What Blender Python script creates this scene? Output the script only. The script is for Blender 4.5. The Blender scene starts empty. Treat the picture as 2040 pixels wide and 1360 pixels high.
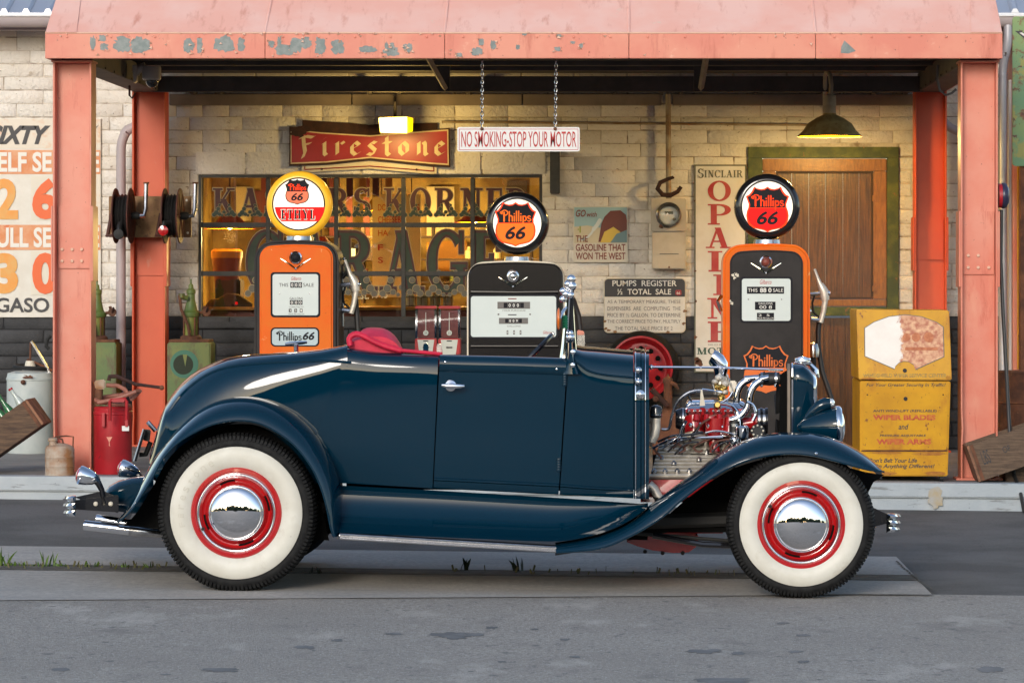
import bpy, bmesh, math, random
from mathutils import Vector, Matrix
random.seed(7)
R = math.radians
SC = bpy.context.scene
COL = SC.collection
# ------------------------------------------------------------------ camera, sky, sun, exposure
F = 6850.0; VX = 1250.0; VY = 555.0; CH = 1.46; DK = 21.5      # focal length in photo pixels, vanishing point, eye height, kerb distance
cam_d = bpy.data.cameras.new('camera'); cam = bpy.data.objects.new('camera', cam_d); COL.objects.link(cam)
cam.location = (0, -DK, CH); cam.rotation_euler = (R(90), 0, 0)
cam_d.sensor_width = 36; cam_d.lens = F/2040*36
cam_d.shift_x = -(VX-1020)/2040; cam_d.shift_y = -(680-VY)/2040
cam_d.clip_start = 0.1; cam_d.clip_end = 3000
SC.camera = cam
SUN_EL, SUN_AZ = R(19), R(14)          # sun low behind the camera, a little to its left
w = bpy.data.worlds.new('World'); SC.world = w; w.use_nodes = True
wn = w.node_tree.nodes; wl = w.node_tree.links
bg = wn['Background']; sky = wn.new('ShaderNodeTexSky'); sky.sky_type = 'NISHITA'; sky.sun_disc = False
sky.sun_elevation = SUN_EL; sky.sun_rotation = R(180)+SUN_AZ; sky.dust_density = 0.7; sky.ozone_density = 0.0; sky.air_density = 0.9
wl.new(sky.outputs[0], bg.inputs[0]); bg.inputs[1].default_value = 0.15
sd = bpy.data.lights.new('sun', 'SUN'); sun = bpy.data.objects.new('sun', sd); COL.objects.link(sun)
sd.energy = 1.2; sd.angle = R(18.0); sd.color = (1.0, 0.93, 0.85)
sdir = Vector((math.sin(SUN_AZ)*math.cos(SUN_EL), math.cos(SUN_AZ)*math.cos(SUN_EL), -math.sin(SUN_EL)))
sun.rotation_euler = sdir.to_track_quat('-Z', 'Y').to_euler(); sun.location = (-20, -60, 30)
SC.view_settings.view_transform = 'Standard'; SC.view_settings.look = 'None'
SC.view_settings.exposure = 0.62; SC.view_settings.gamma = 1
SC.render.engine = 'CYCLES'
SC.cycles.max_bounces = 7; SC.cycles.diffuse_bounces = 3; SC.cycles.glossy_bounces = 4
SC.cycles.transmission_bounces = 4; SC.cycles.transparent_max_bounces = 8
SC.cycles.caustics_reflective = False; SC.cycles.caustics_refractive = False
SC.cycles.sample_clamp_indirect = 6
# ------------------------------------------------------------------ coordinates
def P(px, py, d): return Vector(((px-VX)*d/F, d-DK, CH-(py-VY)*d/F))     # photo pixel at distance d
def X(px, d): return (px-VX)*d/F
def Z(py, d): return CH-(py-VY)*d/F
def S(d): return F/d                                                       # pixels per metre at distance d
def zg(x, d): return -0.012*(x+1.82) + 0.058*min(1, max(0, (d-18.5)/3.0))  # road surface
def zs(x): return 0.223-0.0075*(x+3.92)                                    # slab top
# ------------------------------------------------------------------ materials
MATS = {}
def M(name, col, rough=.6, metal=0., col2=None, ns=6., lo=.4, hi=.6, bump=0., bs=60., coat=0., emit=None, es=0.,
      spots=None, streak=None, rnd=0., spec=.5, detail=4., bdist=.01, grain=None, alpha=None, sub=None):
    """colour + soft second colour (noise) + list of sharp wear layers (colour, lo, hi, scale, (sx,sy,sz)) + bump"""
    m = bpy.data.materials.new(name); m.use_nodes = True; MATS[name] = m
    nt = m.node_tree; N = nt.nodes; L = nt.links
    b = N['Principled BSDF']; b.inputs['Roughness'].default_value = rough; b.inputs['Metallic'].default_value = metal
    b.inputs['Coat Weight'].default_value = coat; b.inputs['Coat Roughness'].default_value = .03
    b.inputs['Specular IOR Level'].default_value = spec
    c4 = lambda c: (c[0], c[1], c[2], 1)
    geo = N.new('ShaderNodeNewGeometry'); pos = geo.outputs['Position']
    if rnd:
        oi = N.new('ShaderNodeObjectInfo'); vm = N.new('ShaderNodeVectorMath'); vm.operation = 'MULTIPLY_ADD'
        cb = N.new('ShaderNodeCombineXYZ'); L.new(oi.outputs['Random'], cb.inputs[0]); L.new(oi.outputs['Random'], cb.inputs[2])
        L.new(cb.outputs[0], vm.inputs[0]); vm.inputs[1].default_value = (37, 11, 53); L.new(pos, vm.inputs[2]); pos = vm.outputs[0]
    def noise(scale, stretch=(1, 1, 1), det=detail, ro=.6):
        mp = N.new('ShaderNodeMapping'); mp.inputs['Scale'].default_value = stretch; L.new(pos, mp.inputs[0])
        t = N.new('ShaderNodeTexNoise'); t.inputs['Scale'].default_value = scale; t.inputs['Detail'].default_value = det
        t.inputs['Roughness'].default_value = ro; L.new(mp.outputs[0], t.inputs['Vector']); return t.outputs['Fac']
    def ramp(fac, a, z):
        r = N.new('ShaderNodeMapRange'); r.inputs['From Min'].default_value = a; r.inputs['From Max'].default_value = z; L.new(fac, r.inputs['Value']); return r.outputs[0]
    def mix(fac, a, c, mode='MIX'):
        x = N.new('ShaderNodeMix'); x.data_type = 'RGBA'; x.blend_type = mode
        if isinstance(fac, float): x.inputs['Factor'].default_value = fac
        else: L.new(fac, x.inputs['Factor'])
        for s, v in (('A', a), ('B', c)):
            i = [k for k in x.inputs if k.name == s and k.type == 'RGBA'][0]
            if isinstance(v, tuple): i.default_value = c4(v)
            else: L.new(v, i)
        return [k for k in x.outputs if k.type == 'RGBA'][0]
    cur = tuple(col)
    if col2: cur = mix(ramp(noise(ns), lo, hi), cur, tuple(col2))
    if grain: cur = mix(ramp(noise(grain[1], grain[2], 6., .7), .35, .65), cur, tuple(grain[0]))
    if rnd:
        hv = N.new('ShaderNodeHueSaturation'); mr = N.new('ShaderNodeMapRange'); L.new(oi.outputs['Random'], mr.inputs['Value'])
        mr.inputs['To Min'].default_value = 1-rnd; mr.inputs['To Max'].default_value = 1+rnd; L.new(mr.outputs[0], hv.inputs['Value'])
        if isinstance(cur, tuple): hv.inputs['Color'].default_value = c4(cur)
        else: L.new(cur, hv.inputs['Color'])
        cur = hv.outputs[0]
    for sp in (spots or []):
        cur = mix(ramp(noise(sp[3], sp[4] if len(sp) > 4 else (1, 1, 1), 6., .65), sp[1], sp[2]), cur, tuple(sp[0]))
    if isinstance(cur, tuple): b.inputs['Base Color'].default_value = c4(cur)
    else: L.new(cur, b.inputs['Base Color'])
    if bump:
        bn = N.new('ShaderNodeBump'); bn.inputs['Strength'].default_value = bump; bn.inputs['Distance'].default_value = bdist
        L.new(noise(bs, det=5.), bn.inputs['Height']); L.new(bn.outputs[0], b.inputs['Normal'])
    if emit: b.inputs['Emission Color'].default_value = c4(emit); b.inputs['Emission Strength'].default_value = es
    if sub: b.inputs['Subsurface Weight'].default_value = sub
    return m
def glass(name, tint=(1, 1, 1), refl=.5, rough=.02):
    m = bpy.data.materials.new(name); m.use_nodes = True; nt = m.node_tree; N = nt.nodes; L = nt.links
    N.remove(N['Principled BSDF']); out = N['Material Output']
    tr = N.new('ShaderNodeBsdfTransparent'); tr.inputs[0].default_value = (*tint, 1)
    gl = N.new('ShaderNodeBsdfGlossy'); gl.inputs['Roughness'].default_value = rough
    fr = N.new('ShaderNodeFresnel'); fr.inputs[0].default_value = 1.5
    ma = N.new('ShaderNodeMath'); ma.operation = 'MULTIPLY_ADD'; L.new(fr.outputs[0], ma.inputs[0]); ma.inputs[1].default_value = 1.0; ma.inputs[2].default_value = refl*.1
    ms = N.new('ShaderNodeMixShader'); L.new(ma.outputs[0], ms.inputs[0]); L.new(tr.outputs[0], ms.inputs[1]); L.new(gl.outputs[0], ms.inputs[2])
    L.new(ms.outputs[0], out.inputs[0]); MATS[name] = m; return m
RUST = (.16, .055, .02)
M('chrome', (.86, .86, .88), .04, 1.)
M('dull_chrome', (.6, .6, .6), .22, 1., col2=(.42, .42, .43), ns=20)
M('alu', (.72, .67, .58), .4, .45, col2=(.58, .53, .45), ns=30, bump=.1, bs=150)
M('paint_navy', (.0005, .019, .038), .4, 0, coat=1., spec=.0)
M('black_gloss', (.008, .008, .01), .12, 0, coat=.6)
M('black_matt', (.012, .012, .012), .7)
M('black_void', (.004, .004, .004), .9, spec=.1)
M('tyre', (.008, .008, .0085), .7, spec=.2, col2=(.015, .015, .015), ns=25, bump=.08, bs=200)
M('whitewall', (.64, .62, .545), .5, col2=(.59, .565, .485), ns=9, spots=[((.52, .48, .4), .58, .74, 11.), ((.4, .36, .3), .68, .72, 40.)])
M('whitewall_emboss', (.54, .51, .43), .5)
M('red_paint', (.42, .006, .008), .16, coat=1.)
M('red_engine', (.36, .008, .01), .22, coat=.7)
M('red_leather', (.62, .02, .06), .5, spec=.3, col2=(.5, .014, .045), ns=8, bump=.05, bs=120)
M('rubber', (.018, .017, .017), .45)
M('lens_glass', (.8, .85, .86), .08, .6)
M('pink_paint', (.62, .195, .135), .5, col2=(.66, .25, .17), ns=3, spots=[((.46, .115, .07), .56, .74, 9., (1, 1, .18)), ((.7, .34, .24), .62, .7, 12.), ((.26, .1, .07), .66, .7, 34.)], bump=.06, bs=25)
M('pink_column', (.62, .185, .12), .42, col2=(.65, .25, .175), ns=2.5, spots=[((.66, .27, .18), .56, .7, 5., (1, 1, .35)), ((.46, .09, .05), .6, .74, 12., (1, 1, .15)), ((.24, .06, .03), .67, .7, 40.)], bump=.05, bs=18)
M('pink_roof', (.8, .42, .335), .55, col2=(.82, .5, .42), ns=2.2, spots=[((.62, .27, .2), .56, .74, 14., (1, .25, .25)), ((.72, .52, .42), .66, .72, 5.), ((.36, .2, .16), .71, .74, 45.)], bump=.05, bs=20)
M('bare_zinc', (.13, .165, .165), .5, .1, col2=(.2, .225, .22), ns=25, spots=[((.16, .19, .19), .58, .66, 30., (1, 1, .3))])
M('flake', (.7, .44, .32), .7)
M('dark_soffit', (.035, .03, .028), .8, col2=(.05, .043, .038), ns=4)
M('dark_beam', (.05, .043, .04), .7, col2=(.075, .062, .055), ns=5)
M('header_board', (.26, .21, .165), .8, col2=(.2, .16, .125), ns=3)
M('block_cream', (.8, .765, .705), .85, col2=(.71, .66, .58), ns=4, lo=.35, hi=.75, rnd=.045, bump=.8, bs=38, bdist=.02,
  spots=[((.46, .37, .26), .6, .8, 9., (1, 1, 1.6)), ((.22, .16, .105), .65, .71, 26., (1, 1, 1.6)), ((.1, .075, .05), .66, .7, 75.)])
M('mortar_cream', (.62, .56, .48), .9, col2=(.24, .185, .13), ns=7, lo=.46, hi=.64, bump=.6, bs=60)
M('block_dark', (.032, .033, .036), .75, col2=(.045, .046, .05), ns=6, rnd=.1, bump=.5, bs=55, bdist=.012)
M('mortar_dark', (.022, .022, .024), .85, bump=.5, bs=60)
M('asphalt_dark', (.128, .122, .114), .9, spec=.1, col2=(.175, .167, .157), ns=1.3, spots=[((.27, .27, .27), .62, .66, 130.), ((.05, .05, .052), .6, .64, 90.)], bump=.6, bs=160, bdist=.006)
M('slab_top', (.17, .17, .17), .8, col2=(.24, .235, .225), ns=2, spots=[((.1, .09, .08), .6, .7, 9.)], bump=.25, bs=60)
M('slab_face', (.36, .4, .425), .7, col2=(.42, .455, .475), ns=3, spots=[((.2, .21, .21), .6, .68, 12., (.3, 1, 2)), ((.12, .12, .12), .68, .72, 40.)], bump=.3, bs=50)
M('rust_stain', (.4, .33, .22), .8, col2=(.38, .37, .34), ns=14)
M('galv', (.5, .5, .52), .4, .3, col2=(.43, .43, .46), ns=5)
M('pipe_mauve', (.44, .38, .38), .5, col2=(.4, .345, .35), ns=4)
M('roof_metal', (.55, .57, .62), .35, .5, col2=(.5, .52, .58), ns=2)
M('white_trim', (.7, .69, .67), .6)
M('wood_door', (.165, .07, .018), .35, grain=((.05, .021, .007), 9., (7, 7, .4)), bump=.15, bs=40)
M('wood_frame', (.34, .135, .02), .4, grain=((.2, .075, .014), 8., (6, 6, 1.2)), bump=.12, bs=40)
M('green_frame', (.1, .12, .02), .6, col2=(.045, .065, .016), ns=9, spots=[((.22, .1, .03), .63, .68, 16.)], bump=.2, bs=40)
M('wood_crate', (.15, .085, .045), .75, grain=((.055, .03, .018), 9., (.9, 9, 9)), bump=.3, bs=60)
M('wood_crate2', (.15, .095, .058), .75, grain=((.06, .036, .022), 9., (.9, 9, 9)), bump=.3, bs=60)
M('wood_edge', (.28, .13, .07), .8, col2=(.15, .07, .04), ns=14)
M('rusty', (.17, .065, .03), .85, col2=(.085, .035, .02), ns=9, spots=[((.26, .12, .05), .62, .68, 20.)], bump=.3, bs=80)
M('rusty_reel', (.1, .028, .018), .7, col2=(.06, .02, .015), ns=14, bump=.2, bs=80)
M('rusty_plate', (.28, .16, .065), .7, col2=(.18, .085, .035), ns=7, spots=[((.1, .04, .02), .6, .66, 30.), ((.35, .26, .16), .66, .7, 6.)])
M('sign_white', (.68, .66, .6), .35, col2=(.62, .59, .52), ns=5, spots=[((.5, .22, .05), .7, .76, 7.)])
M('sign_cream', (.62, .56, .42), .35, col2=(.55, .47, .33), ns=4, spots=[((.2, .09, .03), .7, .74, 18.)])
M('sign_rusty', (.66, .6, .5), .4, col2=(.62, .26, .05), ns=6, lo=.55, hi=.75, spots=[((.55, .12, .02), .68, .74, 9.)])
M('sign_orange', (.62, .2, .055), .45, col2=(.66, .32, .16), ns=8, spots=[((.6, .12, .02), .66, .7, 10.)])
M('sign_red', (.3, .014, .018), .4, col2=(.25, .012, .014), ns=6, spots=[((.1, .02, .015), .68, .72, 30.)])
M('rust_dark', (.05, .018, .012), .85, col2=(.03, .012, .01), ns=20, bump=.3, bs=80)
M('red_text', (.42, .012, .014), .5)
M('red_shade_text', (.36, .012, .014), .5, col2=(.4, .05, .04), ns=6)
M('dark_text', (.025, .025, .03), .5)
M('grey_text', (.14, .13, .12), .6)
M('white_text', (.74, .72, .66), .5)
M('cream_text', (.62, .5, .3), .5, col2=(.55, .42, .24), ns=20)
M('green_text', (.02, .07, .04), .5)
M('olive_text', (.1, .1, .065), .5)
M('brown_text', (.2, .035, .02), .5)
M('faded_text', (.2, .12, .03), .6, col2=(.4, .25, .03), ns=40)
M('orange_num', (.72, .105, .006), .45)
M('amber_num', (.72, .28, .03), .45, col2=(.66, .34, .08), ns=8)
M('pump_orange', (.74, .115, .002), .35, coat=.25, spec=.2, col2=(.7, .14, .004), ns=4, spots=[((.72, .33, .12), .655, .675, 5.), ((.5, .07, .002), .66, .7, 14.)])
M('pump_black', (.011, .009, .0095), .5, coat=.15, spec=.25, col2=(.02, .017, .017), ns=5, spots=[((.16, .14, .12), .74, .76, 12.)])
M('pump_black_gloss', (.008, .007, .008), .2, coat=.6, spec=.3)
M('ivory', (.66, .6, .48), .35)
M('dial_white', (.6, .655, .63), .3, col2=(.57, .63, .61), ns=4)
M('dial_blue', (.42, .52, .54), .3)
M('globe_yellow', (.75, .42, .03), .3, emit=(.8, .36, .01), es=.35)
M('globe_black', (.01, .01, .012), .2, coat=.6)
M('lit_white', (.75, .72, .64), .4, emit=(1., .88, .66), es=.45)
M('lit_red', (.6, .01, .01), .6, spec=.1, emit=(1., .012, .008), es=.5)
M('lit_redorange', (.7, .04, .01), .6, spec=.1, emit=(1., .05, .006), es=.6)
M('lit_orange', (.6, .1, .005), .5, spec=.2, emit=(1., .15, .008), es=.55)
M('lit_dull_orange', (.6, .1, .03), .4, emit=(1., .16, .05), es=.28)
M('print_black', (.008, .008, .012), .6, spec=.2)
M('print_orange', (.7, .13, .006), .4)
M('cab_yellow', (.6, .3, .004), .42, spec=.3, col2=(.47, .215, .004), ns=4, lo=.38, hi=.7, spots=[((.36, .12, .012), .56, .76, 7., (1, 1, .45)), ((.2, .065, .015), .63, .68, 20., (1, 1, .7)), ((.1, .035, .015), .65, .68, 55.)], bump=.06, bs=30)
M('cab_rust', (.3, .1, .012), .7, col2=(.42, .18, .01), ns=14, lo=.35, hi=.6, spots=[((.16, .05, .015), .6, .66, 30.)])
M('cab_white', (.74, .7, .64), .4, col2=(.7, .64, .58), ns=5)
M('green_old', (.085, .14, .035), .5, col2=(.14, .17, .035), ns=5, spots=[((.09, .05, .022), .52, .64, 8., (1, 1, .4)), ((.06, .1, .05), .64, .7, 20.)])
M('green_sign', (.2, .31, .11), .45, col2=(.13, .28, .14), ns=4, spots=[((.3, .3, .08), .55, .6, 5.), ((.19, .075, .03), .56, .62, 7.), ((.09, .035, .02), .62, .66, 18.)])
M('teal_roundel', (.025, .14, .085), .5)
M('drum_white', (.5, .54, .52), .45, col2=(.42, .47, .46), ns=5, spots=[((.25, .13, .06), .68, .72, 14.)])
M('can_red', (.4, .012, .02), .4, col2=(.3, .01, .014), ns=6, spots=[((.5, .12, .12), .7, .73, 30.), ((.12, .02, .02), .66, .7, 14.)])
M('can_rust', (.4, .33, .26), .6, col2=(.3, .13, .045), ns=7, lo=.4, hi=.62, spots=[((.44, .42, .4), .6, .66, 9.), ((.14, .07, .03), .66, .7, 25.)])
M('hose_pink', (.34, .13, .09), .6, col2=(.24, .09, .06), ns=9)
M('meter_beige', (.5, .44, .33), .5, col2=(.42, .35, .25), ns=4)
M('bottle_green', (.03, .14, .05), .08, spec=.8); M('bottle_clear', (.45, .5, .46), .08, spec=.8)
M('poster_sky', (.3, .47, .5), .5); M('poster_sand', (.6, .53, .36), .5); M('poster_brown', (.14, .03, .016), .5)
M('poster_yellow', (.66, .46, .06), .5); M('poster_teal', (.14, .24, .25), .5); M('poster_green', (.3, .34, .04), .5); M('poster_white', (.66, .62, .52), .5)
M('lamp_shade', (.42, .33, .15), .6, col2=(.26, .17, .06), ns=9, spots=[((.25, .12, .04), .6, .66, 25.)])
M('lamp_inner', (.7, .36, .0), .6, emit=(1., .62, .0), es=1.5)
M('bulb_warm', (1, .8, .3), .5, emit=(1., .72, .16), es=9.)
M('flood_glass', (1, .8, .3), .4, emit=(1., .74, .16), es=5.)
M('lamp_white', (.42, .36, .25), .5)
M('room_yellow', (.46, .31, .08), .7, col2=(.2, .115, .03), ns=3)
M('room_dark', (.05, .028, .018), .7); M('room_maroon', (.2, .02, .015), .4); M('room_cream', (.66, .55, .3), .6)
M('curtain_red', (.16, .03, .025), .8); M('room_amber', (.6, .25, .02), .5)
M('window_bar', (.028, .03, .03), .55, col2=(.045, .045, .043), ns=14)
M('letter_maroon', (.075, .018, .015), .6, col2=(.055, .014, .012), ns=12); M('letter_green', (.03, .05, .028), .6, col2=(.02, .038, .024), ns=12)
M('letter_gold', (.36, .27, .13), .6); M('letter_grey', (.13, .12, .09), .6)
M('gum_red', (.42, .012, .02), .3, coat=.4); M('gum_fill', (.25, .035, .04), .4, col2=(.18, .02, .025), ns=30); M('gum_face', (.56, .6, .55), .4)
M('dome_camera', (.42, .38, .34), .45); M('conduit', (.34, .28, .19), .55, col2=(.22, .13, .06), ns=6)
M('purple_plastic', (.03, .028, .06), .3); M('dry_moss', (.09, .1, .03), .8, col2=(.12, .1, .05), ns=20); M('glass_green', (.2, .21, .05), .2, col2=(.12, .15, .04), ns=9); M('leaf', (.06, .13, .015), .6, col2=(.1, .17, .02), ns=30); M('leaf_dark', (.012, .022, .008), .7)
M('tree_dark', (.035, .05, .02), .9); M('shaded_column', (.6, .085, .02), .4, col2=(.56, .07, .015), ns=2.5, spots=[((.56, .14, .07), .64, .7, 6., (1, 1, .4)), ((.2, .03, .015), .72, .75, 35.)], bump=.04, bs=18); M('cab_red', (.42, .045, .008), .5, col2=(.5, .12, .01), ns=30); M('orange_reflection', (.75, .15, .005), .3); M('jade', (.01, .12, .06), .25)
M('brass', (.55, .36, .1), .25, 1.); M('paper_white', (.7, .7, .68), .6); M('copper_line', (.09, .03, .02), .35, .3)
glass('window_glass', (.9, .92, .9), .6); glass('clear_glass', (.93, .95, .94), .3)
# ------------------------------------------------------------------ mesh building
WORLD = {}                                       # object -> world origin (no object here is rotated, shapes carry their own turn)
def _clean(bm): bmesh.ops.recalc_face_normals(bm, faces=bm.faces)
class MB:
    def __init__(s): s.v = []; s.f = []
    def add(s, vs, fs):
        o = len(s.v); s.v += [Vector(p) for p in vs]; s.f += [tuple(i+o for i in f) for f in fs]; return s
    def box(s, x0, x1, y0, y1, z0, z1, T=None):
        vs = [Vector((x, y, z)) for x in (x0, x1) for y in (y0, y1) for z in (z0, z1)]
        if T is not None: vs = [T @ p for p in vs]
        return s.add(vs, [(0, 1, 3, 2), (4, 6, 7, 5), (0, 4, 5, 1), (2, 3, 7, 6), (0, 2, 6, 4), (1, 5, 7, 3)])
    def hexa(s, a, b):                            # two quads joined
        return s.add(list(a)+list(b), [(3, 2, 1, 0), (4, 5, 6, 7)]+[(i, (i+1) % 4, (i+1) % 4+4, i+4) for i in range(4)])
    def prism(s, front, off):                     # polygon (3D points) pushed along off
        n = len(front); a = [Vector(p) for p in front]; b = [p+Vector(off) for p in a]
        return s.add(a+b, [tuple(range(n)), tuple(range(2*n-1, n-1, -1))]+[(i, i+n, (i+1) % n+n, (i+1) % n) for i in range(n)])
    def grid(s, rows, closed=False):
        n = len(rows[0]); vs = [p for r in rows for p in r]; fs = []
        for i in range(len(rows)-1):
            for j in range(n if closed else n-1):
                k = (j+1) % n; fs.append((i*n+j, i*n+k, (i+1)*n+k, (i+1)*n+j))
        return s.add(vs, fs)
    def tube(s, pts, r, n=10, caps=True, flat=1.):
        pts = [Vector(p) for p in pts]; m = len(pts); rs = r if isinstance(r, (list, tuple)) else [r]*m
        rows = []; up = None
        for i, p in enumerate(pts):
            t = (pts[min(i+1, m-1)]-pts[max(i-1, 0)])
            if t.length < 1e-9: t = Vector((0, 0, 1))
            t.normalize()
            if up is None: up = Vector((0, 1, 0)) if abs(t.y) < .9 else Vector((1, 0, 0))
            a = t.cross(up)
            if a.length < 1e-6: a = t.orthogonal()
            a.normalize(); b = a.cross(t); b.normalize(); up = b
            rows.append([p+(a*math.cos(2*math.pi*k/n)+b*flat*math.sin(2*math.pi*k/n))*rs[i] for k in range(n)])
        o = len(s.v); s.grid(rows, True)
        if caps: s.f.append(tuple(o+k for k in range(n))); s.f.append(tuple(o+(m-1)*n+k for k in range(n-1, -1, -1)))
        return s
    def lathe(s, prof, org, axis=(0, 0, 1), n=32, caps=True):
        ax = Vector(axis).normalized(); a = ax.orthogonal().normalized(); b = ax.cross(a); org = Vector(org)
        if abs(ax.z) > .99: a, b = Vector((1, 0, 0)), Vector((0, 1, 0))
        if abs(ax.y) > .99: a, b = Vector((1, 0, 0)), Vector((0, 0, 1))
        rows = [[org+ax*h+(a*math.cos(2*math.pi*k/n)+b*math.sin(2*math.pi*k/n))*max(r, 1e-5) for k in range(n)] for r, h in prof]
        o = len(s.v); s.grid(rows, True)
        if caps:
            s.f.append(tuple(o+k for k in range(n))); s.f.append(tuple(o+(len(prof)-1)*n+k for k in range(n-1, -1, -1)))
        return s
    def ball(s, c, rx, ry=None, rz=None, n=14, m=9):
        ry = ry or rx; rz = rz or rx; c = Vector(c)
        rows = [[c+Vector((rx*math.sin(math.pi*i/m)*math.cos(2*math.pi*k/n), ry*math.sin(math.pi*i/m)*math.sin(2*math.pi*k/n), rz*math.cos(math.pi*i/m))) for k in range(n)] for i in range(m+1)]
        return s.grid(rows, True)
    def xform(s, T): s.v = [T @ p for p in s.v]; return s
    def build(s, name, mat, parent=None, smooth=35, bevel=0, seg=2, **props):
        me = bpy.data.meshes.new(name)
        c = Vector([(min(p[i] for p in s.v)+max(p[i] for p in s.v))/2 for i in range(3)])
        me.from_pydata([p-c for p in s.v], [], s.f)
        bm = bmesh.new(); bm.from_mesh(me)
        bmesh.ops.remove_doubles(bm, verts=bm.verts, dist=1e-6); _clean(bm)
        if bevel:
            es = [e for e in bm.edges if e.is_manifold and e.calc_face_angle(0) > R(40)]
            if es: bmesh.ops.bevel(bm, geom=es, offset=bevel, segments=seg, affect='EDGES', clamp_overlap=True)
        bm.to_mesh(me); bm.free()
        me.materials.append(MATS[mat])
        if smooth:
            me.shade_smooth()
            try: me.set_sharp_from_angle(angle=R(smooth))
            except Exception: pass
        o = bpy.data.objects.new(name, me); COL.objects.link(o); place(o, c, parent)
        for k, v in props.items(): o[k] = v
        return o
def place(o, c, parent=None):
    WORLD[o.name] = Vector(c)
    if parent is not None: o.parent = parent; o.location = Vector(c)-WORLD[parent.name]
    else: o.location = c
def thing(name, label, cat, loc, group=None):
    o = bpy.data.objects.new(name, None); COL.objects.link(o); o.empty_display_size = .1
    place(o, Vector(loc)); o['label'] = label; o['category'] = cat
    if group: o['group'] = group
    return o
def part_empty(name, loc, parent):
    o = bpy.data.objects.new(name, None); COL.objects.link(o); o.empty_display_size = .05; place(o, Vector(loc), parent); return o
def tag(o, label, cat, group=None):
    o['label'] = label; o['category'] = cat
    if group: o['group'] = group
    return o
def pxpoly(pts, d): return [P(x, y, d) for x, y in pts]
def plate(pts, d, thick, name, mat, parent=None, bevel=0, **kw):     # flat plate facing the camera, outline in photo pixels
    return MB().prism(pxpoly(pts, d), (0, thick, 0)).build(name, mat, parent, bevel=bevel, **kw)
def rectpx(x0, y0, x1, y1): return [(x0, y0), (x1, y0), (x1, y1), (x0, y1)]
def rrect(x0, y0, x1, y1, r, n=5, crown=0):
    r = min(r, (x1-x0)/2-.01, (y1-y0)/2-.01); out = []
    for cx, cy, a in ((x0+r, y0+r, 180), (x1-r, y0+r, 270), (x1-r, y1-r, 0), (x0+r, y1-r, 90)):
        for k in range(n+1):
            t = R(a+90*k/n); out.append((cx+r*math.cos(t), cy+r*math.sin(t)))
    if crown:
        cx = (x0+x1)/2; hw = (x1-x0)/2
        k = out.index(out[n]); mid = [(x0+r+(x1-x0-2*r)*i/8, y0) for i in range(1, 8)]
        out = out[:n+1]+mid+out[n+1:]
        out = [(x, y-crown*(1-((x-cx)/hw)**2) if y < (y0+y1)/2 else y) for x, y in out]
    return out
def circ(cx, cy, rx, ry=None, n=32, a0=0, a1=360):
    ry = ry or rx; m = n if a1-a0 >= 360 else n+1
    return [(cx+rx*math.cos(R(a0+(a1-a0)*k/n)), cy+ry*math.sin(R(a0+(a1-a0)*k/n))) for k in range(m)]
def jag(x0, y0, x1, y1, n=18, amp=.22, seed=1):
    rg = random.Random(seed); cx, cy = (x0+x1)/2, (y0+y1)/2; out = []
    for k in range(n):
        t = 2*math.pi*k/n; q = 1-amp*rg.random()*(2 if rg.random() < .2 else 1)
        c, s_ = math.cos(t), math.sin(t); e = (abs(c)**3.2+abs(s_)**3.2)**(-1/3.2)
        out.append((cx+(x1-x0)/2*c*e*q, cy+(y1-y0)/2*s_*e*q))
    return out
# ------------------------------------------------------------------ lettering
_font_cache = {}
def text_tris(s, bold=0., shear=0., space=1.):
    key = (s, bold, shear, space)
    if key in _font_cache: return _font_cache[key]
    cu = bpy.data.curves.new('t', 'FONT'); cu.body = s; cu.resolution_u = 4; cu.offset = bold; cu.shear = shear; cu.space_character = space
    cu.fill_mode = 'FRONT'
    o = bpy.data.objects.new('t', cu); COL.objects.link(o)
    dg = bpy.context.evaluated_depsgraph_get(); me = bpy.data.meshes.new_from_object(o.evaluated_get(dg))
    vs = [v.co.copy() for v in me.vertices]; fs = [tuple(p.vertices) for p in me.polygons]
    bpy.data.objects.remove(o); bpy.data.curves.remove(cu); bpy.data.meshes.remove(me)
    _font_cache[key] = (vs, fs); return vs, fs
def fit(vs, box):
    x0, y0, x1, y1 = box; xs = [v[0] for v in vs]; ys = [v[1] for v in vs]
    a, b, c, e = min(xs), max(xs), min(ys), max(ys)
    return [(x0+(v[0]-a)/(b-a or 1)*(x1-x0), y1-(v[1]-c)/(e-c or 1)*(y1-y0)) for v in vs]
def text(s, box, d, mat, parent, bold=0., shear=0., space=1., name='lettering', fn=None):
    """lettering fitted into a pixel box at distance d"""
    vs, fs = text_tris(s, bold, shear, space); q = fit(vs, box)
    fn = fn or (lambda x, y: P(x, y, d))
    return MB().add([fn(x, y) for x, y in q], fs).build(name, mat, parent, smooth=0)
def poly_letters(polys, box, d, mat, parent, name='lettering', fn=None, step=.00025):
    """letters given as lists of 2D polygons; each polygon a hair in front of the one before"""
    vs = []; fs = []; k = []
    for i, p in enumerate(polys):
        fs.append(tuple(range(len(vs), len(vs)+len(p)))); vs += p; k += [i]*len(p)
    q = fit(vs, box); fn = fn or (lambda x, y: P(x, y, d))
    m = MB(); m.add([fn(x, y)-Vector((0, step*(1+i % 12), 0)) for (x, y), i in zip(q, k)], fs)
    return m.build(name, mat, parent, smooth=0)
def nib(path, n):                                  # broad-pen stroke: parallelogram for every step
    out = []
    for a, b in zip(path, path[1:]):
        out.append([(a[0]-n[0], a[1]-n[1]), (a[0]+n[0], a[1]+n[1]), (b[0]+n[0], b[1]+n[1]), (b[0]-n[0], b[1]-n[1])])
    return out
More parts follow.
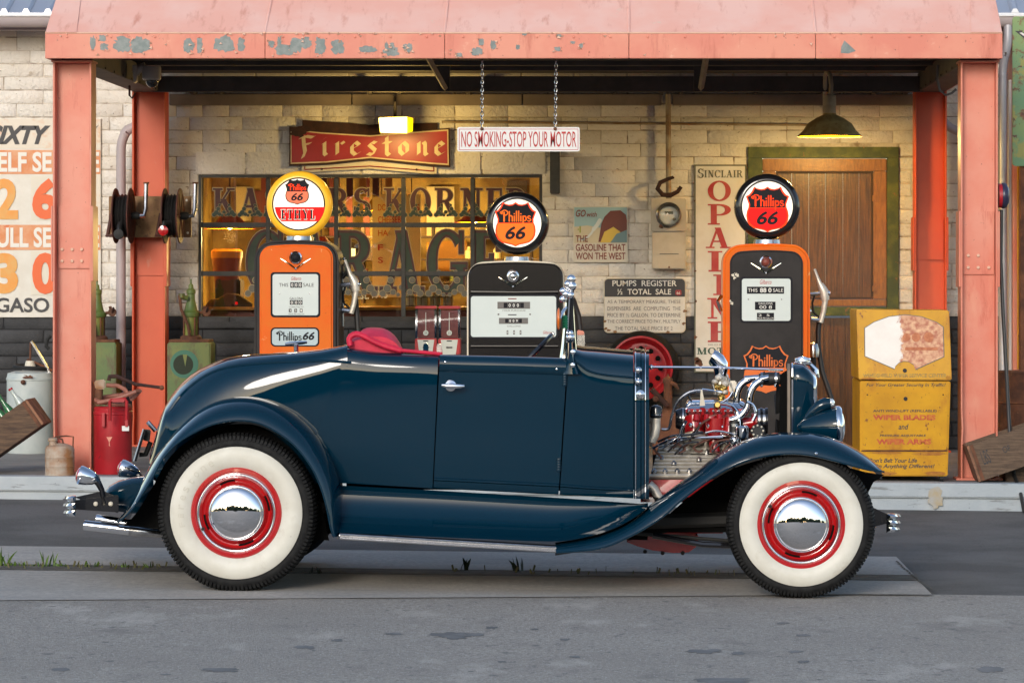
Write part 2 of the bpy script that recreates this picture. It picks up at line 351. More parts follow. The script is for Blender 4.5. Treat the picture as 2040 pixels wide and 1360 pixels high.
def stroke(path, wd):                              # round-pen stroke
    out = []
    for a, b in zip(path, path[1:]):
        dx, dy = b[0]-a[0], b[1]-a[1]; l = math.hypot(dx, dy) or 1; nx, ny = -dy/l*wd/2, dx/l*wd/2
        out.append([(a[0]+nx, a[1]+ny), (a[0]-nx, a[1]-ny), (b[0]-nx, b[1]-ny), (b[0]+nx, b[1]+ny)])
    for a in path: out.append([(a[0]+wd/2*math.cos(k*math.pi/4), a[1]+wd/2*math.sin(k*math.pi/4)) for k in range(8)])
    return out
def arc(cx, cy, rx, ry, a0, a1, n=10): return [(cx+rx*math.cos(R(a0+(a1-a0)*k/n)), cy+ry*math.sin(R(a0+(a1-a0)*k/n))) for k in range(n+1)]
def shift(polys, dx, dy=0, s=1.): return [[(x*s+dx, y*s+dy) for x, y in p] for p in polys]
# fat serif capitals, height 1
def G(c, g=0.):                                    # g fattens every stroke (for outlines)
    T, t, sf = .2+g, .075+g, .1+g*.5
    def st(x0, y0, x1, y1, w_): return [[(x0-w_/2, y0-g/2), (x0+w_/2, y0-g/2), (x1+w_/2, y1+g/2), (x1-w_/2, y1+g/2)]]
    def ba(x0, x1, y, w_): return [[(x0-g/2, y-w_/2), (x1+g/2, y-w_/2), (x1+g/2, y+w_/2), (x0-g/2, y+w_/2)]]
    def foot(x, y, w_=.4): return ba(x-w_/2, x+w_/2, y+(.035 if y < .5 else -.035), .07+g)
    def bowl(cx, cy, rx, ry, a0, a1, n=14):
        out = []; pts = []
        for k in range(n+1):
            a = R(a0+(a1-a0)*k/n); tk = t+(T-t)*abs(math.cos(a))**1.3
            pts.append(((cx+(rx+g/2)*math.cos(a), cy+(ry+g/2)*math.sin(a)), (cx+(rx+g/2-tk)*math.cos(a), cy+(ry+g/2-min(tk, ry*.9)*(t/tk if abs(math.sin(a)) > .99 else 1))*math.sin(a))))
        for p, q in zip(pts, pts[1:]): out.append([p[0], q[0], q[1], p[1]])
        return out
    def tick(x, y0, y1): return st(x, y0, x, y1, .07+g)
    D = {
     'I': (.42, st(.21, 0, .21, 1, T)+foot(.21, 0)+foot(.21, 1)),
     'L': (.66, st(.2, 0, .2, 1, T)+foot(.2, 1)+ba(.02, .62, .04, .08+g)+tick(.6, 0, .32)),
     'E': (.7, st(.2, 0, .2, 1, T)+ba(.02, .64, .04, .08+g)+ba(.02, .64, .96, .08+g)+ba(.2, .45, .5, t)+tick(.62, 0, .3)+tick(.62, .7, 1)+tick(.46, .38, .62)),
     'T': (.74, st(.37, 0, .37, 1, T)+foot(.37, 0, .44)+ba(.02, .72, .96, .08+g)+tick(.04, .68, 1)+tick(.7, .68, 1)),
     'H': (.9, st(.2, 0, .2, 1, T)+st(.7, 0, .7, 1, T)+foot(.2, 0)+foot(.2, 1)+foot(.7, 0)+foot(.7, 1)+ba(.2, .7, .5, t)),
     'N': (.92, st(.2, 0, .2, 1, t+.02)+st(.74, 0, .74, 1, t+.02)+st(.22, 1, .72, 0, T+.05)+foot(.2, 0, .36)+foot(.16, 1, .3)+foot(.74, 1, .36)),
     'M': (1.08, st(.2, 0, .2, 1, t+.02)+st(.88, 0, .88, 1, T)+st(.24, 1, .54, 0, T)+st(.86, 1, .54, 0, t)+foot(.2, 0, .34)+foot(.18, 1, .3)+foot(.9, 1, .36)+foot(.88, 0, .4)),
     'A': (.94, st(.17, 0, .46, 1, t+.02)+st(.74, 0, .46, 1, T+.03)+foot(.17, 0, .34)+foot(.76, 0, .42)+ba(.25, .64, .33, t)),
     'Y': (.9, st(.45, 0, .45, .5, T)+st(.2, 1, .45, .45, T)+st(.74, 1, .47, .45, t)+foot(.45, 0)+foot(.18, 1, .38)+foot(.74, 1, .32)),
     'K': (.92, st(.2, 0, .2, 1, T)+foot(.2, 0)+foot(.2, 1)+st(.3, .42, .72, 1, t+.02)+st(.42, .6, .76, 0, T+.03)+foot(.74, 1, .32)+foot(.77, 0, .38)),
     'O': (.9, bowl(.44, .5, .42, .52, 0, 360, 28)),
     'C': (.86, bowl(.46, .5, .44, .52, 45, 315, 22)+tick(.78, .64, 1)),
     'G': (.9, bowl(.46, .5, .44, .52, 45, 315, 22)+tick(.78, .66, 1)+st(.74, .02, .74, .44, T)+ba(.56, .9, .44, .08+g)),
     'P': (.78, st(.2, 0, .2, 1, T)+foot(.2, 0)+foot(.2, 1)+bowl(.4, .72, .36, .28, -90, 90, 14)+ba(.2, .42, .96, t)+ba(.2, .42, .48, t)),
     'R': (.9, st(.2, 0, .2, 1, T)+foot(.2, 0)+foot(.2, 1)+bowl(.4, .74, .34, .26, -90, 90, 14)+ba(.2, .42, .96, t)+ba(.2, .42, .52, t)+st(.48, .5, .72, 0, T)+foot(.76, 0, .3)),
     'S': (.72, bowl(.36, .74, .32, .27, 40, 270, 14)+bowl(.36, .26, .34, .28, -140, 90, 14)+tick(.62, .7, 1)+tick(.06, 0, .32)),
    }
    return D[c]
def serif(s, gap=.06, g=0.):
    x = 0; out = []
    for c in s:
        if c == ' ': x += .4; continue
        wd, ps = G(c, g); out += shift(ps, x); x += wd+gap
    return out
def shield(cx, y0, y1, hw):                        # three-peaked badge outline in pixels
    h = [(0, 1.0), (.14, .955), (.32, .945), (.5, .965), (.62, 1.0), (.72, .9), (.86, .82), (1.0, .79), (.93, .7), (.87, .62), (.88, .54), (.95, .46), (.98, .36), (.95, .25), (.85, .16), (.66, .09), (.42, .06), (.2, .04), (0, 0)]
    r = [(cx+hw*x, y1-(y1-y0)*y) for x, y in h]; l = [(cx-hw*x, y1-(y1-y0)*y) for x, y in h[-2:0:-1]]
    return r+l
def clip_y(poly, yc, keep_above):
    out = []; n = len(poly)
    for i in range(n):
        a, b = poly[i], poly[(i+1) % n]; ia = (a[1] <= yc) == keep_above; ib = (b[1] <= yc) == keep_above
        if ia: out.append(a)
        if ia != ib: t = (yc-a[1])/(b[1]-a[1]); out.append((a[0]+(b[0]-a[0])*t, yc))
    return out
def scr_word(s, wd=.15):                           # upright script with curled capital
    L = {
     'P': (.72, stroke([(.3, 0), (.3, 1.05)], wd*1.25)+stroke(arc(.36, 1.0, .3, .3, -80, 210, 14), wd*.9)+stroke(arc(.04, 1.02, .13, .13, 0, 290, 9), wd*.6)),
     'h': (.5, stroke([(.1, 0), (.1, 1.15)], wd)+stroke(arc(.25, .45, .15, .22, 175, 0, 8)+[(.4, 0)], wd)),
     'i': (.22, stroke([(.1, 0), (.1, .62)], wd)+stroke([(.1, .86), (.1, .88)], wd*1.1)),
     'l': (.22, stroke([(.1, 0), (.1, 1.2)], wd)),
     'p': (.5, stroke([(.1, -.4), (.1, .62)], wd)+stroke(arc(.25, .33, .16, .28, 150, -150, 12), wd)),
     's': (.4, stroke(arc(.2, .48, .13, .15, 30, 260, 8)+arc(.2, .17, .15, .17, 90, -150, 8), wd*.9)),
    }
    x = 0; out = []
    for c in s: wd_, ps = L[c]; out += shift(ps, x); x += wd_
    return out
# ================================================================== GROUND
M('asphalt_light', (.4, .366, .325), .85, spec=.1, col2=(.5, .46, .41), ns=.9, lo=.35, hi=.7, spots=[((.57, .53, .48), .58, .75, 2.2, (1, .45, 1)), ((.27, .25, .226), .58, .72, 3.1, (1, .5, 1)), ((.66, .65, .62), .62, .645, 85.), ((.15, .145, .14), .605, .64, 110.), ((.22, .212, .2), .6, .68, 18., (1, .5, 1))], bump=.8, bs=110, bdist=.012, grain=((.29, .267, .24), 60., (1, .6, 1)))
M('gutter_concrete', (.42, .39, .35), .85, spec=.15, col2=(.5, .468, .425), ns=1.7, spots=[((.3, .293, .28), .56, .72, 5., (.4, 1.5, 1)), ((.58, .57, .55), .64, .68, 90.), ((.2, .19, .18), .63, .66, 110.)], bump=.35, bs=110, bdist=.005, grain=((.35, .326, .296), 38., (1, .55, 1)))
M('joint_dirt', (.09, .08, .065), .95, col2=(.14, .125, .1), ns=12, bump=.8, bs=60)
M('oil_dark', (.15, .146, .14), .7, col2=(.24, .232, .22), ns=7, lo=.45, hi=.7)
def sheet(name, mat, xs, ds, off, edge=None, **kw):
    rows = []
    for d in ds:
        rows.append([Vector((x, (edge(x, d) if edge else d)-DK, zg(max(-9, min(9, x)), (edge(x, d) if edge else d))+off)) for x in xs])
    return MB().grid(rows).build(name, mat, None, smooth=0, **kw)
far = [-900, -60, -9, -6, -4, -2, 0, 2, 4, 6, 9, 60, 900]
sheet('ground', 'asphalt_dark', far, [-900, -60, 0, 8, 12, 14, 15, 16, 17, 18, 18.5, 19, 20, 21, 21.5, 22.5, 40, 200, 900], 0, kind='structure')
near_edge = lambda x: 15.5+.2*(x+2.4)
xs = [-30, -9, -6, -5, -4, -3, -2, -1, 0, .7, 1.44]
fore = sheet('forecourt', 'asphalt_light', [-60, -9, -6, -4, -2, 0, 1.44, 3, 6, 9, 60], [-40, 0, 6, 10, 12, 13, 14, 15, 99], .004,
      edge=lambda x, d: (near_edge(min(x, 1.44))+.03 if d == 99 else d), kind='structure')
sheet('gutter_strip', 'gutter_concrete', xs, [15, 16.2, 17.0], .008, edge=lambda x, d: near_edge(x) if d == 15 else d, kind='structure')
sheet('channel_strip', 'gutter_concrete', xs, [17.28, 18.0, 18.42], .012, kind='structure')
sheet('joint_dirt', 'joint_dirt', xs, [16.98, 17.3], .0105, kind='structure')
rg = random.Random(3)
for i, (x, y, a, b) in enumerate([(895, 1268, 46, 8), (945, 1266, 22, 4), (1402, 1299, 44, 5), (1470, 1303, 16, 4), (440, 1336, 42, 5), (120, 1335, 20, 4), (606, 1291, 25, 4), (1145, 1310, 13, 3),
      (980, 1252, 15, 3), (1440, 1357, 62, 6), (1972, 1335, 32, 7), (1600, 1267, 16, 3), (1585, 1300, 18, 3), (1600, 1320, 14, 3), (672, 1277, 14, 3), (785, 1264, 20, 3), (1065, 1255, 10, 2), (1560, 1243, 14, 3), (1000, 1320, 10, 2), (1125, 1276, 12, 3), (330, 1345, 12, 2)]):
    pts = []
    for px, py in jag(x-a, y-b, x+a, y+b, 26, .35, 40+i):
        d = 14.
        for _ in range(4): d = (CH-zg(X(px, d), d))*F/(py-VY)
        pts.append(Vector((X(px, d), d-DK, zg(X(px, d), d)+.0055)))
    MB().add(pts, [tuple(range(len(pts)))]).build('oil_stain', 'oil_dark', fore, smooth=0)
for i, (pts, wd_) in enumerate((([(1785, 1121), (1800, 1136), (1822, 1152), (1840, 1168), (1866, 1184)], .014), ([(0, 1203), (300, 1201), (700, 1197), (1200, 1193), (1858, 1185)], .006))):
    rgc = random.Random(i); q = []
    for (xa, ya), (xb_, yb2) in zip(pts, pts[1:]):
        for k in range(14):
            t = k/14; px, py = xa+(xb_-xa)*t+rgc.uniform(-3, 3), ya+(yb2-ya)*t+rgc.uniform(-.6, .6); d = 15.
            for _ in range(4): d = (CH-zg(X(px, d), d))*F/(py-VY)
            q.append(Vector((X(px, d), d-DK, zg(X(px, d), d)+(.0135 if i == 0 else .0095))))
    MB().grid([[p-Vector((wd_*.4, wd_*rgc.uniform(.3, 1), 0)), p+Vector((wd_*.4, wd_*rgc.uniform(.3, 1), 0))] for p in q]).build('crack', 'joint_dirt', fore, smooth=0)
# slab in front of the garage with its two-tier edge
sx = [-9, -6, -4, -2, 0, 2, 4, 6, 9]
def slabbox(name, mat, y0, y1, top, bot, x0=-9, x1=9, bevel=.008):
    rows = []
    for x in [v for v in sx if x0 < v < x1]+[x0, x1]: pass
    q = sorted([v for v in sx if x0 < v < x1]+[x0, x1]); m = MB()
    rows = [[Vector((x, y0, bot(x))), Vector((x, y0, top(x))), Vector((x, y1, top(x))), Vector((x, y1, bot(x)))] for x in q]
    m.grid(rows, True); m.f.append((0, 1, 2, 3)); n = len(q)*4; m.f.append((n-1, n-2, n-3, n-4))
    return m.build(name, mat, None, bevel=bevel, kind='structure')
slabbox('pavement', 'slab_top', .03, 4.9, lambda x: zs(x), lambda x: zs(x)-.5)
slabbox('kerb_lip', 'slab_face', -.012, .16, lambda x: zs(x)+.003, lambda x: zs(x)-.088)
slabbox('kerb', 'slab_face', .006, .1, lambda x: zs(x)-.09, lambda x: zs(x)-.5)
stn = []
for px, py in jag(1848, 968, 1880, 1014, 30, .18, 5): stn.append(P(px, py, DK-.0145))
MB().add(stn, [tuple(range(len(stn)))]).build('rust_run', 'rust_stain', None, smooth=0, kind='structure')
# ================================================================== GARAGE BUILDING
DW = 25.9
gb = thing('garage_building', 'whitewashed block garage with dark grey base behind the canopy', 'building', (0, DW-DK, .2))
wx0, wx1, wz0, wz1 = -5.6, 3.7, .02, 3.5
wo = (X(395, DW), X(1080, DW), Z(640, DW), Z(348, DW))       # window opening
do = (X(1490, DW), X(1790, DW), .1, Z(293, DW))               # door opening
zpaint = Z(630, DW)
wall = part_empty('wall', (0, DW-DK, .2), gb)
wallpieces = [(wx0, wo[0], wz0, wz1), (wo[0], wo[1], wo[3], wz1), (wo[0], wo[1], wz0, wo[2]), (wo[1], do[0], wz0, wz1), (do[0], do[1], do[3], wz1), (do[1], wx1, wz0, wz1)]
mc, md = MB(), MB()
for a, b, c, e in wallpieces:
    if e > zpaint: mc.box(a, b, DW-DK+.0035, DW-DK+.18, max(c, zpaint), e)
    if c < zpaint: md.box(a, b, DW-DK+.006, DW-DK+.18, c, min(e, zpaint))
mc.build('mortar', 'mortar_cream', wall, smooth=0); md.build('mortar', 'mortar_dark', wall, smooth=0)
# blocks: 0.1 m courses of 0.4 m blocks, cut at openings
def block_mesh(mat, l, h, seed):
    rg = random.Random(seed); m = MB(); g = .0028
    m.box(-l/2+g, l/2-g, -.02, .02, -h/2+g, h/2-g)
    me = bpy.data.meshes.new('block'); me.from_pydata(m.v, [], m.f); bm = bmesh.new(); bm.from_mesh(me); _clean(bm)
    for v in bm.verts: v.co += Vector((rg.uniform(-.003, .003), rg.uniform(-.0025, .002), rg.uniform(-.003, .003)))
    bmesh.ops.bevel(bm, geom=[e for e in bm.edges if all(v.co.y < 0 for v in e.verts)], offset=.005, segments=1, affect='EDGES')
    bm.to_mesh(me); bm.free(); me.materials.append(MATS[mat]); me.shade_smooth(); me.set_sharp_from_angle(angle=R(60)); return me
bcache = {}
def visible_zone(px, py):
    if py < 30 or py > 900 or px < -30 or px > 2070: return 0
    if 105 < px < 186 or 1912 < px < 1990 or 1700 < px < 1895 and py > 615: return 0
    if 270 < px < 332 or 1818 < px < 1885: return 0
    if 340 < px < 1815 and py < 205: return 0
    if py > 700 and px > 90: return 0
    if px < 100 and 240 < py < 628: return 0
    if 925 < px < 1130 and py > 520: return 0
    return 1
course, blk = .1, .4; blocks = []
nrow0 = int(round((wz0-zpaint)/course)); row = nrow0
while zpaint+row*course < wz1:
    z0 = zpaint+row*course; zc = z0+course/2
    spans = [(wx0, wx1)]
    for o in (wo, do):
        if o[2] < zc < o[3]:
            spans = [s for a, b in spans for s in ((a, min(b, o[0])), (max(a, o[1]), b)) if s[1]-s[0] > .02]
    for a, b in spans:
        rgb = random.Random(row*7+int(a*10)); x = a-rgb.choice((0, .1, .2, .3))
        while x < b:
            bl_ = rgb.choice((.2, .3, .4, .4, .4)); l, r_ = max(x, a), min(x+bl_, b)
            if r_-l > .05: blocks.append((l, r_, z0, row))
            x += bl_
    row += 1
scored = []
for l, r_, z0, row in blocks:
    vis = 0
    for t in (.15, .5, .85):
        px = VX+(l+(r_-l)*t)*F/DW; py = VY+(CH-z0-course/2)*F/DW; vis += visible_zone(px, py)
    scored.append((vis*(r_-l), l, r_, z0, row))
scored.sort(key=lambda t: -t[0])
restc, restd = MB(), MB()
for i, (sc_, l, r_, z0, row) in enumerate(scored):
    mat = 'block_cream' if row >= 0 else 'block_dark'
    if sc_ > 0 and i < 300:
        L_ = round(r_-l, 3); key = (mat, L_, i % 3)
        if key not in bcache: bcache[key] = block_mesh(mat, L_, course, i)
        o = bpy.data.objects.new('block', bcache[key]); COL.objects.link(o)
        place(o, Vector(((l+r_)/2, DW-DK+.02-random.uniform(0, .003), z0+course/2)), wall)
    else:
        (restc if row >= 0 else restd).box(l+.006, r_-.006, DW-DK-.001, DW-DK+.02, z0+.006, z0+course-.006)
restc.build('blockwork', 'block_cream', wall, bevel=.005, seg=1, kind='stuff')
restd.build('blockwork', 'block_dark', wall, bevel=.005, seg=1, kind='stuff')
# lintel band over the window (big smooth painted blocks) and header board
for px0, px1 in ((390, 490), (492, 600), (602, 720), (722, 838), (840, 960), (962, 1090)):
    MB().box(X(px0, DW), X(px1-2, DW), DW-DK-.012, DW-DK+.01, Z(347, DW), Z(303, DW)).build('lintel_block', 'block_cream', wall, bevel=.006)
for px0, px1 in ((338, 700), (702, 1040), (1042, 1318), (1340, 1822)):
    MB().box(X(px0, 25.85), X(px1, 25.85), 25.83-DK, DW-DK+.01, Z(210, 25.85), Z(188, 25.85)).build('header_board', 'header_board', gb, bevel=.004)
MB().tube([P(880, 243, 25.86), P(1610, 249, 25.86)], .009, 8).build('wall_conduit', 'conduit', gb)
MB().tube([P(345, 177, 25.7), P(1812, 182, 25.7)], .014, 8).build('service_pipe', 'dark_beam', gb)
for px in (382, 436, 735, 795, 932, 1225, 1318, 1358, 1505, 1640, 1742, 1805):
    MB().box(X(px-4, 25.68), X(px+4, 25.68), 25.67-DK, 25.88-DK, Z(187, 25.68), Z(172, 25.68)).build('pipe_clip', 'dark_beam', gb)
# window
wd = part_empty('window', (X(737, 25.95), 25.95-DK, Z(640, 25.95)), gb); DP = 25.95
vb = [395, 533, 669, 803, 941, 1080]; hb = [348, 448, 545, 640]
fm = MB(); b_ = .022
fm.box(wo[0], wo[0]+b_, DP-DK-.04, DP-DK+.06, wo[2], wo[3]).box(wo[1]-b_, wo[1], DP-DK-.04, DP-DK+.06, wo[2], wo[3])
fm.box(wo[0]+b_, wo[1]-b_, DP-DK-.038, DP-DK+.06, wo[3]-b_, wo[3]).box(wo[0]+b_, wo[1]-b_, DP-DK-.038, DP-DK+.06, wo[2], wo[2]+b_+.01)
fm.build('window_frame', 'window_bar', wd, bevel=.004)
zz = [Z(y, DW) for y in hb]; xx = [X(p, DW) for p in vb]
for i in range(1, 5):
    MB().box(xx[i]-.016, xx[i]+.016, DP-DK-.02, DP-DK+.03, wo[2]+b_+.011, wo[3]-b_-.001).build('glazing_bar', 'window_bar', wd, bevel=.004)
for j in (1, 2):
    for i in range(5):
        MB().box(xx[i]+.0165, xx[i+1]-.0165, DP-DK-.017, DP-DK+.03, zz[j]-.018, zz[j]+.018).build('glazing_bar', 'window_bar', wd, bevel=.004)
for i in range(5):
    for j in range(3):
        MB().box(xx[i]+.016, xx[i+1]-.016, DP-DK+.006, DP-DK+.010, zz[j+1]+.016, zz[j]-.016).build('pane', 'window_glass', wd, smooth=0)
MB().box(wo[0]-.03, wo[1]+.03, DW-DK-.03, DP-DK+.05, wo[2]-.05, wo[2]-.002).build('sill', 'block_dark', wd, bevel=.006)
# gilded window lettering
DL = DP+.004
def word_letters(word, gap, box, layers, lobes, low):
    """each painted letter its own part: outline, shadow and fill layers, with its scrolled foot"""
    x0, y0, x1, y1 = box; tot = sum(G(c)[0]+gap for c in word if c != ' ')+.4*word.count(' ')-gap; sx_ = (x1-x0)/tot; x = 0
    for c in word:
        if c == ' ': x += .4; continue
        w_ = G(c)[0]; lt = part_empty('painted_letter', P(x0+(x+w_/2)*sx_, y1, DL), wd)
        for k, (g, mt, o) in enumerate(layers):
            m = MB()
            for i, p in enumerate(G(c, g)[1]): m.add([P(x0+(x+px)*sx_, y1-py*(y1-y0), DL+o)-Vector((0, .0002*(i % 14), 0)) for px, py in p], [tuple(range(len(p)))])
            q = m.build('letter_outline' if k < len(layers)-1 else 'letter_fill', mt, lt, smooth=0)
        for q, mt, o in ((1.22, 'letter_gold', -.0125), (1., low, -.016)):
            m = MB()
            for i, (u, v, r) in enumerate(lobes):
                m.add([P(x0+(x+w_*u+r*q*math.cos(a*math.pi/6))*sx_, y1-(y1-y0)*v-r*q*sx_*math.sin(a*math.pi/6), DL+o)-Vector((0, .0002*(i % 14), 0)) for a in range(12)], [tuple(range(12))])
            m.build('scrollwork', mt, lt, smooth=0, kind='stuff')
        x += w_+gap
lob = ((.05, .02, .085), (.16, .1, .1), (.24, .24, .08), (.3, .38, .05), (.3, .04, .075), (.42, .0, .05), (.58, .0, .05), (.7, .04, .075), (.72, .38, .05), (.76, .24, .08), (.86, .1, .1), (.95, .02, .085), (.5, .12, .07))
word_letters('KASPERS KORNER', .14, (424, 375, 1052, 429), ((.07, 'letter_gold', 0), (0, 'letter_maroon', -.004)), lob, 'letter_green')
lob2 = tuple((u, v-.04, r*.8) for u, v, r in lob)
word_letters('GARAGE', .1, (490, 462, 1000, 582), ((.08, 'letter_gold', 0), (.05, 'letter_maroon', -.004), (-.03, 'letter_green', -.008)), lob2, 'letter_grey')
text('Est.', (708, 578, 735, 596), DL-.004, 'room_cream', wd, .01, .2); text('1946', (741, 578, 772, 594), DL-.004, 'room_cream', wd, .01, .2)
# door
dr = part_empty('door', (X(1640, DW), DW-DK, .2), gb); y0 = DW-DK
zb = zs(X(1640, DW)); fb = lambda a, b, ya, yb, c, e: MB().box(X(a, DW), X(b, DW), y0+ya, y0+yb, Z(e, DW) if e < 900 else zb, Z(c, DW))
fb(1490, 1790, -.03, .1, 293, 315).build('door_frame', 'green_frame', dr, bevel=.004)
fb(1490, 1519, -.028, .1, 315.3, 999).build('door_frame', 'green_frame', dr, bevel=.004)
fb(1767, 1790, -.028, .1, 315.3, 999).build('door_frame', 'green_frame', dr, bevel=.004)
fb(1519.5, 1766.5, .0, .1, 316, 341).build('leaf_rail', 'wood_frame', dr, bevel=.005)
fb(1519.5, 1546, .002, .1, 341.5, 596).build('leaf_stile', 'wood_frame', dr, bevel=.005)
fb(1740, 1766.5, .002, .1, 341.5, 596).build('leaf_stile', 'wood_frame', dr, bevel=.005)
fb(1519.5, 1766.5, .0, .1, 596.5, 610).build('leaf_rail', 'wood_frame', dr, bevel=.005)
pn = [1546.5, 1578, 1612, 1645, 1680, 1712, 1739.5]
for a, b in zip(pn, pn[1:]): fb(a, b-.5, .03, .06, 342, 596).build('plank', 'wood_door', dr, bevel=.002)
for q in (rectpx(1546, 341, 1740, 345), rectpx(1546, 592, 1740, 596)): fb(q[0][0], q[1][0], .012, .03, q[0][1], q[2][1]).build('bead', 'room_dark', dr)
for a in (1546, 1736): fb(a, a+4, .0125, .0295, 345.2, 591.8).build('bead', 'room_dark', dr)
fb(1519.5, 1766.5, -.05, .1, 611, 629).build('ledge', 'green_frame', dr, bevel=.005)
pn = [1519.5, 1560, 1600, 1642, 1684, 1726, 1766.5]
for a, b in zip(pn, pn[1:]): fb(a, b-.6, .01, .06, 633, 999).build('plank', 'wood_door', dr, bevel=.002)
for y in (395, 575):
    fb(1738, 1746, -.012, .001, y-6, y+6).build('hinge', 'wood_frame', dr, bevel=.002)
# roof, gutter, downspouts
rf = part_empty('roof', (0, DW-DK, 3.4), gb)
ze = Z(27, 25.55); ye = 25.5-DK; ysl = 3.0; zr = ze+ysl*.42
MB().hexa([Vector((-5.9, ye, ze)), Vector((3.9, ye, ze)), Vector((3.9, ye+ysl, zr)), Vector((-5.9, ye+ysl, zr))], [Vector((-5.9, ye, ze-.02)), Vector((3.9, ye, ze-.02)), Vector((3.9, ye+ysl, zr-.02)), Vector((-5.9, ye+ysl, zr-.02))]).build('roof_sheet', 'roof_metal', rf, smooth=0)
rib = None; k = 0
x = X(8, 25.5)-.163*6
while x < 3.9:
    if rib is None:
        m = MB(); q = []
        for yy, z2 in ((ye-.004, ze), (ye+ysl, zr)): q.append([Vector((-.03, yy, z2)), Vector((-.014, yy, z2+.03)), Vector((.014, yy, z2+.03)), Vector((.03, yy, z2))])
        m.grid(q); m.f.append((0, 1, 2, 3)); rib = m.build('roof_rib', 'roof_metal', rf, smooth=0); c0 = WORLD[rib.name]; rb = rib
    else: rb = rib.copy(); COL.objects.link(rb)
    place(rb, Vector((x, c0.y, c0.z+.001)), rf); x += .163
gut = MB(); gp = []
for xx_ in (-5.9, 3.9):
    row = []
    for a in range(0, 181, 20): row.append(Vector((xx_, 25.47-DK-.065*math.cos(R(a)), Z(33, 25.5)-.085*math.sin(R(a)))))
    gp.append(row)
gut.grid(gp); gut.build('gutter', 'pipe_mauve', gb)
MB().tube([P(-200, 32, 25.4), P(2200, 32, 25.4)], .007, 6).build('gutter', 'white_trim', gb)
MB().box(-5.8, 3.8, 25.6-DK, 25.68-DK, Z(60, 25.6), Z(30, 25.6)).build('fascia_board', 'pipe_mauve', gb)
for side_x in (-5.6, 3.62): MB().box(side_x, side_x+.08, DW-DK+.2, DW-DK+3.2, .02, 3.4).build('side_wall', 'mortar_cream', gb, smooth=0)
def bend(pts, n=5):
    out = [Vector(pts[0])]
    for a, b, c in zip(pts, pts[1:], pts[2:]):
        a, b, c = Vector(a), Vector(b), Vector(c); p, q = b+(a-b).normalized()*.09, b+(c-b).normalized()*.09
        for k in range(n+1): t = k/n; out.append(p*(1-t)**2+b*2*t*(1-t)+q*t*t)
    return out+[Vector(pts[-1])]
zfl = zs(-3.9)
pl = P(241, 600, 25.65); dp = MB().tube(bend([P(330, 244, 25.65), P(262, 250, 25.65), P(241, 275, 25.65), Vector((pl.x, pl.y, zfl))]), .036, 12).build('downspout', 'pipe_mauve', gb)
for y in (425, 720): MB().lathe([(.0375, -.012), (.0385, 0), (.0375, .012)], P(241, y, 25.65), n=14).build('pipe_band', 'pipe_mauve', dp)
pr = P(1998, 600, 25.5); dp = MB().tube(bend([P(2008, 50, 25.46), P(2008, 95, 25.46), P(1998, 125, 25.5), Vector((pr.x, pr.y, zs(3)))]), .033, 12).build('downspout', 'galv', gb)
for y in (150, 190): MB().lathe([(.0345, -.01), (.0355, 0), (.0345, .01)], P(1998, y, 25.5), n=14).build('pipe_band', 'galv', dp)
MB().tube(bend([P(1876, 235, 25.72), P(1886, 255, 25.7), P(1930, 268, 25.68), P(1998, 275, 25.62)]), .034, 12).build('downspout', 'pipe_mauve', gb)
MB().box(X(2008, 25.6), X(2016, 25.6), 25.55-DK, DW-DK, zs(3), Z(160, 25.6)).build('corner_trim', 'white_trim', gb, bevel=.004)
MB().box(X(2016.5, 25.5), X(2032, 25.5), 25.45-DK, DW-DK, zs(3), Z(70, 25.5)).build('corner_trim', 'pink_column', gb, bevel=.004)
MB().box(X(2033, 25.4), X(2070, 25.4), 25.35-DK, DW-DK, zs(3), Z(330, 25.4)).build('corner_trim', 'rusty', gb, bevel=.004)
MB().tube([P(2028, 330, 25.4), P(2028, 735, 25.4)], .006, 6).build('corner_trim', 'cab_yellow', gb)
# room behind the window
ry0, ry1 = DW-DK+.2, DW-DK+3.0
rx0, rx1 = wo[0]-.25, wo[1]+.35
MB().box(rx0, rx1, ry1, ry1+.05, .2, 2.75).build('room_wall', 'room_yellow', gb, smooth=0)
MB().box(rx0-.05, rx0, ry0, ry1, .2, 2.75).build('room_wall', 'room_yellow', gb, smooth=0)
MB().box(rx1, rx1+.05, ry0, ry1, .2, 2.75).build('room_wall', 'room_yellow', gb, smooth=0)
MB().box(rx0, rx1, ry0, ry1, 2.75, 2.8).build('room_ceiling', 'room_cream', gb, smooth=0)
MB().box(rx0, rx1, ry0, ry1, .15, .2).build('room_floor', 'room_dark', gb, smooth=0)
for k in range(7): MB().box(X(520+k*34, 28.6), X(532+k*34, 28.6), 28.6-DK, 28.63-DK, Z(470, 28.6), Z(352, 28.6)).build('wall_stripe', 'curtain_red', gb)
